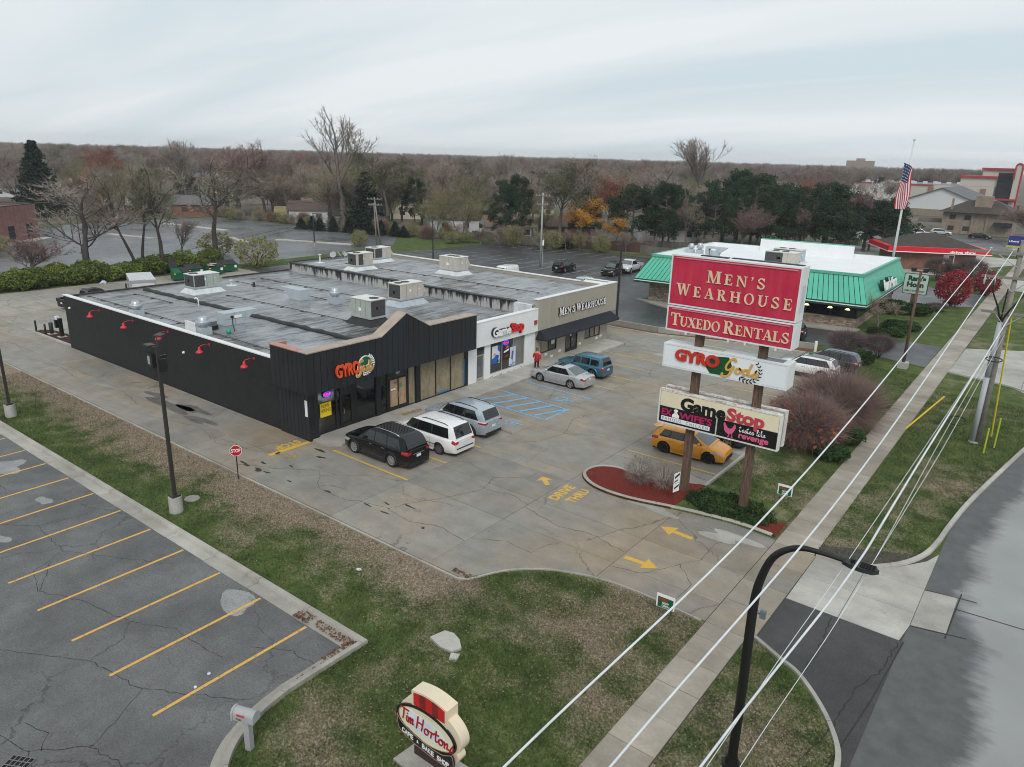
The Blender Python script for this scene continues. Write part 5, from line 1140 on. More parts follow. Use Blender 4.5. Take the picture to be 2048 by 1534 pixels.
adv={'T':0.40,'i':0.18,'m':0.46,'H':0.56,'o':0.42,'r':0.32,'t':0.30,'n':0.36,'s':0.3,' ':0.12}
u=0.0
for ch in 'Tim Hortons':
 for L in SCR.get(ch,[]):
  s.pen([((u+a)*0.515,(c_*0.43+0.19-0.03*u)if True else 0)for a,c_ in L],0.040,4)
 u+=adv[ch]
s.build(TRD2,tm)
text('ALWAYS FRESH',0.62,0.045,(-11.75,ty-0.032,1.62),UX,Z_,NS,0.005,M('faint_gold',(0.56,0.53,0.38),0.5),tm)
m2=MB();m2.prism([(-12.3,11.2),(-11.2,11.1),(-10.4,11.3),(-10.4,12.3),(-12.2,12.3)],-0.05,0.05);m2.build('footing',MAT_KERB,tm)
# ================================================================ SMALL SIGNS
stp=thing('stop_sign','small red STOP sign on a thin black post beside the lane','stop sign',(-31.83,18.91,0))
m2=MB();m2.box(-31.85,18.89,-0.1,-31.81,18.93,1.35);m2.build('post',BLK_L,stp)
fd=Vector((0.80,-0.60,0)).normalized();fu=Vector((0.60,0.80,0)).normalized()
c0=Vector((-31.83,18.91,1.55))+fd*0.03
s=Strokes(c0,fu,Z_,fd,0.004);s.piece(disc(0,0,0.31,0.31,8,PI/8,2*PI+PI/8));s.build(WHT_L,stp,'rim')
s=Strokes(c0+fd*0.005,fu,Z_,fd,0.004);s.piece(disc(0,0,0.285,0.285,8,PI/8,2*PI+PI/8));s.build(M('stop_face',(0.42,0.012,0.02),0.4),stp,'plate')
text('STOP',0.44,0.19,c0+fd*0.011-fu*0.22-Z_*0.085,fu,Z_,fd,0.004,WHT_L,stp,bold=0.02)
def yardsign(x,y,rz,label):
 t=thing('yard_sign',label,'yard sign',(x,y,0));u_=Vector((math.cos(rz),math.sin(rz),0));n_=Vector((u_.y,-u_.x,0));o_=Vector((x,y,0))
 for k in(-0.22,0.22):m2=MB();q=o_+u_*k;m2.tube([(q.x,q.y,-0.05),(q.x,q.y,0.9)],0.008,4);m2.build('leg',BLK_L,t)
 s=Strokes(o_-u_*0.36+Z_*0.38+n_*0.01,u_,Z_,n_,0.012);s.piece([(0,0),(0.72,0),(0.72,0.56),(0,0.56)]);s.build(WHT_L,t,'board')
 s=Strokes(o_-u_*0.36+Z_*0.38+n_*0.026,u_,Z_,n_,0.003);s.piece([(0.06,0.02),(0.66,0.02),(0.66,0.44),(0.06,0.44)]);s.build(GRN_L,t,'print')
 text('GYRO',0.34,0.11,o_-u_*0.26+Z_*0.68+n_*0.031,u_,Z_,n_,0.003,M('gyro_red',None),t,bold=0.04)
 text('NOW',0.26,0.09,o_-u_*0.12+Z_*0.55+n_*0.031,u_,Z_,n_,0.003,WHT_L,t,bold=0.03);text('OPEN',0.30,0.09,o_-u_*0.14+Z_*0.43+n_*0.031,u_,Z_,n_,0.003,WHT_L,t,bold=0.03)
yardsign(-9.45,22.2,0.05,'green and white NOW OPEN yard sign by the entrance kerb')
yardsign(-9.2,34.9,0.05,'green and white NOW OPEN yard sign on the lawn beyond the sign posts')
t=thing('entry_sign','narrow white and black drive-through sign on a thin post in the red mulch','sign',(-13.3,31.0,0))
m2=MB();m2.tube([(-13.3,31.0,0),(-13.3,31.0,1.75)],0.02,5);m2.build('post',M('rust_post',(0.10,0.04,0.03),0.7),t)
nn=Vector((0.97,-0.25,0)).normalized();uu=Vector((0.25,0.97,0)).normalized()
for i,(a,c_,m_)in enumerate(((0.72,1.15,WHT_L),(1.18,1.72,WHT_L))):
 s=Strokes(Vector((-13.3,31.0,0))-uu*0.22+nn*0.022,uu,Z_,nn,0.01);s.piece([(0,a),(0.44,a),(0.44,c_),(0,c_)]);s.build(m_,t,'plate')
s=Strokes(Vector((-13.3,31.0,0))-uu*0.22+nn*0.034,uu,Z_,nn,0.003);s.piece([(0.05,1.42),(0.39,1.56),(0.39,1.68),(0.05,1.54)]);s.piece([(0.05,0.86),(0.39,0.98),(0.39,1.08),(0.05,0.96)]);s.piece([(0.05,1.22),(0.3,1.3),(0.3,1.36),(0.05,1.3)]);s.build(BLK_L,t,'print')
# ================================================================ PAINT ON THE GROUND
def mark(name,p2,mat,label=None,cat=None,z=0.007,group=None,parent=None):
 m2=MB();m2.poly([(x,y,z)for x,y in p2]);o_=m2.build(name,mat,parent)
 if parent is None:kind(o_,'structure')
 return o_
def line(a,c_,w_,mat,z=0.007,name='painted_line'):
 a,c_=Vector(a),Vector(c_);t=(c_-a).normalized();nn=Vector((-t.y,t.x))*w_/2
 return mark(name,[tuple(a+nn),tuple(c_+nn),tuple(c_-nn),tuple(a-nn)],mat,z=z)
for k in range(16):line((-19.05-2.742*k,7.85+0.01*(k%3)),(-19.05-2.742*k-0.04,13.42),0.125,YEL_A,z=-0.006)
for y in(24.42,27.37,30.32):line((-31.2,y+0.08),(-25.15,y),0.13,YEL_C)
for y in(45.3,48.3,51.4,54.45):line((-31.2,y+0.15),(-25.0,y),0.12,YEL_C)
line((-31.2,57.75),(-27.0,57.45),0.1,YEL_F)
line((-31.1,42.65),(-25.06,42.33),0.13,BLU_C);line((-31.0,39.62),(-25.08,39.32),0.13,BLU_C);line((-31.1,36.9),(-25.15,36.65),0.13,BLU_C);line((-31.2,33.5),(-25.2,33.3),0.12,BLU_F)
line((-25.1,36.62),(-25.08,39.35),0.13,BLU_C)
for i in range(5):line((-30.3+1.17*i-0.5,36.9),(-30.3+1.17*i+0.55,39.5),0.22,BLU_C,0.009)
def wheelchair(x,y,mat,sc_=1.0):
 s=Strokes((x,y,0.002),Vector((0,-1,0)),Vector((1,0,0)),Z_,0.006);k=sc_
 s.piece(disc(0.0,1.05*k,0.12*k,0.12*k,10));s.pen([(0,0.92*k),(0.02*k,0.45*k),(0.40*k,0.42*k),(0.52*k,0.0)],0.10*k);s.pen([(0.02*k,0.68*k),(0.34*k,0.66*k)],0.09*k)
 s.pen([(-0.12*k,0.60*k),(-0.34*k,0.32*k),(-0.26*k,-0.02*k),(0.04*k,-0.14*k),(0.30*k,0.04*k)],0.09*k);kind(s.build(mat,None,'painted_wheelchair'),'structure')
wheelchair(-26.9,41.0,BLU_C,1.05);wheelchair(-26.7,34.9,BLU_C,1.0);wheelchair(-26.9,25.9,BLU_F,0.9);wheelchair(-26.9,28.9,BLU_F,0.9)
for y in(35.72,38.4,41.1,43.9,46.6):line((-18.5,y),(-13.12,y+0.12),0.12,YEL_C)
line((-18.5,51.85),(-13.2,52.0),0.12,YEL_C);line((-18.5,54.6),(-13.2,54.7),0.12,YEL_F);line((-18.5,57.4),(-13.2,57.5),0.12,YEL_F)
line((-33.25,21.7),(-33.2,24.4),0.34,YEL_C);
def arrow(x,y,rz,L,mat,hw=0.42,sw_=0.2):
 q=[(-L/2,-sw_/2),(L*0.08,-sw_/2),(L*0.08,-hw),(L/2,0),(L*0.08,hw),(L*0.08,sw_/2),(-L/2,sw_/2)];c_,s_=math.cos(rz),math.sin(rz)
 mark('painted_arrow',[(x+a*c_-b_*s_,y+a*s_+b_*c_)for a,b_ in q],mat)
arrow(-11.95,28.45,PI-0.08,1.62,YEL_C,0.46,0.27);arrow(-11.95,25.08,0.06,1.55,YEL_C,0.46,0.27);arrow(-19.72,29.07,PI*0.78,1.05,YEL_C,0.44,0.27)
arrow(-32.5,22.4,0.3,1.5,YEL_F,0.5,0.3)
def gtext(s_,w_,h,o,U,V,mat):
 me=place_mesh(text_mesh(s_,0.035,0.05),w_,h,o,U,V,Z_,0.004);me.materials.clear();me.materials.append(mat);o_=link('painted_word',me);return kind(o_,'structure')
gtext('DRIVE',1.95,0.55,(-17.93,27.55,0.004),Vector((-0.05,1,0)).normalized(),Vector((-1,-0.05,0)).normalized(),YEL_C)
gtext('THRU',1.7,0.55,(-17.12,27.85,0.004),Vector((-0.05,1,0)).normalized(),Vector((-1,-0.05,0)).normalized(),YEL_C)
gtext('STOP',1.6,0.62,(-34.05,24.1,0.004),Vector((0,-1,0)),Vector((1,0,0)),YEL_C)
mark('painted_patch',[(-32.6,31.0),(-32.1,30.9),(-31.9,32.4),(-32.3,32.7)],YEL_F,z=0.128)
# rear lot and north lot bay lines
for y in(25.05,27.5,30.0,32.5,35.0):line((-87.0,y),(-77.7,y+0.05),0.11,YEL_F)
for y in(29.2,31.65,34.2,36.7,39.2,41.8):line((-92.6,y),(-88.3,y),0.11,YEL_F)
for i in range(17):line((-88.5+2.75*i,107.6+0.32*i*0.15),(-88.5+2.75*i,112.6+0.32*i*0.15),0.11,WHT_A)
for i in range(13):line((-86.0+2.75*i,88.6),(-86.0+2.75*i,98.6),0.11,WHT_A);
line((-86,93.6),(-53,93.6),0.10,WHT_A)
for i in range(11):line((-91.0,66+2.75*i),(-86.0,66+2.75*i),0.11,WHT_A)
for i in range(8):line((-78+2.75*i,76),(-78+2.75*i,81),0.11,WHT_A)
for i in range(4):line((-47.5,67.5+2.9*i),(-42.5,68.3+2.9*i),0.11,WHT_A)
line((-20,108.5),(-14.5,113.5),0.14,WHT_A);line((-16,107.5),(-11.5,112.0),0.14,WHT_A)
for i in range(12):
 for j in range(3):line((-158+4.4*i,60+14*j),(-158+4.4*i+0.8,65+14*j),0.11,WHT_A)
 # blotches that belong to the ground: spilt oil, patched tarmac, dried puddles
def blob(name,cx,cy,rx,ry,mat,z,seed,n=22,k=0.35):
 rr=random.Random(seed);ph=[rr.uniform(0,6.28)for _ in range(4)];am=[rr.uniform(0.3,1)*k/(i+1)for i in range(4)]
 pts=[]
 for i in range(n):
  a=2*PI*i/n;r_=1+sum(am[j]*math.sin((j+2)*a+ph[j])for j in range(4));pts.append((cx+rx*r_*math.cos(a),cy+ry*r_*math.sin(a)))
 return mark(name,pts,mat,z=z)
MAT_PATCHG=asphalt('pale_patch',(0.25,0.25,0.245),(0.20,0.20,0.195),0.85,0.5);MAT_OIL=M('oil_stain',(0.032,0.028,0.026),0.5,var=0.3);MAT_OILW=M('wet_stain',(0.125,0.12,0.112),0.5,var=0.25,scale=1.2)
blob('pale_patch',-22.35,12.75,0.95,0.55,MAT_PATCHG,-0.007,5,k=0.25);blob('pale_patch',-42.0,12.0,1.0,0.7,MAT_PATCHG,-0.007,9,k=0.5);blob('pale_patch',-36.5,11.6,0.5,0.28,MAT_PATCHG,-0.007,14);blob('pale_patch',-34.0,8.9,0.5,0.3,MAT_PATCHG,-0.007,15)
for i,(x,y,a,c_)in enumerate(((-47.9,22.9,1.2,0.28),(-45.0,22.4,2.2,0.55),(-43.4,23.0,1.6,0.4),(-41.2,22.2,1.4,0.35))):blob('wet_stain',x,y,a,c_,MAT_OILW,0.0055,20+i,k=0.5)
for i,(x,y,a,c_)in enumerate(((-33.2,20.2,0.42,0.10),(-32.6,20.9,0.18,0.1),(-32.0,20.2,0.35,0.12),(-31.4,20.3,0.2,0.08),(-31.1,21.6,0.15,0.07),(-29.6,20.4,0.16,0.06),(-27.2,20.9,0.25,0.07),(-24.6,21.2,0.22,0.06),(-24.0,21.9,0.2,0.05),(-23.4,21.2,0.25,0.06),(-23.0,22.4,0.35,0.06),(-31.7,24.0,0.35,0.12),(-30.9,23.4,0.26,0.1),(-21.0,21.3,0.12,0.06))):blob('oil_stain',x,y,a,c_,MAT_OIL,0.0065,40+i,14,0.5)
blob('pale_stain',-14.0,30.0,1.3,0.35,MAT_CONC_PALE,0.0055,61,k=0.5);blob('pale_stain',-9.9,29.6,1.2,0.5,MAT_CONC_PALE,0.0055,62,k=0.6);blob('pale_stain',-26.8,57.0,0.9,0.6,MAT_CONC_PALE,0.0055,63);blob('pale_stain',-13.6,40.6,0.5,1.2,MAT_CONC_PALE,0.0055,64)
b=NB('crack_fill');MAT_CRACK=b.fin((0.022,0.021,0.019),0.8)
# long open cracks across the slabs and the tarmac (each a thin ragged strip)
cm=MB()
def crack(pts,w_=0.02,z=0.0045,seed=0):
 rr=random.Random(seed+len(pts));P=dense(pts,0.22)
 L=[];
 q=[Vector((p_[0]+rr.gauss(0,0.035),p_[1]+rr.gauss(0,0.035)))for p_ in P]
 for i in range(len(q)-1):
  t=(q[i+1]-q[i]).normalized();nn=Vector((-t.y,t.x));w0=w_*rr.uniform(0.3,1.2)/2;w1=w_*rr.uniform(0.3,1.2)/2
  cm.poly([(q[i].x+nn.x*w0,q[i].y+nn.y*w0,z),(q[i+1].x+nn.x*w1,q[i+1].y+nn.y*w1,z),(q[i+1].x-nn.x*w1,q[i+1].y-nn.y*w1,z),(q[i].x-nn.x*w0,q[i].y-nn.y*w0,z)])
for i,pts in enumerate(([(-33.5,19.9),(-31.5,20.9),(-29.5,22.3),(-28.3,22.5),(-27.0,23.6),(-25.2,24.2)],[(-29.5,22.3),(-28.0,20.9),(-26.0,20.8),(-25.3,21.2)],[(-25.3,21.2),(-23.6,21.6),(-22.0,21.3),(-20.5,21.9),(-18.8,21.6)],[(-23.6,21.6),(-23.0,23.0),(-22.3,24.3)],
[(-22.3,24.3),(-21.5,26.2),(-22.0,27.6),(-24.3,28.3),(-25.1,27.6)],[(-21.5,26.2),(-19.9,26.6),(-18.8,26.2)],[(-22.0,27.6),(-20.5,29.0),(-20.6,29.8)],[(-18.7,22.0),(-17.4,22.8),(-16.0,22.7),(-15.6,24.3)],[(-18.7,26.0),(-16.5,25.4),(-15.0,25.8),(-12.9,25.4)],[(-12.8,24.0),(-11.6,24.3),(-10.6,26.0),(-10.1,27.0),(-10.2,28.6),(-9.4,29.9),(-9.2,30.8)],[(-10.6,26.0),(-9.6,24.9),(-9.7,23.2)],
[(-25.0,31.6),(-23.2,33.4),(-22.8,35.5),(-20.9,36.5),(-18.8,36.3)],[(-22.8,35.5),(-23.8,38.0),(-23.1,41.0)],[(-18.6,42.5),(-20.6,43.8),(-22.4,44.1),(-25.0,46.4)],[(-20.6,43.8),(-21.0,48.0),(-20.0,52.0)],[(-64,21.0),(-59,21.5),(-54,20.9),(-50,21.8),(-47,21.2)],[(-72,21.0),(-69,22.0),(-66,21.4)],[(-78,24),(-76.5,25.6),(-77,28)],[(-44,20.6),(-40,21.6),(-37,20.8),(-33.6,21.9)])):crack(pts,0.024,0.0048,i)
for i,pts in enumerate(([(-30,3.5),(-27,6.0),(-25.8,6.2),(-23,7.8),(-20.4,8.2),(-17.5,10.0)],[(-23,7.8),(-23.3,9.0),(-24.2,9.6),(-22.5,10.4),(-19.9,10.6)],[(-20.4,8.2),(-19.2,6.2),(-16.8,6.6)],[(-40,7),(-37,8.4),(-34,10.4),(-31,10.2),(-28,11.8),(-26.5,12.6)],[(-31,10.2),(-30.2,8.8),(-28.6,8.4)],[(-34,10.4),(-33.6,12.4)],[(-46,9),(-43,10.8),(-39,10.9)],[(-24.2,9.6),(-26.4,9.2),(-28.6,8.4),(-30.5,9.6)],[(-19.2,6.2),(-20.4,5.0),(-22,4.6)],[(-20.4,5.0),(-19.4,4.4)],[(-17.2,12.4),(-18.6,12.2),(-19.6,11.5)],[(-21.6,5.4),(-20.6,5.6),(-20.2,5.2)])):crack(pts,0.025,-0.0065,40+i)
for i,pts in enumerate(([(-2.3,26.2),(-2.4,24.4),(-2.9,22.6),(-3.0,20.8),(-3.3,18.8)],[(-4.6,26.3),(-4.4,24.0),(-4.5,22.4)])):crack(pts,0.05,-0.003,70+i)
kind(cm.build('pavement_cracks',MAT_CRACK,None),'stuff')
# storm drain
gr=thing('storm_drain','rectangular iron grate in the corner of the asphalt lot','drain',(-20.1,4.65,-0.01),0.5)
m2=MB();m2.box(-0.36,-0.26,-0.04,0.36,0.26,0.001);m2.build('frame',M('grate_dark',(0.01,0.01,0.01),0.9),gr,False)
for i in range(6):m2=MB();m2.box(-0.35+0.138*i-0.012,-0.25,0.0015,-0.35+0.138*i+0.012,0.25,0.016);m2.build('bar',M('grate_iron',(0.20,0.20,0.20),0.55,0.4),gr,False)
for i in range(4):m2=MB();m2.box(-0.36,-0.25+0.166*i-0.014,0.0165,0.36,-0.25+0.166*i+0.014,0.022);m2.build('bar',M('grate_iron',None),gr,False)
m2=MB();m2.smooth=True;m2.lathe([(0,0.04),(0.28,0.04),(0.34,0.02),(0.36,-0.02)],(-31.5,16.2,0),18);o_=m2.build('manhole_ring',MAT_KERB);tag(o_,'round concrete access cover in the grass beside the lamp post base','manhole')
# ================================================================ VEHICLES
def carpaint(name,col,metal=0.0,flake=0.0,rough=0.28):
 if name in _mc:return _mc[name]
 b=NB(name);p=b.obj()
 dirt=b.noise(p,1.3,4,0.65);x,y,z=b.sep(p)
 c=b.scale_col(col,b.step(dirt,0.3,0.7,0.92,1.06))
 low=b.math('MULTIPLY',b.step(z,0.15,0.75,0.35,0.0),b.step(dirt,0.35,0.65))
 c=b.mix(low,c,(0.12,0.11,0.10))
 b.fin(c,b.step(dirt,0.3,0.7,rough-0.06,rough+0.08),metal,0.4 if sum(col)>.1 else 0.15,0.7 if sum(col)>.1 else 0.45)
 _mc[name]=b.m;return b.m
RUB=M('tyre_rubber',(0.014,0.014,0.014),0.8,var=0.15,coord='obj');PLAST=M('black_plastic',(0.016,0.016,0.017),0.6,var=0.1,coord='obj')
CHR=M('chrome_trim',(0.55,0.55,0.56),0.25,0.9,var=0.05,coord='obj');RIMS=M('alloy_silver',(0.42,0.42,0.43),0.35,0.7,var=0.08,coord='obj');RIMK=M('alloy_black',(0.012,0.012,0.013),0.35,0.3,coord='obj');RIMG=M('alloy_grey',(0.22,0.21,0.20),0.4,0.6,coord='obj')
TAIL=M('tail_red',(0.36,0.006,0.012),0.2,var=0.15,coat=0.6,coord='obj');HEADL=M('headlight_clear',(0.45,0.46,0.47),0.12,0.3,var=0.2,scale=8,coat=0.8,coord='obj');PLATE=M('plate_white',(0.60,0.62,0.66),0.5,coord='obj')
CGL=glass('car_glass',(0.010,0.012,0.013),0.03,0.7);CGLB=glass('car_glass_pale',(0.085,0.105,0.105),0.05,0.8)
_wheels={}
def wheel_mesh(r,wd,rim,spokes,detail=True):
 k=(r,wd,rim.name,spokes)
 if k in _wheels:return _wheels[k]
 m2=MB();m2.smooth=True;rr=r*0.70
 m2.lathe([(rr,-wd/2),(r*0.93,-wd/2),(r,-wd*0.33),(r,wd*0.33),(r*0.93,wd/2),(rr,wd/2),(rr-0.01,wd*0.2),(rr-0.01,-wd*0.2),(rr,-wd/2)],(0,0,0),24,'Y');tyre=m2.mesh('tyre',RUB)
 m2=MB()
 m2.lathe([(rr,wd*0.46),(rr*0.95,wd*0.5),(rr*0.88,wd*0.46),(rr*0.86,wd*0.15),(0.0,wd*0.10)],(0,0,0),24,'Y')
 f_=len(m2.f)
 for i in range(spokes):
  a=2*PI*i/spokes;ca,sa=math.cos(a),math.sin(a);q=[]
  for rr_,hw in((rr*0.18,0.035),(rr*0.90,0.03)):
   for s_ in(-1,1):
    for y in(wd*0.30,wd*0.46):q.append((rr_*ca-s_*hw*sa,y,rr_*sa+s_*hw*ca))
  m2.add(q,[(0,1,3,2),(4,6,7,5),(0,4,5,1),(2,3,7,6),(1,5,7,3),(0,2,6,4)])
 m2.lathe([(rr*0.24,wd*0.3),(rr*0.24,wd*0.49),(0,wd*0.50)],(0,0,0),12,'Y')
 m2.m=[1 if(len(m2.f)and i<f_ and i>=f_-24)else 0 for i in range(len(m2.f))]
 rimm=m2.mesh('rim',[rim,PLAST]);bm=bmesh.new()
 for me in(tyre,rimm):bm.from_mesh(me);bmesh.ops.recalc_face_normals(bm,faces=bm.faces);bm.to_mesh(me);bm.clear()
 _wheels[k]=(tyre,rimm);return _wheels[k]
def lerp(a,b_,t):return a+(b_-a)*t
def prof(P,x):
 if x<=P[0][0]:return P[0][1]
 for(a,za),(b_,zb)in zip(P,P[1:]):
  if x<=b_:
   t=(x-a)/(b_-a);return lerp(za,zb,t)
 return P[-1][1]
def soft(P,k=5):
 return[(v.x,v.y)for v in cr_spline([Vector((a,b_,0))for a,b_ in P],k)]
class Car:
 """body lofted from side profiles; every panel, window, lamp and wheel is its own part"""
 def __init__(s,label,paint,loc,rz,L,W,wb,fo,r,shoulder,roof,wins,ws,rw,tumble=0.28,zc=0.22,clad=False,rim=RIMS,spokes=5,rails=None,plate=True,glass_=CGL,roofm=None,tail=None,head=None,cat='car',name='parked_car',group=None,wsg=None,rwg=None,bumper_black=True,pillar_black=True):
  s.t=thing(name,label,cat,loc,rz,group);s.L,s.W,s.wb,s.zc,s.k=L,W,wb,zc,tumble
  s.xf=L/2-fo;s.xr=s.xf-wb;s.r=r
  s.sh=shoulder;s.rf=roof;t=s.t
  hl=L/2
  xs=set([-hl,hl]);n=30
  for i in range(n+1):xs.add(-hl+L*i/n)
  for xw in(s.xf,s.xr):
   ra=r+0.07
   for i in range(13):
    xs.add(xw+ra*math.cos(PI*i/12));
   xs.add(xw-ra-0.004);xs.add(xw+ra+0.004)
  for e in(0.03,0.08,0.16,0.28):xs.add(-hl+e);xs.add(hl-e)
  xs=sorted(x for x in xs if-hl<=x<=hl)
  rows=[]
  for x in xs:
   w_=s.w(x);zb=s.zbot(x);zs=prof(s.sh,x);h=zs-zc
   half=[(w_*0.90,zb),(w_*0.965,max(zb,zc+0.10*h)),(w_*1.0,max(zb+0.004,zc+0.38*h)),(w_*1.0,max(zb+0.008,zc+0.62*h)),(w_*0.975,max(zb+0.012,zc+0.86*h)),(w_*0.945,max(zb+0.016,zs-0.03)),(w_*0.90,max(zb+0.018,zs)),(w_*0.55,max(zb+0.02,zs+0.035)),(0.0,max(zb+0.02,zs+0.045))]
   rows.append([(x,y,z)for y,z in half]+[(x,-y,z)for y,z in half[-2::-1]])
  m2=MB();m2.smooth=True;m2.grid(rows);m2.smooth=False;m2.poly(rows[0]);m2.poly(rows[-1])
  o=m2.build('body',paint,t,False);smooth(o.data,38)
  # dark underbody and wheel wells
  m2=MB();m2.box(-hl+0.10,-W/2*0.78,zc-0.04,hl-0.10,W/2*0.78,0.62);m2.build('underbody',PLAST,t,False)
  if roof:
   g0,g1=roof[0][0],roof[-1][0];gx=sorted(set([g0,g1]+[g0+(g1-g0)*i/26 for i in range(27)]+[p_[0]for p_ in roof]));rows=[]
   for x in gx:
    zt=prof(roof,x);zs=prof(s.sh,x)-0.025;zt=max(zt,zs+0.02);wb_=s.wbase(x);wt=wb_-s.k*(zt-zs)
    half=[(wb_,zs),(lerp(wb_,wt,0.5),lerp(zs,zt,0.5)),(wt+0.0,lerp(zs,zt,0.93)),(wt-0.05,zt),(wt*0.55,zt+0.022),(0,zt+0.03)]
    rows.append([(x,y,z)for y,z in half]+[(x,-y,z)for y,z in half[-2::-1]])
   m2=MB();m2.smooth=True;m2.grid(rows);m2.smooth=False;m2.poly(rows[0]);m2.poly(rows[-1]);o=m2.build('cabin',[paint],t,False);smooth(o.data,32)
   if roofm:
    m2=MB();a,c_=ws[1]-0.05,rw[1]+0.05
    m2.grid([[(lerp(c_,a,i/8),y*(s.wtop(lerp(c_,a,i/8))-0.10),prof(roof,lerp(c_,a,i/8))+0.034-0.012*abs(y))for y in(-1,-0.5,0,0.5,1)]for i in range(9)]);m2.build('roof_panel',roofm,t,False)
   if wins and pillar_black:
    f_,l_=wins[0],wins[-1];z0,z1=f_[4]-0.015,max(f_[5],l_[5])+0.015
    for sg in(1,-1):
     m2=MB();m2.grid([[(x,sg*(s.gy(x,z)+0.005),z)for x in[lerp(lerp(l_[0],l_[2],v)-0.02,lerp(f_[1],f_[3],v)+0.03,i/12)for i in range(13)]]for v,z in[(j/4,lerp(z0,z1,j/4))for j in range(5)]]);m2.build('pillar_trim',PLAST,t,False)
   for wn_ in wins:
    xb0,xb1,xt0,xt1,z0,z1=wn_
    for sg in(1,-1):
     m2=MB();rows=[]
     for j in range(5):
      v=j/4;z=lerp(z0,z1,v);a,c_=lerp(xb0,xt0,v),lerp(xb1,xt1,v)
      rows.append([(lerp(a,c_,i/6),sg*(s.gy(lerp(a,c_,i/6),z)+0.010),z)for i in range(7)])
     m2.grid(rows);m2.build('window',glass_,t,False)
   for nm,(xa,xb),g_ in(('windshield',ws,wsg or CGL),('rear_window',rw,rwg or CGL)):
    if xa==xb:continue
    m2=MB();rows=[]
    for i in range(9):
     v=0.06+0.88*i/8;x=lerp(xa,xb,v);zt=prof(roof,x);m_=s.wtop(x)-0.075
     rows.append([(x+(0.010 if nm=='windshield' else-0.010),y*m_,zt+0.022+0.014*(1-abs(y)))for y in(-1,-0.6,0,0.6,1)])
    m2.grid(rows);m2.build(nm,g_,t,False)
  for xw in(s.xf,s.xr):
   for sg in(1,-1):
    ty_,rm=wheel_mesh(r,0.23,rim,spokes);wh=bpy.data.objects.new('wheel',None);COL.objects.link(wh);wh.parent=t;wh.empty_display_size=0.1
    wh.location=(xw,sg*(W/2-0.125),r);wh.rotation_euler=(0,R.uniform(0,1),0 if sg>0 else PI)
    link('tyre',ty_,wh,False);link('rim',rm,wh,False)
    if clad:
     ra=r+0.075;m2=MB();m2.tube([(xw+ra*math.cos(a),sg*(s.w(xw)+0.0),r*0.98+ra*math.sin(a))for a in[PI*(-0.08+1.16*i/14)for i in range(15)]],0.04,5);m2.build('arch_trim',PLAST,t,False)
     # sills, seams, handles
  for sg in(1,-1):
   m2=MB();a,c_=s.xr+r+0.09,s.xf-r-0.09;z1=zc+(0.16 if clad else 0.06)
   m2.box(a,sg*(s.w(0)*0.955)-0.012 if sg>0 else-s.w(0)*1.0,zc-0.02,c_,s.w(0)*1.0 if sg>0 else sg*(s.w(0)*0.955)+0.012,z1);m2.build('sill',PLAST if clad or bumper_black else paint,t,False)
   seams=[wn_[0]for wn_ in wins[:2]]+[wins[0][1]]if wins else[]
   for xx in seams:
    m2=MB();zs=prof(s.sh,xx);rows=[[(xx-0.007,sg*(s.ly(xx,z)+0.004),z),(xx+0.007,sg*(s.ly(xx,z)+0.004),z)]for z in[zc+0.12+(zs-0.06-zc-0.12)*i/6 for i in range(7)]];m2.grid(rows);m2.build('door_seam',PLAST,t,False)
   for wn_ in wins[:2]:
    xx=wn_[0]+0.16;zz=prof(s.sh,xx)-0.15;yy=s.ly(xx,zz);m2=MB();m2.box(xx-0.09,sg*yy-(0.0 if sg>0 else 0.03),zz-0.015,xx+0.09,sg*yy+(0.03 if sg>0 else 0.0),zz+0.018);m2.build('door_handle',CHR if clad else paint,t,False)
   if wins:
    xx=wins[0][1]-0.14;zz=prof(s.sh,xx)+0.03;yy=s.wbase(xx);m2=MB();m2.smooth=True
    m2.lathe([(0,-0.12),(0.06,-0.10),(0.085,0.0),(0.06,0.10),(0,0.12)],(xx,sg*(yy+0.13),zz+0.08),10,'Y');m2.tube([(xx,sg*yy,zz+0.02),(xx,sg*(yy+0.1),zz+0.06)],0.025,5);m2.build('mirror',paint if not clad else PLAST,t,False)
    # lamps wrap the corners
   for key,mt,e in(('headlight',HEADL,head or(0.62,0.02,0.60,0.82)),('tail_light',TAIL,tail or(-0.30,0.0,0.68,0.95))):
    a,c_,z0,z1=e;m2=MB();rows=[]
    if key=='headlight':xa,xb=hl-a,hl-c_
    else:xa,xb=-hl,-hl+max(abs(a),abs(c_))
    for i in range(6):
     x=lerp(xa,xb,i/5);zz1=min(z1,prof(s.sh,x)-0.02);zz0=lerp(z0,zz1,0.35*abs(i/5-(1 if key=='headlight' else 0)))
     rows.append([(x,sg*(s.ly(x,z)+0.012),z)for z in[lerp(zz0,zz1,j/4)for j in range(5)]])
    m2.grid(rows)
    ex=hl+0.012 if key=='headlight' else-hl-0.012;yi=s.w(hl)*(0.50 if key=='headlight' else 0.66);yo=s.w(hl)*0.985
    zz1=min(z1,prof(s.sh,ex)-0.02)
    m2.poly([(ex,sg*yi,lerp(z0,zz1,0.3)),(ex,sg*yo,z0),(ex,sg*yo,zz1),(ex,sg*yi,zz1)]);m2.build(key,mt,t,False)
  if plate:
   zz=0.66 if zc>0.2 else 0.72
   m2=MB();m2.box(-hl-0.022,-0.16,zz,-hl-0.008,0.16,zz+0.15);m2.build('licence_plate',PLATE,t,False)
   m2=MB();m2.box(-hl-0.02,-0.42,zz+0.19,-hl-0.008,0.42,zz+0.225);m2.build('trim_bar',CHR if clad else paint,t,False)
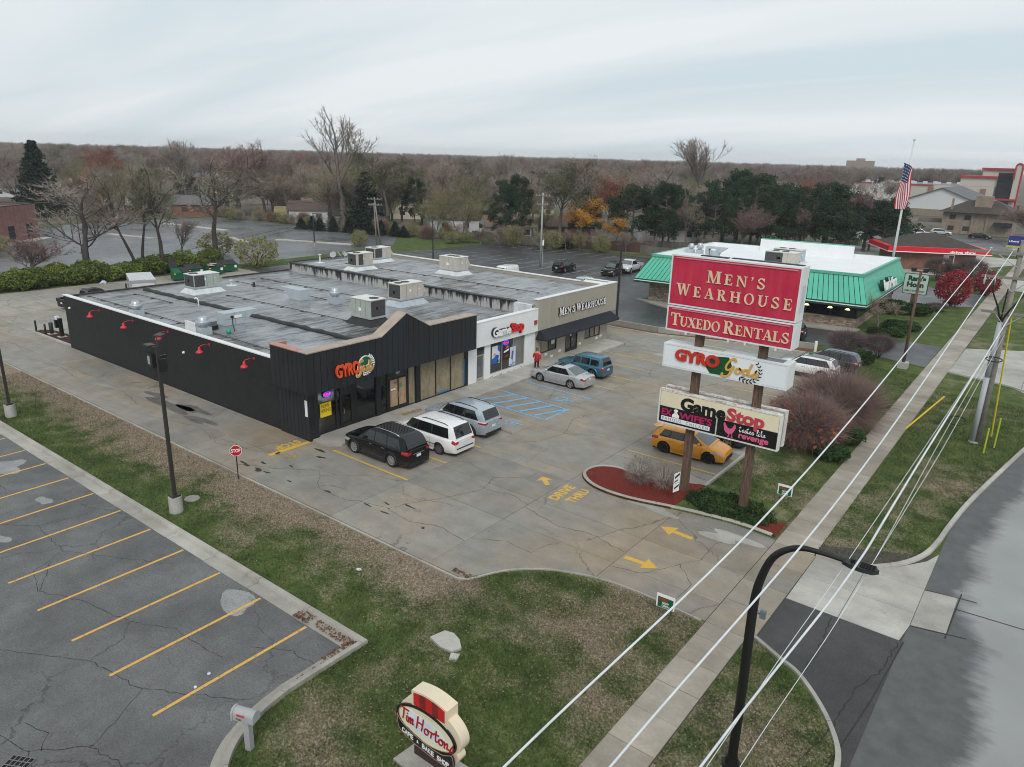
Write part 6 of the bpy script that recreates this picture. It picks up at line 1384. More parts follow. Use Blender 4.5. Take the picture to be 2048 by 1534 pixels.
  if bumper_black:
   for sg in(1,-1):
    m2=MB();e=hl-0.05
    rows=[[(sg*x,-y*s.w(x)*1.004,z)for y in(1,0.97)]for x,z in((0,0),)]
    m2=MB();m2.box(*((hl-0.02,-s.w(hl)*0.9,zc,hl+0.03,s.w(hl)*0.9,zc+0.20)if sg>0 else(-hl-0.03,-s.w(hl)*0.9,zc,-hl+0.02,s.w(hl)*0.9,zc+0.17)));m2.build('bumper',PLAST,t,False)
  zs=prof(s.sh,hl);m2=MB();m2.box(hl-0.01,-s.w(hl)*0.48,zs-0.26,hl+0.014,s.w(hl)*0.48,zs-0.06);m2.build('grille',PLAST,t,False)
  if rails:
   xa,xb,mt=rails
   for sg in(1,-1):
    m2=MB();m2.smooth=True;P=[(lerp(xa,xb,i/8),sg*(s.wtop(lerp(xa,xb,i/8))-0.08),prof(roof,lerp(xa,xb,i/8))+(0.0 if i in(0,8)else 0.065))for i in range(9)];m2.tube(P,0.022,6);m2.build('roof_rail',mt,t,False)
 def w(s,x):
  hl=s.L/2;x0=hl-0.85;a=abs(x)
  return s.W/2*(1.0 if a<=x0 else 1-0.17*((a-x0)/(hl-x0))**2.2)
 def zbot(s,x):
  for xw in(s.xf,s.xr):
   ra=s.r+0.07
   if abs(x-xw)<ra:return max(s.zc,s.r+math.sqrt(max(0,ra*ra-(x-xw)**2))*0.98)
  e=s.L/2-abs(x)
  return s.zc+(0.06*(1-e/0.5)if e<0.5 else 0)
 def ly(s,x,z):
  w_=s.w(x);h=prof(s.sh,x)-s.zc;u=(z-s.zc)/max(h,.01)
  return w_*prof([(0,0.90),(0.10,0.965),(0.38,1.0),(0.62,1.0),(0.86,0.975),(0.96,0.945),(1,0.90)],u)
 def wbase(s,x):return s.w(x)*0.915
 def gy(s,x,z):return s.wbase(x)-s.k*(z-prof(s.sh,x)+0.025)
 def wtop(s,x):return s.gy(x,max(prof(s.rf,x),prof(s.sh,x)))
 def strip(s,name,x0,x1,z0,z1,mat,off=0.006):
  for sg in(1,-1):
   m2=MB();m2.grid([[(lerp(x0,x1,i/10),sg*(s.ly(lerp(x0,x1,i/10),z)+off),z)for z in(z0,(z0+z1)/2,z1)]for i in range(11)]);m2.build(name,mat,s.t,False)
SUV_SH=lambda L,zf,zr:[(-L/2,zr-0.06),(-L/2+0.25,zr),(0.1,zr-0.03),(L/2-1.35,zf+0.06),(L/2-0.6,zf),(L/2-0.15,zf-0.08),(L/2,zf-0.20)]
BLK=carpaint('paint_black',(0.003,0.003,0.0035),rough=0.2);WHT=carpaint('paint_white',(0.72,0.72,0.72));SILB=carpaint('paint_silver_blue',(0.42,0.47,0.52),0.4);SIL=carpaint('paint_silver',(0.50,0.51,0.52),0.5)
TEAL=carpaint('paint_blue_teal',(0.030,0.125,0.19),0.35);YELO=carpaint('paint_yellow_orange',(0.68,0.27,0.008));GRAP=carpaint('paint_graphite',(0.035,0.042,0.048),0.4);DKG=carpaint('paint_dark_grey',(0.016,0.018,0.02),0.3);REDP=carpaint('paint_red',(0.45,0.01,0.02))
# black SUV at the corner shop
c1=Car('black SUV with ribbed roof and bright rails, parked nearest the corner shop',BLK,(-28.43,26.0,0),PI,5.05,2.0,3.0,0.94,0.39,SUV_SH(5.05,1.02,1.12),
soft([(-2.42,1.16),(-2.2,1.55),(-1.95,1.72),(-1.2,1.78),(-0.2,1.79),(0.35,1.74),(0.75,1.52),(1.28,1.07)]),[(0.02,0.92,0.02,0.48,1.13,1.64),(-0.95,-0.06,-0.90,-0.06,1.13,1.66),(-2.02,-1.05,-1.85,-1.0,1.15,1.62)],(1.22,0.42),(-2.44,-2.02),clad=True,spokes=10,rails=(-1.75,0.25,CHR),tail=(-0.02,0.36,0.86,1.06))
for i in range(11):
 m2=MB();y=-0.55+0.11*i;m2.grid([[(lerp(-1.7,0.2,j/6),y-0.014,prof(c1.rf,lerp(-1.7,0.2,j/6))+0.047),(lerp(-1.7,0.2,j/6),y+0.014,prof(c1.rf,lerp(-1.7,0.2,j/6))+0.047)]for j in range(7)]);m2.build('roof_rib',M('rib_grey',(0.10,0.10,0.10),0.4,coord='obj'),c1.t,False)
c1.strip('sill_trim',-1.0,0.9,0.36,0.40,CHR)
# white minivan
c2=Car('white minivan with dark rear glass and black roof rails, second car from the corner shop',WHT,(-27.75,28.95,0),PI,5.15,2.0,3.08,0.95,0.345,[(-2.575,0.98),(-2.45,1.05),(0.2,1.03),(1.35,1.02),(2.0,0.92),(2.45,0.80),(2.575,0.68)],
soft([(-2.52,1.08),(-2.32,1.52),(-2.15,1.70),(-1.2,1.76),(0.0,1.76),(0.55,1.70),(1.0,1.48),(1.72,1.05)]),[(0.35,1.25,0.30,0.78,1.10,1.62),(-0.78,0.28,-0.74,0.24,1.10,1.63),(-2.1,-0.88,-1.95,-0.85,1.12,1.60)],(1.66,0.62),(-2.53,-2.18),tumble=0.24,rim=RIMG,spokes=8,rails=(-1.9,0.1,PLAST),tail=(-0.02,0.22,0.78,1.18),bumper_black=False)
c2.strip('side_moulding',-1.2,1.0,0.55,0.59,PLAST);m2=MB();m2.box(-2.605,-0.7,0.50,-2.56,0.7,0.55);m2.build('bumper_pad',PLAST,c2.t,False)
# silver-blue SUV
c3=Car('silver-blue SUV with black roof rails, third car from the corner shop',SILB,(-28.2,32.2,0),PI,4.9,1.97,2.96,0.9,0.38,SUV_SH(4.9,1.02,1.10),
soft([(-2.36,1.14),(-2.2,1.42),(-1.98,1.66),(-1.2,1.74),(-0.1,1.75),(0.4,1.69),(0.8,1.48),(1.32,1.06)]),[(0.05,0.98,0.05,0.52,1.13,1.60),(-0.85,-0.03,-0.80,-0.03,1.13,1.62),(-1.95,-0.95,-1.55,-0.9,1.15,1.58)],(1.26,0.46),(-2.38,-2.02),tumble=0.30,rim=RIMK,spokes=7,rails=(-1.7,0.1,PLAST),tail=(-0.02,0.45,0.90,1.02),roofm=None)
# silver sedan
c4=Car('silver sedan with black sunroof beside the blue-marked bays',SIL,(-28.85,44.22,0),PI,4.83,1.83,2.73,0.98,0.325,[(-2.415,0.86),(-2.3,0.97),(-1.6,0.99),(0.2,0.93),(1.2,0.92),(1.9,0.80),(2.3,0.70),(2.415,0.58)],
soft([(-1.78,0.99),(-1.25,1.20),(-0.85,1.37),(-0.3,1.44),(0.2,1.44),(0.55,1.36),(1.0,1.14),(1.42,0.93)]),[(-0.05,0.95,-0.02,0.45,0.97,1.31),(-1.15,-0.11,-0.72,-0.09,0.99,1.33)],(1.38,0.5),(-1.74,-0.78),tumble=0.36,zc=0.19,rim=RIMS,spokes=6,rwg=CGLB,tail=(-0.02,0.30,0.72,0.92),bumper_black=False)
m2=MB();m2.grid([[(lerp(-0.32,0.25,j/4),y,prof(c4.rf,lerp(-0.32,0.25,j/4))+0.038-0.012*abs(y))for y in(-0.42,0,0.42)]for j in range(5)]);m2.build('sunroof',CGL,c4.t,False)
# blue retro wagon
c5=Car('blue-teal retro wagon in front of the beige shop',TEAL,(-29.05,47.5,0),PI,4.48,1.76,2.63,0.88,0.34,[(-2.24,0.92),(-2.1,1.0),(-0.3,0.98),(0.75,1.0),(1.5,0.96),(2.0,0.84),(2.24,0.62)],
soft([(-2.15,1.02),(-2.02,1.45),(-1.8,1.60),(-0.9,1.66),(-0.1,1.65),(0.30,1.56),(0.62,1.30),(0.95,1.02)]),[(-0.12,0.60,-0.12,0.30,1.04,1.48),(-0.98,-0.24,-0.95,-0.22,1.04,1.50),(-1.82,-1.10,-1.72,-1.07,1.06,1.46)],(0.90,0.36),(-2.16,-1.88),tumble=0.30,rim=RIMG,spokes=5,tail=(-0.02,0.18,0.66,0.92),bumper_black=False,pillar_black=False)
for xw in(c5.xf,c5.xr):
 for sg in(1,-1):
  m2=MB();m2.smooth=True;ra=0.50;m2.tube([(xw+ra*math.cos(a)*1.05,sg*(c5.w(xw)-0.01),0.36+ra*math.sin(a))for a in[PI*(0.0+1.0*i/14)for i in range(15)]],0.075,7);m2.build('fender',TEAL,c5.t,False)
  # yellow hatchback
c6=Car('orange-yellow hatchback with black wheels behind the sign posts',YELO,(-15.45,37.72,0),0.06,4.36,1.82,2.65,0.90,0.335,[(-2.18,0.86),(-2.05,0.96),(-0.8,0.98),(0.6,0.93),(1.15,0.93),(1.75,0.80),(2.1,0.66),(2.18,0.52)],
soft([(-2.12,0.98),(-1.95,1.28),(-1.72,1.42),(-1.0,1.47),(-0.2,1.48),(0.25,1.40),(0.75,1.18),(1.32,0.94)]),[(-0.25,0.85,-0.22,0.28,0.98,1.36),(-1.05,-0.31,-1.0,-0.28,1.0,1.38),(-1.72,-1.10,-1.45,-1.06,1.04,1.34)],(1.26,0.26),(-2.13,-1.80),tumble=0.38,zc=0.17,rim=RIMK,spokes=10,wsg=CGLB,tail=(-0.02,0.42,0.74,1.0),head=(0.80,0.10,0.60,0.76),bumper_black=False)
m2=MB();m2.add([(-2.02,-0.62,1.40),(-1.72,-0.60,1.46),(-1.72,0.60,1.46),(-2.02,0.62,1.40),(-2.22,-0.60,1.44),(-2.22,0.60,1.44),(-2.20,-0.60,1.40),(-2.20,0.60,1.40)],[(0,4,5,3),(0,3,2,1),(4,6,7,5),(0,6,4),(3,5,7),(0,3,7,6)]);m2.build('spoiler',YELO,c6.t,False)
m2=MB();m2.box(2.17,-0.5,0.24,2.20,0.5,0.46);m2.build('lower_grille',PLAST,c6.t,False)
for sg in(1,-1):m2=MB();m2.box(2.05,sg*0.62-0.12,0.26,2.185,sg*0.62+0.12,0.34);m2.build('fog_slot',PLAST,c6.t,False)
# dark crossover behind it
def crossover(label,paint,loc,rz,L=4.6,W=1.84,H=1.66,rim=RIMS,rails=PLAST,tail=None,roofm=None,spokes=5,group=None,wsg=None):
 k=H/1.66
 return Car(label,paint,loc,rz,L,W,2.72,0.92,0.36,SUV_SH(L,0.98,1.06),soft([(-L/2+0.08,1.08),(-L/2+0.28,1.38*k),(-L/2+0.5,1.56*k),(-1.1,1.64*k),(-0.1,1.66*k),(0.35,1.60*k),(0.75,1.40*k),(1.28,1.02)]),[(0.0,0.92,0.0,0.46,1.08,1.52*k),(-0.88,-0.08,-0.84,-0.08,1.08,1.54*k),(-1.88,-0.97,-1.52,-0.93,1.10,1.50*k)],(1.22,0.42),(-L/2+0.07,-L/2+0.46),tumble=0.30,clad=True,rim=rim,rails=(-1.6,0.1,rails)if rails else None,tail=tail or(-0.02,0.38,0.84,1.02),roofm=roofm,spokes=spokes,group=group,wsg=wsg)
crossover('black crossover parked beyond the orange-yellow hatchback',DKG,(-15.6,40.75,0),0.03)
crossover('white crossover with a dark panoramic roof behind the brown shrubs',WHT,(-15.4,59.5,0),PI,roofm=CGL,rails=None)
crossover('graphite crossover with red tail lamps nose-in at the restaurant wall',GRAP,(-14.55,62.75,0),PI,rim=RIMG)
crossover('dark car with red tail lamps driving in the restaurant lane behind the big sign',DKG,(-21.6,71.7,0),PI,L=4.7,rails=None)
crossover('black SUV standing alone in the middle of the north lot',BLK,(-60.3,91.5,0),PI/2+0.08,L=4.75,H=1.72)
# boxy black off-roader
Car('boxy black SUV next to the silver pickup in the north lot',BLK,(-53.5,93.9,0),-PI/2+0.1,4.5,1.85,2.6,0.85,0.37,[(-2.25,1.05),(-2.2,1.08),(0.5,1.06),(0.9,1.05),(1.9,0.98),(2.2,0.90),(2.25,0.72)],[(-2.2,1.07),(-2.12,1.5),(-1.98,1.70),(-1.0,1.74),(0.0,1.73),(0.28,1.62),(0.72,1.06)],
[(-0.15,0.55,-0.15,0.28,1.11,1.60),(-0.95,-0.25,-0.95,-0.25,1.11,1.62),(-1.95,-1.05,-1.92,-1.05,1.11,1.60)],(0.70,0.22),(-2.2,-2.02),tumble=0.2,clad=True,rails=(-1.7,-0.1,PLAST),wsg=CGLB)
def pickup(label,paint,loc,rz,rim=RIMS,group=None,L=5.7,wsg=None):
 c=Car(label,paint,loc,rz,L,2.0,3.55,0.98,0.40,[(-L/2,0.86),(-0.62,0.86),(-0.58,1.12),(0.9,1.10),(1.1,1.10),(2.3,1.04),(2.72,0.94),(L/2,0.76)],[(-0.55,1.12),(-0.45,1.60),(-0.25,1.84),(0.5,1.88),(0.95,1.80),(1.25,1.56),(1.68,1.10)],
 [(0.5,1.36,0.5,0.98,1.18,1.72),(-0.40,0.42,-0.28,0.42,1.18,1.72)],(1.62,0.98),(-0.55,-0.30),tumble=0.24,zc=0.32,rim=rim,clad=False,tail=(-0.02,0.12,0.80,1.1),name='pickup_truck',cat='pickup',group=group,wsg=wsg)
 for sg in(1,-1):
  m2=MB();m2.box(-L/2,sg*0.965-0.06 if sg>0 else-0.985,0.80,-0.60,0.985 if sg>0 else sg*0.965+0.06,1.14);m2.build('bed_side',paint,c.t,False)
 m2=MB();m2.box(-L/2,-0.9,0.8,-L/2+0.07,0.9,1.13);m2.build('tailgate',paint,c.t,False)
 m2=MB();m2.box(-L/2+0.075,-0.88,0.90,-0.62,0.88,0.93);m2.build('bed_floor',PLAST,c.t,False)
 return c
pickup('silver pickup truck parked beside the boxy black SUV',carpaint('paint_pickup_silver',(0.62,0.63,0.64),0.3),(-53.2,98.8,0),-PI/2+0.1,wsg=CGLB)
pickup('black pickup truck half hidden behind the rear of the black wall',BLK,(-80.9,33.1,0),PI/2+0.1,RIMK,wsg=glass('car_glass_sky',(0.22,0.26,0.29),0.08,0.8))
# white cargo van, silver car behind the shops
Car('white cargo van behind the upper roof in the north lot',WHT,(-61.3,78.3,0),-PI/2+0.05,5.2,1.95,3.1,0.95,0.34,[(-2.6,1.05),(-2.55,1.1),(0.8,1.06),(1.4,1.04),(2.1,0.95),(2.45,0.82),(2.6,0.66)],[(-2.56,1.1),(-2.48,1.7),(-2.3,1.92),(-1.0,1.98),(0.4,1.96),(0.8,1.86),(1.2,1.5),(1.7,1.06)],
[(0.55,1.3,0.55,0.95,1.14,1.70)],(1.64,0.86),(-2.57,-2.38),tumble=0.15,name='cargo_van',cat='van',wsg=CGL,bumper_black=False)
Car('silver hatchback half hidden behind the end of the beige shop front',SIL,(-50.0,80.0,0),-PI/2,4.4,1.8,2.6,0.9,0.33,[(-2.2,0.9),(-2.1,0.98),(0.3,0.95),(1.2,0.92),(1.9,0.78),(2.2,0.6)],soft([(-2.1,1.0),(-1.9,1.35),(-1.6,1.48),(-0.8,1.54),(0.0,1.54),(0.4,1.44),(0.9,1.18),(1.35,0.95)]),[(-0.1,0.9,-0.08,0.4,1.0,1.42),(-1.0,-0.18,-0.95,-0.16,1.0,1.44)],(1.30,0.42),(-2.12,-1.76),tumble=0.34,wsg=CGLB)
# box truck
bt=thing('box_truck','white box truck with roll-up rear door behind the black wall','truck',(-77.5,37.0,0),PI-0.38)
BXW=carpaint('paint_box_white',(0.62,0.63,0.63))
m2=MB();m2.box(-2.9,-1.18,0.95,2.3,1.18,3.12);m2.build('cargo_box',BXW,bt,False)
m2=MB();m2.box(-2.93,-1.2,3.121,2.33,1.2,3.16);m2.build('box_roof',M('box_roof_white',(0.50,0.52,0.53),0.5,coord='obj'),bt,False)
m2=MB();m2.box(-2.96,-1.18,0.95,-2.901,-1.05,3.12);m2.box(-2.96,1.05,0.95,-2.901,1.18,3.12);m2.box(-2.96,-1.05,2.85,-2.901,1.05,3.12);m2.build('door_frame',M('frame_grey',(0.30,0.31,0.32),0.5,coord='obj'),bt,False)
for i in range(7):
 m2=MB();m2.box(-2.925,-1.045,1.0+0.264*i,-2.905,1.045,1.0+0.264*i+0.255);m2.build('roll_door_slat',BXW,bt,False)
m2=MB();m2.box(2.4,-1.0,0.55,3.9,1.0,1.5);m2.add([(2.4,-0.95,1.5),(2.4,0.95,1.5),(3.7,0.95,1.5),(3.7,-0.95,1.5),(2.45,-0.85,2.3),(2.45,0.85,2.3),(3.15,0.85,2.3),(3.15,-0.85,2.3)],[(0,1,5,4),(1,2,6,5),(2,3,7,6),(3,0,4,7),(4,5,6,7)]);m2.build('cab',BXW,bt,False)
m2=MB();m2.box(-2.6,-0.9,0.5,3.4,0.9,0.95);m2.build('chassis',PLAST,bt,False)
for x,y in((-1.7,1),(-1.7,-1),(2.95,1),(2.95,-1)):
 ty_,rm=wheel_mesh(0.42,0.28,RIMG,6);wh=bpy.data.objects.new('wheel',None);COL.objects.link(wh);wh.parent=bt;wh.location=(x,y*0.98,0.42);wh.rotation_euler=(0,0,0 if y>0 else PI);link('tyre',ty_,wh,False);link('rim',rm,wh,False)
for y in(-1,1):m2=MB();m2.box(2.55,y*1.3-0.08,1.45,2.62,y*1.3+0.08,2.0);m2.tube([(2.6,y*1.0,1.6),(2.6,y*1.3,1.6)],0.02,4);m2.build('mirror',PLAST,bt,False)
# far vehicles by the road
crossover('white SUV parked by the tan brick building beyond the red-edged roof',WHT,(-32.2,208,0),0.1,L=4.9,rails=CHR)
crossover('pale silver SUV behind the white SUV at the tan brick building',SIL,(-28.5,214.5,0),0.1,L=4.8,rails=None)
Car('black sedan parked in front of the tan brick building',BLK,(-19.8,212.3,0),0.06,4.9,1.86,2.85,0.95,0.34,[(-2.45,0.88),(-2.3,1.0),(-1.5,1.02),(0.2,0.95),(1.2,0.92),(2.0,0.80),(2.45,0.6)],soft([(-2.2,1.02),(-1.5,1.26),(-0.9,1.42),(-0.2,1.47),(0.3,1.42),(0.8,1.2),(1.4,0.94)]),[(-0.05,0.9,-0.02,0.4,1.0,1.35),(-1.2,-0.11,-0.8,-0.09,1.02,1.36)],(1.35,0.4),(-2.1,-0.9),tumble=0.36,rim=RIMS)
pickup('red pickup truck facing the camera left of the red-edged roof',REDP,(-26.4,158.5,0),-PI/2,RIMG)
ut=thing('utility_truck','pale grey flat-fronted utility truck with a dark flatbed behind the red pickup','truck',(-27.5,184.5,0),-PI/2+0.15)
UG=carpaint('paint_utility',(0.50,0.52,0.52))
m2=MB();m2.add([(0.9,-1.0,0.7),(2.4,-1.0,0.7),(2.4,1.0,0.7),(0.9,1.0,0.7),(0.9,-0.95,2.7),(2.25,-0.95,2.7),(2.25,0.95,2.7),(0.9,0.95,2.7)],[(0,3,2,1),(4,5,6,7),(0,1,5,4),(1,2,6,5),(2,3,7,6),(3,0,4,7)]);m2.build('cab',UG,ut,False)
m2=MB();m2.add([(2.36,-0.85,1.5),(2.36,0.85,1.5),(2.28,0.82,2.5),(2.28,-0.82,2.5)],[(0,1,2,3)]);m2.v=[(x+0.012,y,z)for x,y,z in m2.v];m2.build('windshield',CGLB,ut,False)
m2=MB();m2.box(-2.6,-1.05,0.85,0.85,1.05,1.1);m2.build('flatbed',PLAST,ut,False)
for x,y in((-1.7,1),(-1.7,-1),(1.7,1),(1.7,-1)):
 ty_,rm=wheel_mesh(0.42,0.28,RIMG,6);wh=bpy.data.objects.new('wheel',None);COL.objects.link(wh);wh.parent=ut;wh.location=(x,y*0.92,0.42);wh.rotation_euler=(0,0,0 if y>0 else PI);link('tyre',ty_,wh,False);link('rim',rm,wh,False)
 # dumpsters
DGRN=M('dumpster_green',(0.006,0.095,0.048),0.5,var=0.15,scale=1.5,coord='obj');DLID=M('dumpster_lid',(0.014,0.014,0.015),0.55,var=0.2,coord='obj')
def dumpster(loc,rz,label,lid_open=False,junk=False):
 t=thing('dumpster',label,'dumpster',loc,rz)
 m2=MB();m2.add([(-1.0,-0.62,0.15),(1.0,-0.62,0.15),(1.0,0.75,0.15),(-1.0,0.75,0.15),(-1.0,-0.75,1.05),(1.0,-0.75,1.05),(1.0,0.75,1.45),(-1.0,0.75,1.45)],[(0,3,2,1),(4,5,6,7),(0,1,5,4),(1,2,6,5),(2,3,7,6),(3,0,4,7)]);m2.build('bin',DGRN,t,False)
 for sx in(-1,1):
  m2=MB();m2.box(sx*1.06-0.06,-0.3,0.75,sx*1.06+0.06,0.5,0.92);m2.build('fork_pocket',DGRN,t,False)
  m2=MB();q=[(0.02 if sx>0 else-0.99,-0.78),(0.99 if sx>0 else-0.02,-0.78),(0.99 if sx>0 else-0.02,0.78),(0.02 if sx>0 else-0.99,0.78)]
  if lid_open and sx<0:m2.add([(-0.99,0.80,1.46),(-0.02,0.80,1.46),(-0.02,1.5,2.6),(-0.99,1.5,2.6),(-0.99,0.86,1.44),(-0.02,0.86,1.44),(-0.02,1.56,2.56),(-0.99,1.56,2.56)],[(0,1,2,3),(7,6,5,4),(0,3,7,4),(1,5,6,2),(3,2,6,7),(0,4,5,1)])
  else:m2.prism(q,lambda X,Y:1.05+0.2667*(Y+0.75)+0.005,lambda X,Y:1.05+0.2667*(Y+0.75)+0.06)
  m2.build('lid',DLID,t,False)
 m2=MB();m2.box(0.55,-0.735,0.60,0.85,-0.70,0.95);m2.build('sticker',WHT_L,t,False)
 m2=MB();m2.box(-0.95,-0.745,0.85,-0.7,-0.715,0.98);m2.build('sticker',M('sticker_yellow',(0.6,0.5,0.03),0.5),t,False)
 if junk:
  m2=MB();m2.obox((-0.55,-0.3,1.28),0.55,0.9,0.05,0.3);m2.obox((-0.1,0.1,1.42),0.3,0.9,0.04,0.7);m2.build('cardboard',M('cardboard_pale',(0.52,0.49,0.44),0.7,coord='obj'),t,False)
 return t
dumpster((-89.7,47.9,0),PI/2-0.25,'green dumpster with one black lid standing open, leftmost of the four',True)
dumpster((-91.2,50.6,0),PI/2-0.15,'green dumpster with closed black lids, second from the left')
dumpster((-91.0,53.4,0),PI/2-0.2,'green dumpster with pale cardboard on its lid, third from the left',False,True)
dumpster((-91.9,56.0,0),PI/2-0.15,'green dumpster with a white notice, rightmost of the four')
# ================================================================ STREET FURNITURE
POLEK=M('pole_dark_bronze',(0.030,0.027,0.026),0.5,var=0.12);BASEC=concrete('pole_base_concrete',(0.42,0.41,0.38),(0.32,0.31,0.29),crack=0.2)
LENS=M('lamp_lens',(0.50,0.52,0.52),0.2)
def lotpole(x,y,h,label,heads,base=True,r=0.075,bz=0.75):
 t=thing('lamp_post',label,'lamp post',(x,y,0))
 if base:m2=MB();m2.smooth=False;m2.cyl(0,0,-0.1,bz,0.31,0.30,20);m2.build('concrete_base',BASEC,t,False)
 z=bz if base else 0.0
 m2=MB();m2.box(-0.2,-0.2,z,0.2,0.2,z+0.10);m2.build('base_plate',POLEK,t,False)
 m2=MB();m2.add([(-r,-r,z+0.101),(r,-r,z+0.101),(r,r,z+0.101),(-r,r,z+0.101),(-r*.8,-r*.8,h),(r*.8,-r*.8,h),(r*.8,r*.8,h),(-r*.8,r*.8,h)],[(0,3,2,1),(4,5,6,7),(0,1,5,4),(1,2,6,5),(2,3,7,6),(3,0,4,7)]);m2.build('pole',POLEK,t,False)
 for a,L,up,w_ in heads:
  ca,sa=math.cos(a),math.sin(a)
  m2=MB();m2.tube([(0,0,h-0.08),(ca*L,sa*L,h-0.08+up)],0.03,5);hd=m2.build('arm',POLEK,t,False)
  m2=MB();m2.obox((ca*(L+w_/2),sa*(L+w_/2),h-0.12+up),w_,0.36,0.08,a);o_=m2.build('lamp_head',POLEK,t,False)
  m2=MB();m2.obox((ca*(L+w_/2),sa*(L+w_/2),h-0.126+up),w_*0.8,0.28,0.005,a);m2.build('lens',LENS,o_,False)
 return t
lotpole(-30.83,15.05,7.9,'dark lamp post on a round concrete base beside the asphalt lot, floodlight at its top',[(PI*0.98,0.5,0.0,0.5),(2.2,0.12,0.5,0.4)])
t_=bpy.data.objects['lamp_post'];m2=MB();m2.box(-0.3,0.08,6.7,-0.22,0.5,7.4);m2.box(0.12,0.0,6.75,0.18,0.3,7.35);m2.build('light_shield',MAT_BLKFRAME,t_,False)
lotpole(-50.3,15.05,8.0,'dark lamp post on a concrete base at the left edge of the picture',[(PI,0.5,0.0,0.5)])
lotpole(-36.3,65.3,8.1,'tall dark lamp post on a concrete base at the end of the beige shop',[(0.6,0.25,0.15,0.5),(PI+0.2,0.25,0.0,0.4)],r=0.09,bz=0.6)
lotpole(-80.6,84.6,6.4,'brown lamp post in the north lot behind the roof',[(0.3,0.2,0.1,0.5),(PI,0.2,0.0,0.5)],base=False)
lotpole(-107.0,82.2,5.8,'thin dark lamp post on a pale base in the wet west lot',[(0.8,0.1,0.0,0.4)])
lotpole(-122.5,50.0,6.0,'thin lamp post by the brick building with its lamp lit',[(0.2,0.05,0.0,0.3)],base=False,r=0.06)
# street lamp with the long curved arm
sl=thing('street_lamp','tall black street lamp with a curved arm reaching over the driveway','street lamp',(-4.83,17.05,0))
BKP=M('lamp_black_paint',(0.008,0.008,0.008),0.45,var=0.1)
m2=MB();m2.smooth=True;P=[(0,0,0.0),(0.0,0,2.5),(-0.02,0,4.6)]+[(v.x,v.y,v.z)for v in cr_spline([Vector(q)for q in((-0.02,0,5.1),(0.04,0.0,5.9),(0.30,0.0,6.75),(0.80,0.02,7.18),(1.35,0.05,7.25),(1.92,0.08,7.22))],5)]
m2.tube(P,[0.135-0.085*min(1,i/(len(P)-1)*1.05)for i in range(len(P))],12);smooth(m2.build('pole',BKP,sl,False).data)
m2=MB();m2.cyl(0,0,-0.05,0.10,0.26,0.26,14);m2.cyl(0,0,0.101,0.34,0.19,0.15,14);m2.build('base',BKP,sl,False)
m2=MB();m2.smooth=True;lh=[(1.86,0.07),(2.05,0.16),(2.32,0.18),(2.55,0.14),(2.66,0.0)]
m2.add([(x,0.09+sg*w_,7.22-0.02*(x-1.86)+dz)for x,w_ in lh for sg in(-1,1)for dz in(0,0.09)],[]);m2.v=[]
q=[(x,0.09+w_)for x,w_ in lh]+[(x,0.09-w_)for x,w_ in lh[-2::-1]];m2.smooth=False;m2.prism(q,7.15,7.25);hd=m2.build('lamp_head',M('lamp_head_grey',(0.022,0.024,0.027),0.5),sl,False)
for i in range(5):m2=MB();m2.box(2.25,0.09-0.11+0.055*i-0.008,7.2501,2.58,0.09-0.11+0.055*i+0.008,7.275);m2.build('cooling_fin',BKP,hd,False)
m2=MB();m2.cyl(2.08,0.09,7.2501,7.34,0.055,0.05,10);m2.build('photocell',BKP,hd,False)
m2=MB();m2.tube([(0.08,0,5.05),(0.2,0.0,5.02)],0.03,6);m2.obox((0.25,0.0,4.93),0.14,0.10,0.22);m2.build('sensor_box',M('sensor_grey',(0.12,0.15,0.18),0.5),sl,False)
# main utility pole with conduit, crossarms and insulators
WOODG=M('pole_wood_grey',(0.215,0.20,0.17),0.85,var=0.2,scale=3,bump=0.3);CONDU=M('conduit_grey',(0.36,0.38,0.41),0.5,var=0.08)
INS=M('insulator_grey',(0.45,0.46,0.47),0.35);WIREB=M('wire_black',(0.012,0.012,0.012),0.6);WIREW=M('wire_bright',(0.66,0.68,0.70),0.5,0.2)
ux,uy=-2.62,51.35
up_=thing('utility_pole','tall wooden utility pole with grey conduit and three crossarms beside the road','utility pole',(ux,uy,0))
m2=MB();m2.smooth=True;m2.tube([(0,0,-0.3),(0,0,12.4)],[0.19,0.125],10);m2.build('pole',WOODG,up_,False)
m2=MB();m2.smooth=True;m2.tube([(-0.27,-0.08,0),(-0.25,-0.08,4.2)],0.16,12);m2.tube([(-0.25,-0.08,4.2),(-0.22,-0.08,7.6)],0.145,12);m2.build('conduit',CONDU,up_,False)
m2=MB();m2.lathe([(0.3,0),(0.28,0.06),(0,0.06)],(-0.2,-0.05,0),14);m2.build('base_collar',BASEC,up_,False)
for z,x0,x1 in((11.55,-2.5,0.9),(10.15,-1.65,1.6),(8.1,-1.3,1.7)):
 m2=MB();m2.box(x0,-0.22,z,x1,-0.10,z+0.14);a_=m2.build('crossarm',WOODG,up_,False)
 m2=MB();m2.tube([(0.0,-0.2,z-0.7),(x0*0.45,-0.17,z)],0.025,4);m2.tube([(0.0,-0.2,z-0.7),(x1*0.45,-0.17,z)],0.025,4);m2.build('brace',CONDU,a_,False)
for x,z in((-1.48,11.69),(-0.39,11.69),(0.72,11.69)):
 m2=MB();m2.smooth=True;m2.lathe([(0,0),(0.05,0.0),(0.05,0.05),(0.11,0.06),(0.05,0.11),(0.10,0.13),(0.05,0.18),(0,0.2)],(x,-0.16,z),10);m2.build('insulator',INS,up_,False)
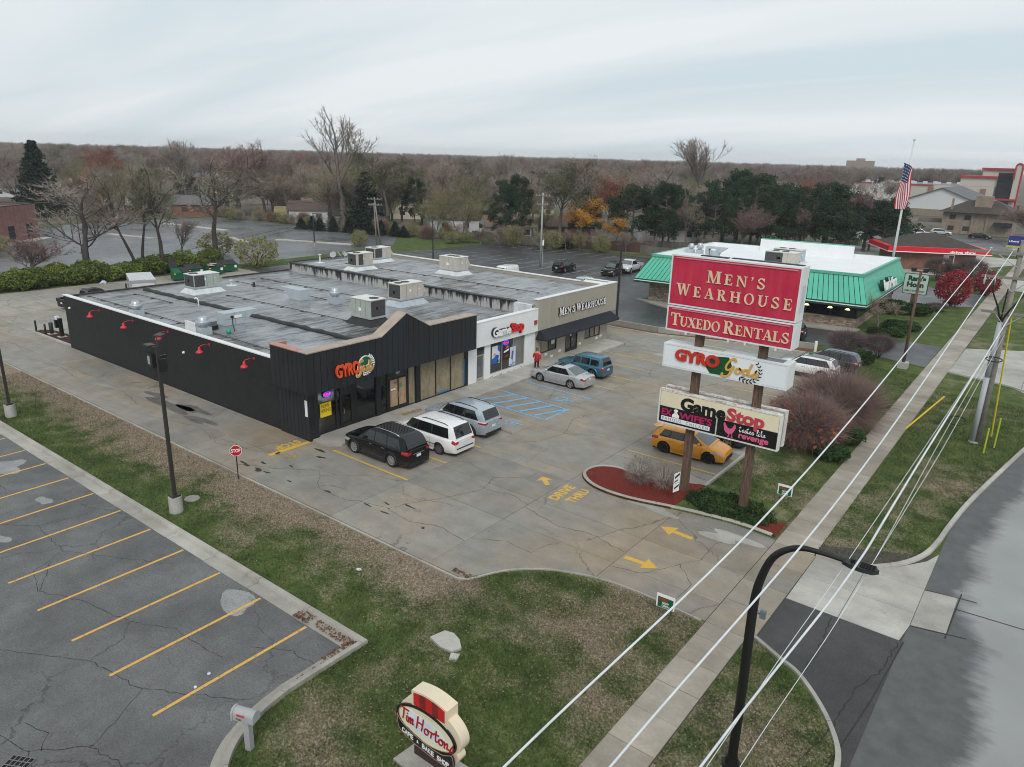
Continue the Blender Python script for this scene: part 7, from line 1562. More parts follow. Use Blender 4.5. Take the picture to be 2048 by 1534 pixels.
for x in(-1.45,-0.95,0.9):
 m2=MB();m2.smooth=True;m2.lathe([(0,0),(0.06,0.02),(0.04,0.12),(0.08,0.16),(0.04,0.22),(0.08,0.27),(0.03,0.34),(0.03,0.55),(0,0.56)],(x,-0.3,9.75),9);m2.tube([(x,-0.3,10.3),(x+0.08,-0.3,10.7),(x+0.28,-0.3,10.55)],0.02,4);m2.build('fuse_cutout',INS,up_,False)
for P in([(-0.24,-0.08,7.6),(-0.5,-0.3,8.5),(-0.85,-0.5,9.3),(-0.98,-0.45,10.1)],[(-0.22,-0.08,7.6),(-0.22,-0.25,8.6),(-0.20,-0.35,9.6)],[(-0.20,-0.08,7.6),(0.1,-0.35,8.4),(0.55,-0.5,9.2),(0.82,-0.4,9.9)]):
 m2=MB();m2.smooth=True;m2.tube(cr_spline([Vector(p_)for p_ in P],4),[0.055-0.02*i/12 for i in range(13)],6);m2.build('riser_cable',WIREB,up_,False)
m2=MB();m2.smooth=True;m2.tube([(0.42*math.cos(a)-0.1,-0.35+0.05*math.sin(a),5.4+0.13*math.sin(a))for a in[2*PI*i/18 for i in range(19)]],0.035,5,False);m2.build('cable_loop',WIREB,up_,False)
m2=MB();m2.tube([(0.25,-0.05,8.2),(0.62,0.6,0.4)],0.05,6);m2.build('guy_guard',M('guy_yellow',(0.52,0.42,0.02),0.5),up_,False)
def wire(label,pts,r0,r1,mat,name='overhead_wire',k=10,group=None):
 m2=MB();m2.smooth=True;P=cr_spline([Vector(p_)for p_ in pts],k);n=len(P)
 m2.tube(P,[lerp(r0,r1,i/(n-1))for i in range(n)],6);return tag(m2.build(name,mat),label,'wire',group)
wire('left bright power line running from the pole towards the camera over the lawn',[(-3.7,-2,10.15),(-3.61,4.79,10.2),(-3.37,14.3,10.45),(-3.9,36,11.05),(-4.10,51.2,11.78)],0.0125,0.024,WIREW)
wire('middle bright power line running along the sidewalk to the pole',[(-2.85,-2,10.15),(-2.76,5.5,10.2),(-2.55,15.06,10.45),(-2.9,36,11.0),(-3.01,51.2,11.78)],0.0125,0.024,WIREW)
wire('right bright power line passing the street lamp head',[(-2.3,-2,10.1),(-2.03,6.09,10.2),(-1.76,10.9,10.3),(-1.7,15.7,10.5),(-1.61,39.85,11.0),(-1.9,51.2,11.78)],0.0125,0.024,WIREW)
wire('thin cable just left of the right power line',[(-3.1,3,6.9),(-3.02,12.2,7.0),(-2.95,16.8,7.0),(-2.83,30.3,7.0),(-2.6,51.2,7.4)],0.0055,0.010,WIREW)
wire('thin cable just right of the right power line',[(-2.75,2,6.9),(-2.62,9.74,7.0),(-2.44,17.2,7.0),(-2.55,30.5,7.0),(-2.6,51.2,7.1)],0.005,0.009,WIREW)
cb_=wire('bundled cable lowest beside the pole with a black storage loop',[(-2.5,14.0,6.95),(-2.40,22,6.98),(-2.35,30.75,7.0),(-2.5,51.2,6.9)],0.006,0.010,WIREW)
m2=MB();m2.smooth=True;m2.tube([(-2.42+0.32*math.cos(a),31.6+0.32*math.sin(a)*0.8,6.92+0.10*math.sin(a))for a in[2*PI*i/18 for i in range(19)]],0.022,5,False);tag(m2.build('cable_loop',WIREB),'black oval cable storage loop hanging on the thin cables over the verge','cable')
for(x0,y0,x1,y1,z,lb)in((-6.6,50.9,-5.15,54.4,1.7,'yellow leaning guy-wire guard lying over the grass beside the sidewalk'),(-2.1,49.5,-2.35,51.8,1.6,'short yellow-green marker post right of the utility pole'),(-1.7,51.0,-1.6,51.1,1.9,'taller yellow-green marker post right of the utility pole')):
 m2=MB();m2.tube([(x0,y0,0.0),(x1,y1,z)]if 'guy' in lb else[(x0,y0,0),(x0,y0,z)],0.055 if 'guy' in lb else 0.05,6);tag(m2.build('marker_post',M('marker_yellow',(0.60,0.42,0.02),0.5)if 'guy' in lb else M('marker_lime',(0.42,0.46,0.04),0.5)),lb,'post')
 # second pole farther up the road, poles behind the shops
def woodpole(x,y,h,label,arms,lean=(0,0),mat=None,group=None,ang=0.0):
 t=thing('utility_pole',label,'utility pole',(x,y,0),ang,group)
 m2=MB();m2.smooth=True;m2.tube([(0,0,-0.2),(lean[0],lean[1],h)],[0.16,0.11],8);m2.build('pole',mat or WOODG,t,False)
 for z,hw in arms:
  k=z/h;m2=MB();m2.box(lean[0]*k-hw,lean[1]*k-0.17,z,lean[0]*k+hw,lean[1]*k-0.08,z+0.12);a_=m2.build('crossarm',WOODG,t,False)
  for sx in(-0.9,-0.45,0.45,0.9):m2=MB();m2.cyl(lean[0]*k+hw*sx,lean[1]*k-0.12,z+0.121,z+0.34,0.05,0.03,6);m2.build('insulator',INS,a_,False)
 return t
woodpole(-3.2,110.0,11.5,'second wooden utility pole farther along the road behind the first',[(11.0,1.7),(9.6,1.4)])
woodpole(-1.9,112.5,10.8,'bare wooden pole right behind the second utility pole',[(10.2,0.9)])
woodpole(-100.2,91.6,8.6,'leaning grey pole with two crossarms at the edge of the west lot',[(8.2,1.3),(7.2,1.2)],(-0.9,-0.4),None,None,0.7)
woodpole(-102.3,92.5,7.4,'thinner grey pole beside the leaning pole at the west lot',[(7.0,0.8)],(-0.3,0),None,None,0.7)
np_=woodpole(-66.1,93.5,11.0,'pale grey utility pole with two crossarms standing in the north lot',[(10.5,1.1),(9.2,0.8)],(0,0),M('pole_pale_green',(0.33,0.36,0.33),0.8,var=0.15),None,0.6)
m2=MB();m2.cyl(0.3,0.1,0,4.3,0.045,0.045,6);m2.build('conduit',CONDU,np_,False);m2=MB();m2.box(0.2,0.0,3.1,0.45,0.2,3.9);m2.build('meter_box',WHT_L,np_,False)
wire('upper dark cable drooping along the hedge behind the shops',[(-66.0,-12.0,4.5),(-84,30,3.0),(-95,62,4.2),(-100.6,91.4,7.2)],0.018,0.022,WIREB)
wire('lower dark cable drooping along the hedge behind the shops',[(-66.0,-12.0,3.9),(-84.3,30,2.4),(-95.2,62,3.6),(-100.6,91.4,6.6)],0.018,0.022,WIREB)
wire('dark power line from the leaning pole across the rear of the west lot',[(-101.1,91.2,8.3),(-112,70,7.2),(-128,40,7.4),(-150,0,9)],0.02,0.03,WIREB)
wire('dark power line from the leaning pole to the pale pole in the north lot',[(-101.1,91.2,8.3),(-84,92.2,8.3),(-66.1,93.5,10.7)],0.02,0.02,WIREB)
wire('dark power line from the pale pole over the restaurant roof side',[(-66.1,93.5,10.7),(-55,124,9.0),(-44,150,9.5)],0.02,0.02,WIREB)
# mailbox, bollards, order posts
mbx=thing('mailbox','grey roadside mailbox with a red flag at the bottom edge of the picture','mailbox',(-15.75,8.95,0),0.35)
GRYM=M('mailbox_grey',(0.33,0.335,0.34),0.5,var=0.06)
m2=MB();m2.box(-0.09,-0.09,-0.1,0.09,0.09,0.98);m2.build('post',GRYM,mbx,False)
m2=MB();m2.extr([(-0.17,1.0),(0.17,1.0)]+[(0.17*math.cos(a),1.16+0.17*math.sin(a))for a in[PI*i/10 for i in range(11)]],(-0.34,0,0),Y_,Z_,X_,0.66);smooth(m2.build('box',GRYM,mbx,False).data,35)
m2=MB();m2.extr([(-0.19,0.97),(0.19,0.97)]+[(0.19*math.cos(a),1.16+0.19*math.sin(a))for a in[PI*i/10 for i in range(11)]],(-0.40,0,0),Y_,Z_,X_,0.058);m2.build('door',GRYM,mbx,False)
m2=MB();m2.box(-0.2,-0.186,1.18,0.05,-0.172,1.24);m2.build('flag',M('flag_red',(0.5,0.05,0.08),0.5),mbx,False)
text('7128',0.16,0.06,(-0.22,-0.1925,1.06),X_,Z_,Vector((0,-1,0)),0.004,BLK_L,mbx,0.01,name='numerals').matrix_parent_inverse=Matrix()
def bollard(x,y,h,r,label,mat=None,wide=False):
 t=thing('bollard',label,'bollard',(x,y,0))
 m2=MB();m2.smooth=True;m2.lathe([(r,0),(r,h),(r*0.7,h+0.04),(0,h+0.05)],(0,0,0),14);m2.build('post',mat or BKP,t,False)
 if wide:m2=MB();m2.box(-0.3,-0.3,0,0.3,0.3,0.16);m2.build('footing',BASEC,t,False)
 return t
bollard(-72.0,24.65,1.12,0.08,'black bollard outside the tip of the mulched island');bollard(-70.7,24.9,0.95,0.08,'short black bollard inside the front of the mulched island');bollard(-71.3,26.4,1.1,0.08,'black bollard behind the mulched island')
bollard(-70.3,25.25,1.1,0.17,'thick black speaker post on a concrete foot in the mulched island',None,True)
ob=thing('order_post','black order post with side panel and white top in the mulched island','post',(-68.6,25.4,0))
m2=MB();m2.box(-0.14,-0.14,0.16,0.14,0.14,1.75);m2.build('post',BKP,ob,False);m2=MB();m2.box(-0.5,-0.3,0.9,-0.2,0.2,1.6);m2.build('panel',BKP,ob,False);m2=MB();m2.box(-0.3,-0.3,0,0.3,0.3,0.159);m2.build('footing',BASEC,ob,False);m2=MB();m2.box(-0.48,-0.2,1.601,-0.25,0.1,1.9);m2.build('camera',WHT_L,ob,False)
isl=[(-64.95,24.7),(-72.0,24.55),(-72.5,25.1),(-72.3,25.7),(-71.4,26.05),(-68.8,26.2),(-64.95,26.2)]
sheet_box('mulch_island',[(x*0.99-0.69,y*0.94+1.53)for x,y in isl],0.0,0.11,MAT_MULCH_B);ik=thing('island_kerb','pale kerb round the brown mulched island at the end of the black wall','kerb',(-68,25.3,0));kerb_run(ik,[(-64.95,24.62),(-68,24.55),(-71.9,24.5),(-72.5,24.8),(-72.65,25.3),(-72.3,25.75),(-71.4,26.1),(-68.8,26.25),(-64.95,26.25)],0.16,0.15,MAT_CONC_PALE,side=-1,L=2.4)
bollard(-16.9,66.95,1.15,0.13,'white bollard at the restaurant wall behind the parked graphite crossover',M('bollard_white',(0.62,0.60,0.56),0.6,var=0.1))
# planted island round the sign posts, red mulch, kerb
MI=curve([(-8.45,30.85),(-10.2,30.95),(-12.55,30.6),(-15.2,29.95),(-17.0,29.95),(-18.2,30.5),(-18.8,31.4),(-18.55,32.5),(-17.5,33.05),(-16.1,32.85),(-14.2,33.4),(-13.2,33.9)],4)
sheet_box('mulch_bed',MI+[(-12.4,34.4),(-8.3,34.0)],-0.02,0.08,MAT_GRASS)
sheet_box('red_mulch_bed',[q for q in MI if q[0]<-12.6]+[(-12.9,33.9)],0.0,0.105,MAT_MULCH_R);sheet('red_mulch_tip',[(-9.6,30.98),(-8.3,30.98),(-8.25,32.6),(-8.9,32.2)],0.088,MAT_MULCH_R)
mk_=thing('planting_kerb','worn kerb around the red mulch bed at the foot of the tall sign','kerb',(-14,30.5,0));kerb_run(mk_,dense(MI[:-3],0.5),0.2,0.14,MAT_KERB,side=-1,L=2.6)
sk_=thing('stall_kerb','straight pale kerb between the parking bays and the roadside lawn','kerb',(-13,50,0));kerb_run(sk_,dense([(-13.08,33.95),(-13.08,66.4)],1.5),0.18,0.11,MAT_KERB,side=-1)
nk_=thing('divider_kerb','kerb along the north end of the shop parking','kerb',(-28,64,0));kerb_run(nk_,dense([(-13.1,66.5),(-20.4,66.5),(-31.2,63.3),(-36.6,63.3)],1.5),0.2,0.13,MAT_KERB,side=-1)
dv=thing('low_wall','low pale concrete wall between the shop parking and the restaurant lane','wall',(-30,65,0))
for i in range(9):
 a,c_=Vector((-38.5+2.05*i*1.0,64.55+0.0*i)),None
P=dense([(-38.6,64.5),(-31.2,64.6),(-20.8,68.0),(-17.5,68.7)],1.9)
for p_,q in zip(P,P[1:]):
 a,c_=Vector(p_),Vector(q);t=(c_-a);m2=MB();m2.obox(((a.x+c_.x)/2,(a.y+c_.y)/2,-0.05),t.length-0.02,0.22,0.6,math.atan2(t.y,t.x));m2.build('wall_block',MAT_KERB,dv)
sheet('litter_strip',[(-36.5,63.5),(-31.2,63.5),(-20.4,66.75),(-13.1,66.75),(-13.1,70.2),(-17.4,68.5),(-20.8,67.8),(-31.2,64.4),(-36.5,64.4)],0.03,MAT_LITTER)
# slab of old concrete in the lawn and litter
m2=MB();m2.prism([(-15.25,15.75),(-15.1,16.35),(-14.75,16.45),(-14.35,16.3),(-14.0,16.0),(-14.15,15.65),(-14.6,15.6)],-0.05,0.07);tag(m2.build('broken_slab',MAT_CONC_PALE),'flat broken concrete slab lying in the foreground lawn','stone');m2=MB();m2.prism([(-14.12,15.6),(-13.85,15.75),(-13.75,15.5),(-13.98,15.35)],-0.05,0.05);tag(m2.build('broken_slab',MAT_CONC_PALE),'small chip of concrete beside the flat slab in the lawn','stone')
for i,(x,y,lb)in enumerate(((-20.5,17.1,'crumpled pale plastic bag on the straw grass strip'),(-19.45,9.9,'white paper cup lid on the asphalt above the last bay line'),(-19.2,9.3,'white scrap of paper on the asphalt below the last bay line'),(-93.2,40.0,'blue and white litter bag at the foot of the hedge'))):
 m2=MB();rr=random.Random(i);rad=0.45 if i==3 else 0.11 if i==0 else 0.06;n_=9;m2.smooth=True;m2.lathe([(0,0.0),(rad,0.0),(rad*0.8,rad*0.6),(0,rad*0.8)],(x,y,0.0),n_);m2.v=[(a+rr.gauss(0,rad*.2),b_+rr.gauss(0,rad*.2),max(0,c_+rr.gauss(0,rad*.15)))for a,b_,c_ in m2.v];tag(m2.build('litter',M('litter_pale',(0.6,0.64,0.68),0.6)),lb,'litter')
 # ================================================================ NEIGHBOURS
TEALR=M('teal_metal_roof',(0.085,0.42,0.29),0.45,var=0.06,scale=0.6,ov=0.05);TEALD=M('dark_green_band',(0.008,0.05,0.034),0.5);MEMB=M('white_membrane',(0.74,0.75,0.76),0.6,var=0.05,scale=0.5)
b=NB('stone_veneer');p=b.pos();x,y,z=b.sep(p);u=b.math('ADD',x,y);v=b.comb(b.math('MULTIPLY',u,1.0),b.math('MULTIPLY',z,2.6),0.0)
vc=b.n('ShaderNodeTexVoronoi');b.put(vc.inputs['Vector'],v);vc.inputs['Scale'].default_value=2.6;e_=b.vor(v,2.6,'DISTANCE_TO_EDGE');sx=b.sep(vc.outputs['Color'])
c=b.ramp(sx[0],[(0.0,(0.17,0.125,0.09)),(0.5,(0.28,0.22,0.165)),(1.0,(0.42,0.36,0.29))]);c=b.mix(b.step(e_,0.02,0.06,0.7,0),c,(0.12,0.10,0.08));b.bump(e_,0.6,0.03);MAT_STONE=b.fin(c,0.85)
rh=thing('restaurant','low restaurant with bright green metal mansard, stone base and white flat roof','building',(-28,90,0))
NW=[(-16.8,80.7),(-39.9,79.2),(-40.6,99.0),(-17.4,100.9)]
EV=[(-15.75,79.1),(-40.9,77.1),(-41.9,99.5),(-16.2,101.9)];TP=[(-16.95,81.3),(-39.8,79.2),(-40.3,98.2),(-17.2,100.5)]
def wallpoly(a,c_,z0,z1,mat,name,parent,th=0.25):
 a,c_=Vector((a[0],a[1],0)),Vector((c_[0],c_[1],0));t=(c_-a).normalized();n_=Vector((t.y,-t.x,0));m2=MB();q=[a,c_,c_-n_*th,a-n_*th]
 m2.prism([(p_.x,p_.y)for p_ in q],z0,z1);return m2.build(name,mat,parent)
order=[(1,0),(0,3),(3,2),(2,1)]
for i,j in order:wallpoly(NW[i],NW[j],-0.05,1.05,MAT_STONE,'stone_base',rh)
for i,j in order:
 a,c_=Vector(NW[i]),Vector(NW[j]);n=max(2,int((c_-a).length/2.4));
 if(i,j)==(1,0):wallpoly(NW[1],a+(c_-a)*0.28,1.051,2.45,MAT_STONE,'stone_wall',rh)
 for k in range(n):
  p0,p1=a+(c_-a)*(k/n),a+(c_-a)*((k+1)/n)
  if(i,j)==(1,0)and k/n<0.28:continue
  t=(p1-p0).normalized();wallpoly(p0+t*0.06,p1-t*0.06,1.1,2.44,GLASS_BLK,'window',rh,0.1);wallpoly(p0-t*0.06,p0+t*0.055,1.051,2.45,MAT_BLKFRAME,'mullion',rh,0.16)
for i,j in order:
 a,c_,ta,tc_=Vector(EV[i]),Vector(EV[j]),Vector(TP[i]),Vector(TP[j]);n=int((c_-a).length/0.52)
 for k in range(n):
  u0,u1=k/n+0.0012,(k+1)/n-0.0012;m2=MB();e0,e1,f0,f1=a.lerp(c_,u0),a.lerp(c_,u1),ta.lerp(tc_,u0),ta.lerp(tc_,u1)
  m0,m1=e0.lerp(f0,0.86),e1.lerp(f1,0.86)
  m2.add([(e0.x,e0.y,2.9),(e1.x,e1.y,2.9),(m1.x,m1.y,4.95),(m0.x,m0.y,4.95),(f0.x,f0.y,5.35),(f1.x,f1.y,5.35)],[(0,1,2,3),(3,2,5,4)]);m2.build('roof_panel',TEALR,rh)
 t=(c_-a).normalized();n_=Vector((t.y,-t.x))
 for z0,z1,o_,mt in((2.45,2.66,0.02,TEALD),(2.661,2.76,0.03,WHT_L),(2.761,2.90,0.02,TEALD)):wallpoly(a+n_*o_,c_+n_*o_,z0,z1,mt,'eave_band',rh,0.3)
 wallpoly(ta+n_*0.12,tc_+n_*0.12,5.351,5.62,M('teal_cap',(0.11,0.40,0.29),0.45),'roof_cap',rh,0.32)
m2=MB();m2.poly([(x,y,2.46)for x,y in EV]);m2.build('soffit',TEALD,rh);m2=MB();m2.prism([(x+(0.3 if x<-30 else-0.3),y+(0.3 if y<90 else-0.3))for x,y in TP],4.6,5.05);m2.build('flat_roof',MEMB,rh)
for i,j in order:
 a,c_=Vector(TP[i]),Vector(TP[j]);t=(c_-a).normalized();n_=Vector((t.y,-t.x));wallpoly(a-n_*0.21,c_-n_*0.21,4.9,5.6,MEMB,'parapet_inner',rh,0.1)
for k,(y0,x0,x1,h)in enumerate(((98.6,-33.8,-22.3,6.55),)):
 wallpoly((x1,y0+0.9),(x0,y0),5.0,h,MEMB,'rear_parapet',rh,0.3);wallpoly((x1,y0+1.0),(x0,y0+0.1),h+0.001,h+0.1,TEALR,'rear_cap',rh,0.4)
for i,(x,y,z)in enumerate(((-21.6,79.75,2.3),(-19.3,79.95,2.3),(-17.6,80.05,2.3))):
 m2=MB();m2.smooth=True;m2.lathe([(0,0.18),(0.12,0.15),(0.26,0.0),(0.22,0.0),(0,0.06)],(x,y+0.2,z-0.3),12);o_=tag(m2.build('pendant_lamp',emit('lamp_glow',(1.0,0.62,0.28),2.4)),('warm lit pendant lamp in the green-roofed restaurant window, leftmost','warm lit pendant lamp in the restaurant window, middle one','warm lit pendant lamp in the restaurant window nearest its corner')[i],'lamp');o_.location=(0,-0.5,0.05)
sheet_box('restaurant_apron',[(-41.5,78.9),(-36.2,76.7),(-16.5,78.6),(-16.3,80.6),(-41,79.3)],-0.05,0.12,MAT_KERB)
hvac((-27.0,86.5,5.05),3.4,1.9,1.15,'beige','beige rooftop unit with grey hood on the white restaurant roof',[('S',0.0,0.6)],[(-0.8,0,0.4),(0.3,0,0.4)],'flash',None,0.2);hvac((-27.2,89.6,5.05),3.2,1.9,1.2,'grey','grey rooftop unit behind the beige one on the white restaurant roof',[('S',0.0,0.6)],[(-0.8,0,0.4),(0.3,0,0.4)],'flash',None,0.2)
makeup((-35.2,86.0,5.05),PI/2+PI,'grey make-up air unit on the white restaurant roof above the red sign');upblast((-39.0,88.2,5.05),0.4,1.2,'pale exhaust fan on the white restaurant roof');upblast((-37.6,87.6,5.05),0.42,1.4,'second pale exhaust fan beside the make-up unit on the restaurant roof')
sg_=thing('restaurant_sign',"white Ram's Horn script letters on the green roof's road side",'sign',(-15.6,90,3.6))
o0=Vector((-16.02,86.2,3.35));text("Ram's",3.2,1.25,o0,Y_,Vector((-0.25,0,0.97)),Vector((0.97,0,0.25)),0.35,TEALD,sg_,0.05);text('Horn',2.8,1.15,o0+Y_*3.5,Y_,Vector((-0.25,0,0.97)),Vector((0.97,0,0.25)),0.35,TEALD,sg_,0.05)
text("Ram's",3.2,1.25,o0+Vector((0.38,0,0.06)),Y_,Vector((-0.25,0,0.97)),Vector((0.97,0,0.25)),0.04,WHT_L,sg_,0.04);text('Horn',2.8,1.15,o0+Y_*3.5+Vector((0.38,0,0.06)),Y_,Vector((-0.25,0,0.97)),Vector((0.97,0,0.25)),0.04,WHT_L,sg_,0.04)
rs=thing('road_sign',"pale rounded Ram's Horn family restaurant sign behind a wooden pole",'sign',(-14.6,98.2,0))
def rrect(w_,h,r_,n=6):return[(sx*(w_/2-r_)+r_*math.cos(a0+PI/2*i/n),sy*(h/2-r_)+r_*math.sin(a0+PI/2*i/n))for sx,sy,a0 in((1,1,0),(-1,1,PI/2),(-1,-1,PI),(1,-1,1.5*PI))for i in range(n+1)]
for w_,h,y,mt,nm in((2.66,2.45,98.2,M('sign_edge_green',(0.03,0.07,0.05),0.5),'cabinet'),(2.5,2.3,98.19,M('sign_pale_green',(0.46,0.56,0.48),0.4,var=0.04),'face_panel')):
 m2=MB();m2.extr(rrect(w_,h,0.2),(-14.63,y,2.93),X_,Z_,Vector((0,1,0)),0.3 if nm=='cabinet' else 0.02);m2.build(nm,mt,rs)
GK=M('sign_deep_green',(0.004,0.045,0.03),0.5);text("Ram's",1.9,0.66,(-15.5,98.19,3.26),X_,Z_,NS,0.012,GK,rs,0.06);text('Horn',1.8,0.66,(-15.55,98.19,2.52),X_,Z_,NS,0.012,GK,rs,0.06);text('FAMILY RESTAURANT',2.1,0.24,(-15.68,98.19,1.98),X_,Z_,NS,0.012,GK,rs,0.01)
m2=MB();m2.box(-14.9,98.25,-0.1,-14.4,98.45,1.72);m2.build('post',MAT_TIMBER,rs)
pl=thing('floodlight_pole','brown timber pole with two black floodlights on a concrete base at the restaurant lane','pole',(-9.85,67.55,0));m2=MB();m2.smooth=True;m2.tube([(0,0,0.3),(0,0,8.1)],[0.13,0.10],8);m2.build('pole',MAT_TIMBER,pl,False);m2=MB();m2.box(-0.38,-0.38,-0.05,0.38,0.38,0.5);m2.build('concrete_base',BASEC,pl,False)
m2=MB();m2.box(-0.7,-0.05,8.05,0.5,0.05,8.15);m2.build('crossarm',MAT_TIMBER,pl,False)
for x in(-0.55,0.35):m2=MB();m2.obox((x,0,8.151),0.36,0.3,0.26,0.4);m2.build('floodlight',MAT_BLKFRAME,pl,False)
# flagpole
fx_,fy_=-18.15,101.5
fp=thing('flagpole','tall white flagpole with the flag hanging limp behind the restaurant','flagpole',(fx_,fy_,0));m2=MB();m2.smooth=True;m2.tube([(0,0,0),(0,0,19.2)],[0.20,0.08],12);m2.build('pole',M('pole_white',(0.56,0.58,0.60),0.45),fp,False);m2=MB();m2.smooth=True;m2.lathe([(0,-0.12),(0.12,-0.06),(0.14,0.03),(0.08,0.12),(0,0.13)],(0,0,19.3),10);m2.build('finial',CHR,fp,False)
def flagcloth():
 t=thing('flag','limp flag with red and white stripes and a blue star field on the white flagpole','flag',(fx_,fy_,0));nS,W_=13,15
 def P(i,u):
  s_=i/26;return(fx_-0.62+1.2*u+0.12*math.sin(6*s_+4*u)-0.15*s_,fy_-0.28-0.14*math.sin(9*u+3*s_),16.7-5.4*s_-0.6*u*(1-s_))
 for k in range(nS):
  for a,c_,mt,nm in((0,10,M('flag_blue',(0.012,0.022,0.10),0.7)if k<10 else None,'canton'),(10,26,None,'stripe')):
   mt=mt or(M('flag_stripe_red',(0.42,0.012,0.03),0.7)if k%2==0 else M('flag_stripe_white',(0.62,0.62,0.64),0.7))
   m2=MB();m2.smooth=True;m2.grid([[P(i,(k+v_)/nS)for i in range(a,c_+1)]for v_ in(0,1)]);m2.build(nm,mt,t,True,False)
 m2=MB()
 for r_ in range(5):
  for q in range(6):
   c_=Vector(P(1+q*1.6,(0.7+r_*2)/nS));m2.poly([(c_.x-0.05,c_.y-0.06,c_.z),(c_.x,c_.y-0.06,c_.z-0.07),(c_.x+0.05,c_.y-0.06,c_.z),(c_.x,c_.y-0.06,c_.z+0.07)])
 kind(m2.build('stars',WHT_L,t,True,False),'stuff')
flagcloth()
# drive-through building with the red band
REDBAND=M('band_red',(0.62,0.012,0.03),0.35,var=0.08);SHNG=M('brown_shingles',(0.050,0.040,0.034),0.85,var=0.2,scale=1.2,bump=0.4,bscale=8);BRK=brickmat('red_brick',(0.17,0.055,0.035),(0.23,0.085,0.05),(0.22,0.17,0.14));TANB=brickmat('tan_brick',(0.215,0.165,0.125),(0.26,0.205,0.16),(0.26,0.22,0.18),bump=0.2)
dt=thing('drive_through','small brick drive-through building with a red edge band and brown hipped roof','building',(-16,142,0))
B4=[(-13.2,142.0),(-24.0,136.2),(-28.2,144.5),(-17.4,150.4)]
for i,j in((1,0),(0,3),(3,2),(2,1)):wallpoly(B4[i],B4[j],-0.05,3.0,BRK,'brick_wall',dt)
ctr=Vector((-20.7,143.2));O4=[Vector(q)+(Vector(q)-ctr).normalized()*2.2 for q in B4]
for i,j in((1,0),(0,3),(3,2),(2,1)):wallpoly(O4[i],O4[j],2.9,3.75,REDBAND,'red_band',dt,0.9);wallpoly(O4[i]+(O4[i]-ctr)*0.006,O4[j]+(O4[j]-ctr)*0.006,2.86,2.99,WHT_L,'white_stripe',dt,0.1)
m2=MB();q=[ctr+(v_-ctr)*0.93 for v_ in O4];m2.add([(v_.x,v_.y,3.6)for v_ in q]+[(ctr.x+1.0,ctr.y+0.5,5.7),(ctr.x-1.0,ctr.y-0.5,5.7)],[(1,0,4,5),(0,3,4),(3,2,5,4),(2,1,5)]);m2.build('roof',SHNG,dt)
a,c_=Vector(B4[1]),Vector(B4[0]);t=(c_-a).normalized();p0=a+(c_-a)*0.60;wallpoly(p0+Vector((t.y,-t.x))*0.03,p0+t*1.7+Vector((t.y,-t.x))*0.03,1.1,2.6,WHT_L,'window_frame',dt,0.2);wallpoly(p0+t*0.85+Vector((t.y,-t.x))*0.05,p0+t*1.55+Vector((t.y,-t.x))*0.05,1.25,2.45,GLASS_DRK,'window_pane',dt,0.1)
n_=Vector((t.y,-t.x,0));oa=O4[1]+(O4[0]-O4[1])*0.60;text('drive thru',3.8,0.42,Vector((oa.x,oa.y,2.98))+n_*0.03,Vector((t.x,t.y,0)),Z_,n_,0.03,WHT_L,dt,0.04)
# blue and yellow road sign, tan brick building, white gabled hall, theatre
t=thing('tax_sign','blue and yellow roadside sign board on a yellow frame up the road','sign',(-9.0,171,0))
m2=MB();m2.box(-11.2,171,2.4,-7.4,171.3,4.2);m2.build('board',M('board_blue',(0.015,0.03,0.19),0.5),t);m2=MB();m2.box(-11.4,170.95,2.05,-7.2,171.35,2.35);m2.build('frame',M('guy_yellow',None),t);m2=MB();m2.cyl(-9.3,171.2,0,2.05,0.12,0.12,8);m2.build('post',POLEK,t)
text('Liberty',1.6,0.5,(-11.0,170.99,2.9),X_,Z_,NS,0.02,WHT_L,t,0.03);text('Tax',1.3,0.6,(-9.2,170.99,2.9),X_,Z_,NS,0.02,YEL_P,t,0.04)
tb=thing('tan_brick_building','two-storey tan brick building with brown hipped roof and tall chimney block','building',(-22,228,0))
m2=MB();m2.box(-30.2,224.5,-0.05,-14.5,238,5.6);m2.build('wall',TANB,tb);m2=MB();m2.add([(-31.4,223.2,5.4),(-13.3,223.2,5.4),(-13.3,239.4,5.4),(-31.4,239.4,5.4),(-25.5,231,8.4),(-19.2,231,8.4)],[(0,1,5,4),(1,2,5),(2,3,4,5),(3,0,4),(3,2,1,0)]);m2.build('roof',SHNG,tb)
m2=MB();m2.box(-23.8,227,5.6,-20.0,229.5,9.6);m2.build('chimney',TANB,tb);m2=MB();m2.box(-28.8,225,5.6,-28.3,225.5,8.8);m2.build('chimney',TANB,tb)
for x in(-28.6,-25.2):
 for z in(0.8,3.6):m2=MB();m2.box(x,224.44,z,x+1.4,224.499,z+1.15);m2.build('window',GLASS_DRK,tb)
for x in(-23.6,-20.4):m2=MB();m2.box(x,224.2,0,x+0.5,224.499,5.35);m2.build('brick_pier',TANB,tb)
m2=MB();m2.add([(-18.6,224.49,3.4),(-14.6,224.49,3.4),(-14.6,222.6,2.6),(-18.6,222.6,2.6),(-18.6,224.49,2.6),(-14.6,224.49,2.6)],[(0,1,2,3),(0,3,4),(1,5,2),(3,2,5,4)]);m2.build('awning',M('navy_awning_cloth',None),tb)
m2=MB();m2.box(-36,226,2.4,-30.25,228,2.6);m2.box(-36,225.9,2.6,-30.25,226.0,3.5);m2.add([(-36,226,2.6),(-36,227.4,2.6),(-41,227.4,0),(-41,226,0),(-36,226,2.4),(-36,227.4,2.4)],[(0,1,2,3),(4,3,2,5)]);m2.build('outside_stair',M('deck_wood',(0.17,0.13,0.10),0.8),tb)
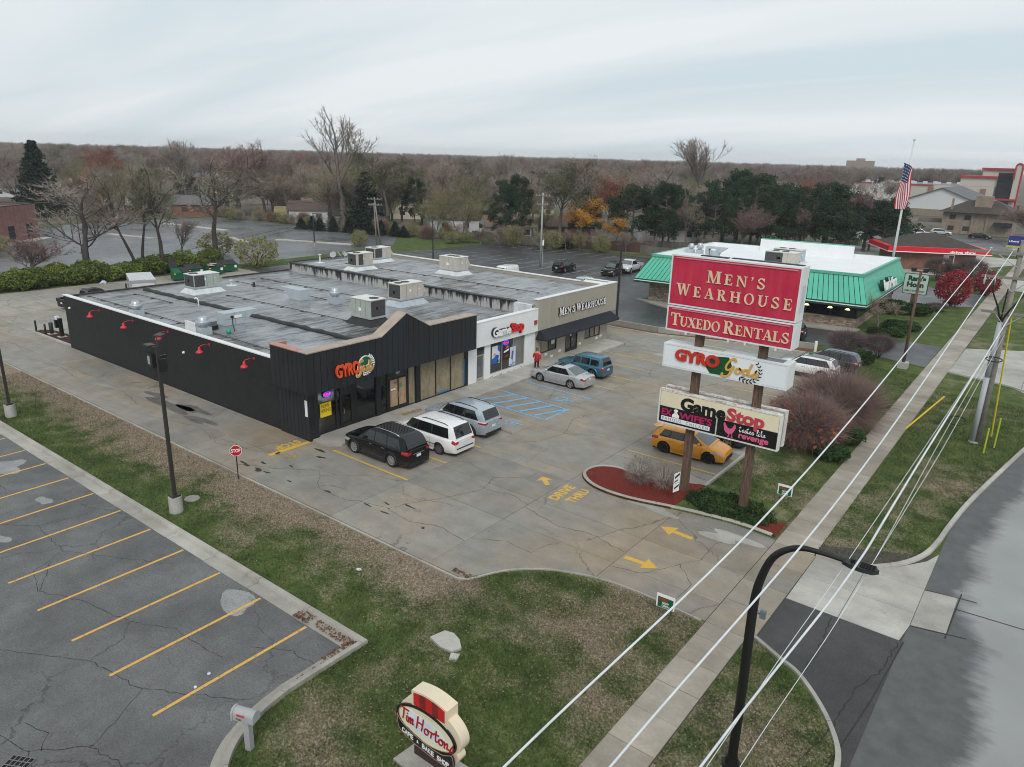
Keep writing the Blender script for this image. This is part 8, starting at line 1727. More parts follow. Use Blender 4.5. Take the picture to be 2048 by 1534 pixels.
def gable(t,x0,x1,y0,y1,hw,hr,wall,roof,ov=0.5,along='y',wn='wall'):
 """gabled block: ridge along y (gable faces the camera) or x"""
 m2=MB()
 if along=='y':
  xm=(x0+x1)/2;m2.add([(x0,y0,-0.05),(x1,y0,-0.05),(x1,y0,hw),(xm,y0,hr),(x0,y0,hw),(x0,y1,-0.05),(x1,y1,-0.05),(x1,y1,hw),(xm,y1,hr),(x0,y1,hw)],[(0,1,2,3,4),(9,8,7,6,5),(0,4,9,5),(1,6,7,2)]);m2.build(wn,wall,t)
  k=(hr-hw)/(xm-x0);m2=MB()
  for s_,xa in((-1,x0-ov),(1,x1+ov)):m2.add([(xa,y0-ov,hw-k*ov+0.03),(xa,y1+ov,hw-k*ov+0.03),(xm,y1+ov,hr+0.03),(xm,y0-ov,hr+0.03),(xa,y0-ov,hw-k*ov+0.18),(xa,y1+ov,hw-k*ov+0.18),(xm,y1+ov,hr+0.18),(xm,y0-ov,hr+0.18)],[(0,1,2,3),(4,7,6,5),(0,4,5,1),(0,3,7,4),(1,5,6,2)])
 else:
  ym=(y0+y1)/2;m2.add([(x0,y0,-0.05),(x0,y1,-0.05),(x0,y1,hw),(x0,ym,hr),(x0,y0,hw),(x1,y0,-0.05),(x1,y1,-0.05),(x1,y1,hw),(x1,ym,hr),(x1,y0,hw)],[(0,4,3,2,1),(5,6,7,8,9),(0,5,9,4),(1,2,7,6)]);m2.build(wn,wall,t)
  k=(hr-hw)/(ym-y0);m2=MB()
  for ya in(y0-ov,y1+ov):m2.add([(x0-ov,ya,hw-k*ov+0.03),(x1+ov,ya,hw-k*ov+0.03),(x1+ov,ym,hr+0.03),(x0-ov,ym,hr+0.03),(x0-ov,ya,hw-k*ov+0.18),(x1+ov,ya,hw-k*ov+0.18),(x1+ov,ym,hr+0.18),(x0-ov,ym,hr+0.18)],[(0,1,2,3),(4,7,6,5),(0,4,5,1),(0,3,7,4),(1,5,6,2)])
 m2.build('roof',roof,t)
GSH=M('grey_shingles',(0.125,0.125,0.13),0.85,var=0.12);BSH=M('brown_shingles_b',(0.085,0.062,0.052),0.85,var=0.15);TSH=M('tan_shingles',(0.24,0.165,0.12),0.85,var=0.12);WSD=M('white_siding',(0.56,0.57,0.58),0.65,var=0.05);CSD=M('cream_siding',(0.45,0.41,0.33),0.65,var=0.05)
hl=thing('gabled_hall','wide white gabled hall with grey shingle roof behind the tan brick building','building',(-42,310,0));gable(hl,-60,-24,300,345,2.6,9.6,WSD,GSH,0.8)
m2=MB();m2.box(-60,299.4,-0.05,-24,299.99,2.3);m2.build('brick_base',TANB,hl)
th=thing('theatre','large pale theatre block with red bands, stepped tower and rounded red-edged fin','building',(-62,430,0));PALEW=M('pale_render',(0.46,0.43,0.38),0.7,var=0.06);TBR=M('theatre_brick',(0.24,0.13,0.10),0.75,var=0.1);TRED=M('theatre_red',(0.36,0.02,0.03),0.5)
m2=MB();m2.box(-95,400,-0.05,-36,455,8.6);m2.build('wall',PALEW,th);m2=MB();m2.box(-94,401,8.601,-37,454,8.7);m2.build('roof',M('theatre_roof',(0.18,0.18,0.19),0.8),th)
for x in(-86,-74.5,-62,-51.5,-41):m2=MB();m2.box(x,399.6,0,x+2.2,399.99,7.8);m2.build('brick_pier',TBR,th)
m2=MB();m2.box(-95.3,399.5,8.3,-60,399.99,8.75);m2.build('red_band',TRED,th)
for x0,x1,y,z0,z1 in((-50,-28.5,404,8.7,12.4),(-42,-28.6,406,12.4,16.0)):
 m2=MB();m2.box(x0,y,z0,x1,y+18,z1);m2.build('tower_wall',PALEW,th);m2=MB();m2.box(x0-0.6,y-0.8,z1+0.001,x1+0.3,y+18.5,z1+0.9);m2.build('red_band',TRED,th)
m2=MB();m2.box(-35.5,403.0,0,-29,403.99,15);m2.build('glazing',GLASS_BLK,th)
m2=MB();m2.extr([(-1.3,0),(1.3,0)]+[(1.3*math.cos(a),17.6+1.3*math.sin(a))for a in[PI*i/10 for i in range(11)]],(-28,400,0),X_,Z_,Vector((0,1,0)),6);m2.build('fin',PALEW,th);m2=MB();m2.tube([(-26.7,400,0),(-26.7,400,17.6)]+[(-28+1.3*math.cos(a),400,17.6+1.3*math.sin(a))for a in[PI*i/8 for i in range(1,9)]]+[(-29.3,400,12)],0.4,6);m2.build('fin_edge',TRED,th)
m2=MB();m2.box(-36,396,3.2,-27,400,3.9);m2.build('canopy',TRED,th)
for i in range(16):m2=MB();m2.obox((-90+3.3*i,406+7*(i%3)+i,8.701),1.8,1.6,1.1);m2.build('roof_unit',WSD,th)
hb=thing('brick_block','distant brown brick block rising over the far treeline','building',(-212,900,0));m2=MB();m2.box(-225,900,0,-200,920,21.5);m2.build('wall',TANB,hb);m2=MB();m2.box(-216,904,21.501,-208,910,24);m2.build('penthouse',TANB,hb)
# red brick building at the left edge
rb_=thing('red_brick_building','long red brick building with dark windows at the left edge of the picture','building',(-150,45,0));PKB=brickmat('pink_red_brick',(0.21,0.085,0.072),(0.26,0.11,0.092),(0.25,0.17,0.15),bump=0.2)
RBP=[(-147.6,53.6),(-132.0,35.2),(-150,20.0),(-165.5,38.4)]
for i,j in((1,0),(0,3),(3,2),(2,1)):wallpoly(RBP[i],RBP[j],-0.05,5.9,PKB,'wall',rb_,0.4);wallpoly(RBP[i],RBP[j],5.901,6.05,POLEK,'coping',rb_,0.45)
m2=MB();m2.prism([tuple(Vector(q)*0.995+Vector((-148.8,36.8))*0.005)for q in RBP],5.0,5.5);m2.build('roof',MAT_ROOF2,rb_)
a,c_=Vector(RBP[1]),Vector(RBP[0]);t=(c_-a).normalized();n_=Vector((t.y,-t.x))
for d_ in(10.8,15.5,20.6):p0=a+t*d_+n_*0.02;wallpoly(p0,p0+t*1.7,0.5,2.7,GLASS_BLK,'window',rb_,0.1)
p0=a+t*13.0+n_*0.1;m2=MB();m2.obox((p0.x,p0.y,3.9),0.3,0.25,0.4);tag(m2.build('wall_lamp',emit('lamp_glow',(1.0,0.62,0.28),2.4)),'warm lit wall lamp on the red brick building','wall lamp')
sheet_box('building_path',[tuple(a+n_*0.1),tuple(c_+n_*0.1),tuple(c_+n_*2.2),tuple(a+n_*2.2)],-0.05,0.1,MAT_CONC_PALE)
for x,y,L,r_ in((-112,86,16,0.35),(-125,78,14,-0.2),(-118,70,13,-0.2),(-150,84,22,0.1),(-140,66,12,0.2)):sheet_box('lot_island',[(x+math.cos(r_)*a_*L/2-math.sin(r_)*b_*0.7,y+math.sin(r_)*a_*L/2+math.cos(r_)*b_*0.7)for a_,b_ in((-1,-1),(1,-1),(1,1),(-1,1))],-0.03,0.14,MAT_CONC_PALE)
# houses in the streets behind
def house(x,y,rz,w_,d_,hw,hr,wall,roof,label,group=None,chimney=True,hip=False):
 t=thing('house',label,'house',(x,y,0),rz,group)
 gable_=MB();x0,x1,y0,y1=-w_/2,w_/2,-d_/2,d_/2;i0=(d_/2 if hip else 0.0);ov=0.45
 gable_.box(x0,y0,-0.05,x1,y1,hw);gable_.build('wall',wall,t,False)
 m2=MB();k=(hr-hw)/(d_/2);m2.add([(x0-ov,y0-ov,hw-k*ov*0.6),(x1+ov,y0-ov,hw-k*ov*0.6),(x1+ov,y1+ov,hw-k*ov*0.6),(x0-ov,y1+ov,hw-k*ov*0.6),(x0-ov+i0,0,hr),(x1+ov-i0,0,hr)],[(0,1,5,4),(2,3,4,5),(1,2,5),(3,0,4),(3,2,1,0)]);m2.build('roof',roof,t,False)
 if not hip:
  for xs_ in(x0-0.01,x1+0.01):m2=MB();m2.poly([(xs_*1.0+(0.48 if xs_>0 else-0.48),y0,hw),(xs_+(0.48 if xs_>0 else-0.48),y1,hw),(xs_+(0.48 if xs_>0 else-0.48),0,hr-0.1)]);m2.build('gable_wall',wall,t,False)
 if chimney:m2=MB();m2.box(w_*0.2,0.3,hw,w_*0.2+0.8,1.1,hr+0.8);m2.build('chimney',BRK,t,False)
 for sx in(-0.3,0.05,0.32):
  m2=MB();m2.box(sx*w_,y0-0.03,1.0,sx*w_+1.3,y0-0.005,2.1);m2.build('window',GLASS_DRK,t,False)
 m2=MB();m2.box(x1+0.005,-1.2,1.0,x1+0.03,0.2,2.1);m2.build('window',GLASS_DRK,t,False)
 return t
house(-146.5,113,0.85,11,7,2.9,4.8,WSD,BSH,'white house with dark brown roof and gable left of the ivy tree');house(-131,111.5,0.85,10,8,2.9,4.4,WSD,SHNG,'white house with a black-brown hipped roof beside the ivy tree',hip=True)
house(-157,124,0.85,10,7.5,2.8,4.6,WSD,TSH,'white gabled house with a tan shingle roof behind the spruces');house(-172,128,0.85,14,8,2.8,4.6,BRK,BSH,'brick house with long brown roof and chimney behind the west lot')
house(-110.5,124,0.85,13,8,2.9,4.6,WSD,BSH,'white house with brown roof and brick chimney behind the leaning pole');house(-123,134,0.85,12,8,3.2,5.2,CSD,GSH,'cream house with grey roof behind the leaning pole');house(-94,120.5,0.85,9,6.5,2.7,4.6,WSD,TSH,'white garage with a tan roof behind the two tall pines',chimney=False);house(-86,132,0.85,12,8,2.8,4.6,BRK,BSH,'brick house with a brown roof behind the white garage')
house(-140,140,0.85,13,8,5.2,7.2,CSD,GSH,'two-storey cream house with grey roof left of the ivy tree top');house(-71,146,0.6,12,8,2.8,4.6,WSD,GSH,'white house behind the yellow maple');house(-286,98,1.0,14,9,3.0,5.0,CSD,BSH,'tan house with a brown roof at the far left edge');house(-268,88,1.0,12,8,3.0,4.9,WSD,GSH,'white house with grey roof at the far left edge')
tp=thing('shed','pale yellow fabric-covered garden shelter behind the young spruces','shed',(-158,113,0),0.85);m2=MB();m2.extr([(-1.7,0),(1.7,0),(1.7,1.7),(1.1,2.5),(0,2.8),(-1.1,2.5),(-1.7,1.7)],(-2.5,0,0),Y_,Z_,X_,5);m2.build('cover',M('cover_yellow',(0.50,0.42,0.22),0.7),tp,False);m2=MB();m2.box(2.5,-0.9,0,2.52,0.9,2.1);m2.build('door_flap',M('cover_pale',(0.42,0.37,0.22),0.7),tp,False)
hr_=random.Random(21);hp=[]
def where(x,y):
 a=math.degrees(math.atan2(x,y));d_=math.hypot(x,y)
 return next(n for lim,n in((-66,'at the far left edge'),(-60,'above the red brick building'),(-54,'above the wet west lot'),(-47,'left of the ivy-clad tree'),(-41,'right of the ivy-clad tree'),(-34,'above the pale utility pole'),(-26,'above the golden maple'),(-19,'above the big red sign'),(90,'above the restaurant roof'))if a<lim)+(', nearer row' if d_<240 else ', middle distance' if d_<340 else ', far back')
wall_=((CSD,BSH,'cream house with a brown roof '),(BRK,GSH,'brick house with a grey roof '),(WSD,GSH,'white house with a grey roof '))
protos=[]
for i in range(57):
 for _ in range(30):
  ang=math.radians(hr_.uniform(-76,-8));d_=hr_.uniform(190,520);x,y=d_*math.sin(ang),d_*math.cos(ang)
  if y>150 and x>-75 and y<470 and x>-0.30*y:continue
  if all((x-a)**2+(y-c_)**2>20**2 for a,c_ in hp)and not(-170<x<-100 and y<150):hp.append((x,y));break
 k=i%3;lb=wall_[k][2]+where(x,y);rz=0.85+(PI/2 if hr_.random()<0.5 else 0)+hr_.uniform(-.1,.1);hg=lb.replace(' house',' houses',1)
 if i<3:protos.append(house(x,y,rz,12,8,2.8,4.7,wall_[k][0],wall_[k][1],lb,hg))
 else:dup(protos[k],(x,y,0),rz,lb,hg)
 # board fences behind the north lot
def fence(P,h,mat,label,bw=0.30):
 t=thing('fence',label,'fence',(P[0][0],P[0][1],0));n_=0
 for p_,q in zip(P,P[1:]):
  a,c_=Vector(p_),Vector(q);L=(c_-a).length;k=int(L/bw);rz=math.atan2((c_-a).y,(c_-a).x)
  for i in range(k):
   if n_<290:m2=MB()
   m2.obox((a.x+(c_.x-a.x)*(i+.5)/k,a.y+(c_.y-a.y)*(i+.5)/k,0),bw-0.02,0.03,h+R.uniform(-.05,.05),rz)
   if n_<290:m2.build('board',mat,t)
   n_+=1
  for i in range(int(L/2.6)+1):m3=MB();m3.obox((a.x+(c_.x-a.x)*i*2.6/L-0.06*math.sin(rz),a.y+(c_.y-a.y)*i*2.6/L+0.06*math.cos(rz),0),0.1,0.08,h-0.1,rz);m3.build('fence_post',mat,t)
FGR=M('fence_grey_wood',(0.13,0.115,0.10),0.85,var=0.2,ov=0.15);FBR=M('fence_brown_wood',(0.075,0.038,0.028),0.8,var=0.2,ov=0.15)
fence([(-97,113.2),(-80,114.9)],1.7,FGR,'weathered grey board fence in front of the white garage',0.32);fence([(-78,116.6),(-62.5,121.2)],1.8,FBR,'dark brown board fence below the yellow maple',0.30);fence([(-62.3,119.0),(-49,119.6)],1.6,FGR,'grey board fence behind the silver pickup',0.33);fence([(-62,126.5),(-44,130)],1.9,FGR,'taller grey board fence behind the pines',0.36)
# ================================================================ TREES AND SHRUBS
BARK=M('bark',(0.125,0.105,0.092),0.9,var=0.25,scale=2,coord='obj');BARKD=M('bark_dark',(0.060,0.050,0.044),0.9,var=0.25,coord='obj');BIRCH=M('bark_birch',(0.42,0.40,0.38),0.8,var=0.2,coord='obj')
def L_(n,*c):return leafmat(n,list(c))
LF={'g':L_('leaf_olive',(0.047,0.056,0.023),(0.081,0.090,0.031),(0.132,0.137,0.053)),'yg':L_('leaf_yellow_green',(0.093,0.132,0.028),(0.202,0.209,0.039),(0.310,0.296,0.078)),'hedge':L_('leaf_hedge',(0.070,0.109,0.025),(0.132,0.186,0.037),(0.233,0.265,0.062)),'y':L_('leaf_yellow',(0.466,0.202,0.023),(0.683,0.342,0.039),(0.800,0.466,0.078)),'o':L_('leaf_orange',(0.310,0.139,0.039),(0.466,0.233,0.054),(0.559,0.310,0.093)),'r':L_('leaf_rust',(0.186,0.054,0.034),(0.296,0.093,0.047),(0.373,0.147,0.070)),'red':L_('leaf_red',(0.186,0.013,0.028),(0.310,0.025,0.044),(0.404,0.054,0.078)),'p':L_('needle_pine',(0.016,0.034,0.022),(0.031,0.059,0.031),(0.056,0.090,0.044)),'s':L_('needle_spruce',(0.010,0.025,0.018),(0.021,0.041,0.028),(0.037,0.066,0.041)),'tan':L_('leaf_tan',(0.171,0.116,0.070),(0.265,0.186,0.109),(0.342,0.256,0.155)),'d':L_('leaf_dark',(0.022,0.044,0.016),(0.037,0.075,0.023),(0.062,0.109,0.034))}
TW={'n':L_('twig_grey',(0.235,0.197,0.174),(0.302,0.258,0.224),(0.381,0.325,0.291)),'v':L_('twig_purple',(0.190,0.125,0.117),(0.246,0.168,0.152),(0.314,0.219,0.202)),'b':L_('twig_birch',(0.672,0.627,0.605),(0.800,0.762,0.739),(0.800,0.800,0.800)),'d':L_('twig_dark',(0.101,0.074,0.074),(0.146,0.106,0.102),(0.202,0.152,0.146))}
def rv(rr):
 while True:
  v=Vector((rr.uniform(-1,1),rr.uniform(-1,1),rr.uniform(-1,1)))
  if 0.01<v.length<1:return v
def leaf(mb,p,s,rr):
 a=rv(rr).normalized()*s;b_=a.cross(rv(rr)).normalized()*s*0.6;mb.add([p-a,p+b_,p+a,p-b_],[(0,1,2,3)])
def sliver(mb,p,d,L,w_,rr):
 q=p+d*L*0.5+rv(rr)*L*0.10;e=p+d*L+rv(rr)*L*0.2;n_=d.cross(rv(rr)).normalized()*w_;mb.add([p+n_,p-n_,q-n_*0.6,q+n_*0.6,e],[(0,1,2,3),(3,2,4)])
def puff(mb,c,r3,n,s,rr,shell=0.4):
 for _ in range(n):
  v=rv(rr);v=v.normalized()*(shell+(1-shell)*v.length);leaf(mb,c+Vector((v.x*r3[0],v.y*r3[1],v.z*r3[2])),s*rr.uniform(0.6,1.3),rr)
def broad(seed,tf=0.25,ang=0.75,lv=3,nk=(7,4,4),up=0.10,tw=14,tl=0.75,nl=0,ls=0.11,lean=0,forks=1,wr=0.2,twd=0.022,dr=0):
 """branching tree 10 units high: wood mesh, crown mesh (twigs + leaves)"""
 rr=random.Random(seed);wd,cw,cl=MB(),MB(),MB();wd.smooth=True
 def br(p,d,L,r,l):
  pts=[p];n=4
  for i in range(n):d=(d+rv(rr)*0.17+Vector((0,0,up if l<2 else up-dr))).normalized();p=p+d*L/n;pts.append(p)
  wd.tube(pts,[r*(1-0.5*i/n)for i in range(n+1)],6 if l==0 else 4 if l==1 else 3,False)
  if l>=lv:
   for _ in range(tw):sliver(cw,pts[rr.randint(1,n)],(d+rv(rr)*0.9+Vector((0,0,-dr))).normalized(),tl*rr.uniform(0.5,1.3),twd,rr)
   for _ in range(nl):leaf(cl,pts[rr.randint(1,n)]+rv(rr)*tl*0.8,ls*rr.uniform(0.6,1.3),rr)
   return
  for k in range(nk[l]):
   t=rr.uniform(0.30,1.0)if k else 1.0;i=min(n-1,int(t*n));q=pts[i].lerp(pts[i+1],t*n-i)if t<1 else pts[n]
   a=rr.uniform(0,2*PI)+k*2.4;e=d.orthogonal().normalized();e=Matrix.Rotation(a,3,d)@e;g_=ang*rr.uniform(0.55,1.25)*(0.35 if k==0 else 1)
   br(q,(d*math.cos(g_)+e*math.sin(g_)).normalized(),L*rr.uniform(0.55,0.80)*(1 if l else 1.1),r*(0.62 if k==0 else 0.45),l+1)
 for f_ in range(forks):
  a=2*PI*f_/max(1,forks)+rr.random();d=Vector((lean+(0.32*math.cos(a)if forks>1 else 0),0.32*math.sin(a)if forks>1 else 0,1)).normalized();h0=10*tf
  base=Vector((0,0,-0.1));top=base+d*h0;wd.tube([base,base.lerp(top,0.12),top],[wr*1.5,wr,wr*0.85],8,False);br(top,d,10*(1-tf)*0.46,wr*0.85,0)
 zs=max(v[2]for v in cw.v)if cw.v else 10;k=10/zs
 for m_ in(wd,cw,cl):m_.v=[(a*k,b_*k,c_*k)for a,b_,c_ in m_.v]
 return wd,cw,cl
def conifer(seed,pine):
 rr=random.Random(seed);wd,cw,cl=MB(),MB(),MB();wd.tube([(0,0,-.1),(rr.uniform(-.1,.1),0,5),(0,0,9.6)],[0.2,0.14,0.03],6,False)
 if pine:
  for i in range(46):
   z=rr.uniform(2.6,9.3);a=rr.uniform(0,2*PI);L=(1.0+3.0*math.sin(min(1,(10.2-z)/5.5)*PI*0.5))*rr.uniform(0.5,1.0);e=Vector((L*math.cos(a),L*math.sin(a),z+rr.uniform(0.0,0.7)));wd.tube([(0,0,z-0.3),(e.x*.5,e.y*.5,z-0.05),e],[0.07,0.05,0.02],3,False)
   for _ in range(4):puff(cl,e+rv(rr)*0.65+Vector((0,0,0.1)),(0.78,0.78,0.42),52,0.15,rr,0.2)
 else:
  for i in range(30):
   z=0.7+9.2*i/30;Rr=2.7*(1-i/31)**0.85
   for k in range(11):
    a=rr.uniform(0,2*PI);L=Rr*rr.uniform(0.7,1.05)
    for t in(0.35,0.6,0.8,0.97):puff(cl,Vector((L*t*math.cos(a),L*t*math.sin(a),z-0.35*L*t*t+rr.uniform(-.1,.1))),(0.26,0.26,0.13),6,0.17,rr,0.1)
 return wd,cw,cl
def ball(seed,n,nl=0,ls=0.10,flat=0.8,low=0.0,wdn=10,L=2.6,w_=0.03,s0=1.5):
 """rounded shrub 10 units wide: stems from the base, twig shell, leaves"""
 rr=random.Random(seed);wd,cw,cl=MB(),MB(),MB();C=Vector((0,0,5*flat+low))
 for _ in range(wdn):v=rv(rr).normalized();wd.tube([(v.x*0.3,v.y*0.3,0),(v.x*1.6,v.y*1.6,C.z*0.6),(v.x*4,v.y*4,C.z+abs(v.z)*3*flat)],[0.13,0.09,0.03],4,False)
 for _ in range(n):
  v=rv(rr);v=v.normalized()*(0.45+0.5*v.length)*(1+0.08*math.sin(v.x*7)+0.07*math.sin(v.y*9+v.z*5));p=C+Vector((v.x*5,v.y*5,v.z*5*flat));
  if p.z>0.05:sliver(cw,p*0.80+C*0.2,(v+rv(rr)*0.6+Vector((0,0,0.25))).normalized(),L*rr.uniform(0.4,1),w_,rr)
 for _ in range(nl):
  v=rv(rr);v=v.normalized()*(0.55+0.45*v.length)*(1+0.10*math.sin(v.x*7)+0.10*math.sin(v.y*9+v.z*6));p=C+Vector((v.x*5,v.y*5,v.z*5*flat));
  if p.z>0:leaf(cl,p,ls*10*rr.uniform(0.5,1.3),rr)
 return wd,cw,cl
KN={
'bareA':(lambda:broad(1,0.26,0.72,3,(7,5,4)),BARKD,'n',None,9.0,'bare_tree'),'bareB':(lambda:broad(2,0.16,0.55,3,(8,5,4),0.16),BARK,'n',None,7.5,'bare_tree'),'bareV':(lambda:broad(3,0.2,0.62,3,(8,5,5),0.12,18),BARK,'v',None,8.5,'bare_tree'),
'tall':(lambda:broad(5,0.33,0.52,3,(6,4,4),0.14,10,0.5,2,0.05),BARK,'n','yg',5.6,'bare_tree'),'birch':(lambda:broad(6,0.15,0.6,3,(7,4,4),0.1,forks=2,wr=0.14),BIRCH,'b',None,9,'birch_tree'),
'sparse':(lambda:broad(7,0.28,0.8,3,(6,4,4),0.06,9,0.8,20,0.055,forks=2,lean=-0.12),BARKD,'n','yg',9,'leafy_tree'),'sparse2':(lambda:broad(8,0.34,0.85,3,(7,4,4),0.03,9,0.8,26,0.06),BARKD,'n','g',9,'leafy_tree'),
'olive':(lambda:broad(9,0.30,0.7,3,(7,5,4),0.06,6,0.9,60,0.075,dr=0.15),BARK,'n','g',7.5,'leafy_tree'),'yg':(lambda:broad(10,0.10,0.8,3,(6,4,4),0.06,8,0.8,32,0.07,forks=3,wr=0.13),BARK,'n','yg',9,'leafy_tree'),
'yellow':(lambda:broad(11,0.2,0.72,3,(7,5,4),0.08,4,0.8,62,0.10),BARKD,'n','y',8.5,'maple_tree'),'orange':(lambda:broad(12,0.2,0.7,3,(7,5,4),0.08,7,0.8,34,0.09),BARK,'n','o',8.5,'maple_tree'),'rust':(lambda:broad(13,0.2,0.7,3,(7,5,4),0.08,8,0.8,40,0.10),BARK,'v','r',8.5,'maple_tree'),'tan':(lambda:broad(14,0.2,0.7,3,(7,5,4),0.08,12,0.8,16,0.08),BARK,'n','tan',8.5,'leafy_tree'),
'pine':(lambda:conifer(15,True),BARK,None,'p',7.0,'pine_tree'),'pineB':(lambda:conifer(18,True),BARK,None,'p',7.0,'pine_tree'),'spruce':(lambda:conifer(16,False),BARKD,None,'s',5.2,'spruce_tree'),'red':(lambda:ball(17,300,2600,0.042,1.15,0.6),BARKD,'d','red',10,'maple_tree'),
'ball':(lambda:ball(20,3600,0,flat=0.62,low=2.2,w_=0.035),BARKD,'d',None,10,'clipped_shrub'),'mound':(lambda:ball(21,4200,500,0.03,0.62,0,L=3.0),BARKD,'v','r',10,'shrub'),'weeping':(lambda:ball(22,4600,0,flat=0.62,L=4.0),BARK,'v',None,10,'shrub'),'vase':(lambda:ball(23,1500,60,0.03,0.9,0,26,3.0),BARK,'n','tan',10,'shrub'),
'bush':(lambda:ball(24,200,2600,0.045,0.75),BARKD,'d','hedge',10,'hedge_bush'),'bushT':(lambda:ball(25,1200,1000,0.035,0.8),BARKD,'n','yg',10,'shrub'),'low':(lambda:ball(26,60,2400,0.045,0.5),BARKD,'d','d',10,'low_shrub'),'crab':(lambda:broad(27,0.28,1.0,3,(7,4,4),0.02,14,0.9,22,0.09),BARK,'n','tan',11,'leafy_tree')}
_tp={};KID={'bare_tree':'tree','birch_tree':'tree','leafy_tree':'tree','maple_tree':'tree','pine_tree':'pine tree','spruce_tree':'spruce tree','clipped_shrub':'shrub','shrub':'shrub','hedge_bush':'bush','low_shrub':'shrub'}
TR=random.Random(99)
NW_={}
def fit(k,nm,w_,h):
 if k in('ball','mound','weeping','vase','bush','bushT','low','red'):return(w_/10,w_/10,h/(10*{'ball':0.84,'mound':0.66,'weeping':0.7,'vase':1.0,'bush':0.8,'bushT':0.85,'low':0.52,'red':1.22}[k]))
 return(w_/NW_[k],w_/NW_[k],h/10)
def plant(k,x,y,h,w_,label,group=None,z=0.0,rz=None):
 mk,bark,tw,lf,nw,nm=KN[k];rz=TR.uniform(0,6.28)if rz is None else rz
 if k not in _tp:
  t=thing(nm,label,KID[nm],(x,y,z),rz,group);wd,cw,cl=mk();wd.build('trunk' if 'tree' in nm else 'stems',bark,t,False,False)
  m2=MB();m2.v=cw.v+cl.v;n0=len(cw.v);m2.f=cw.f+[[i+n0 for i in f_]for f_ in cl.f];m2.m=[0]*len(cw.f)+[1 if tw else 0]*len(cl.f);m2.sm=[False]*len(m2.f)
  m2.build('crown',([TW[tw]]if tw else[])+([LF[lf]]if lf else[]),t,False,False);
  r_=sorted(math.hypot(v[0],v[1])for v in m2.v);NW_[k]=max(2.0,2*r_[int(len(r_)*0.93)]);t.scale=fit(k,nm,w_,h);_tp[k]=t;return t
 c=dup(_tp[k],(x,y,z),rz,label,group,scale=fit(k,nm,w_,h))
 if not group and 'group' in c:del c['group']
 return c
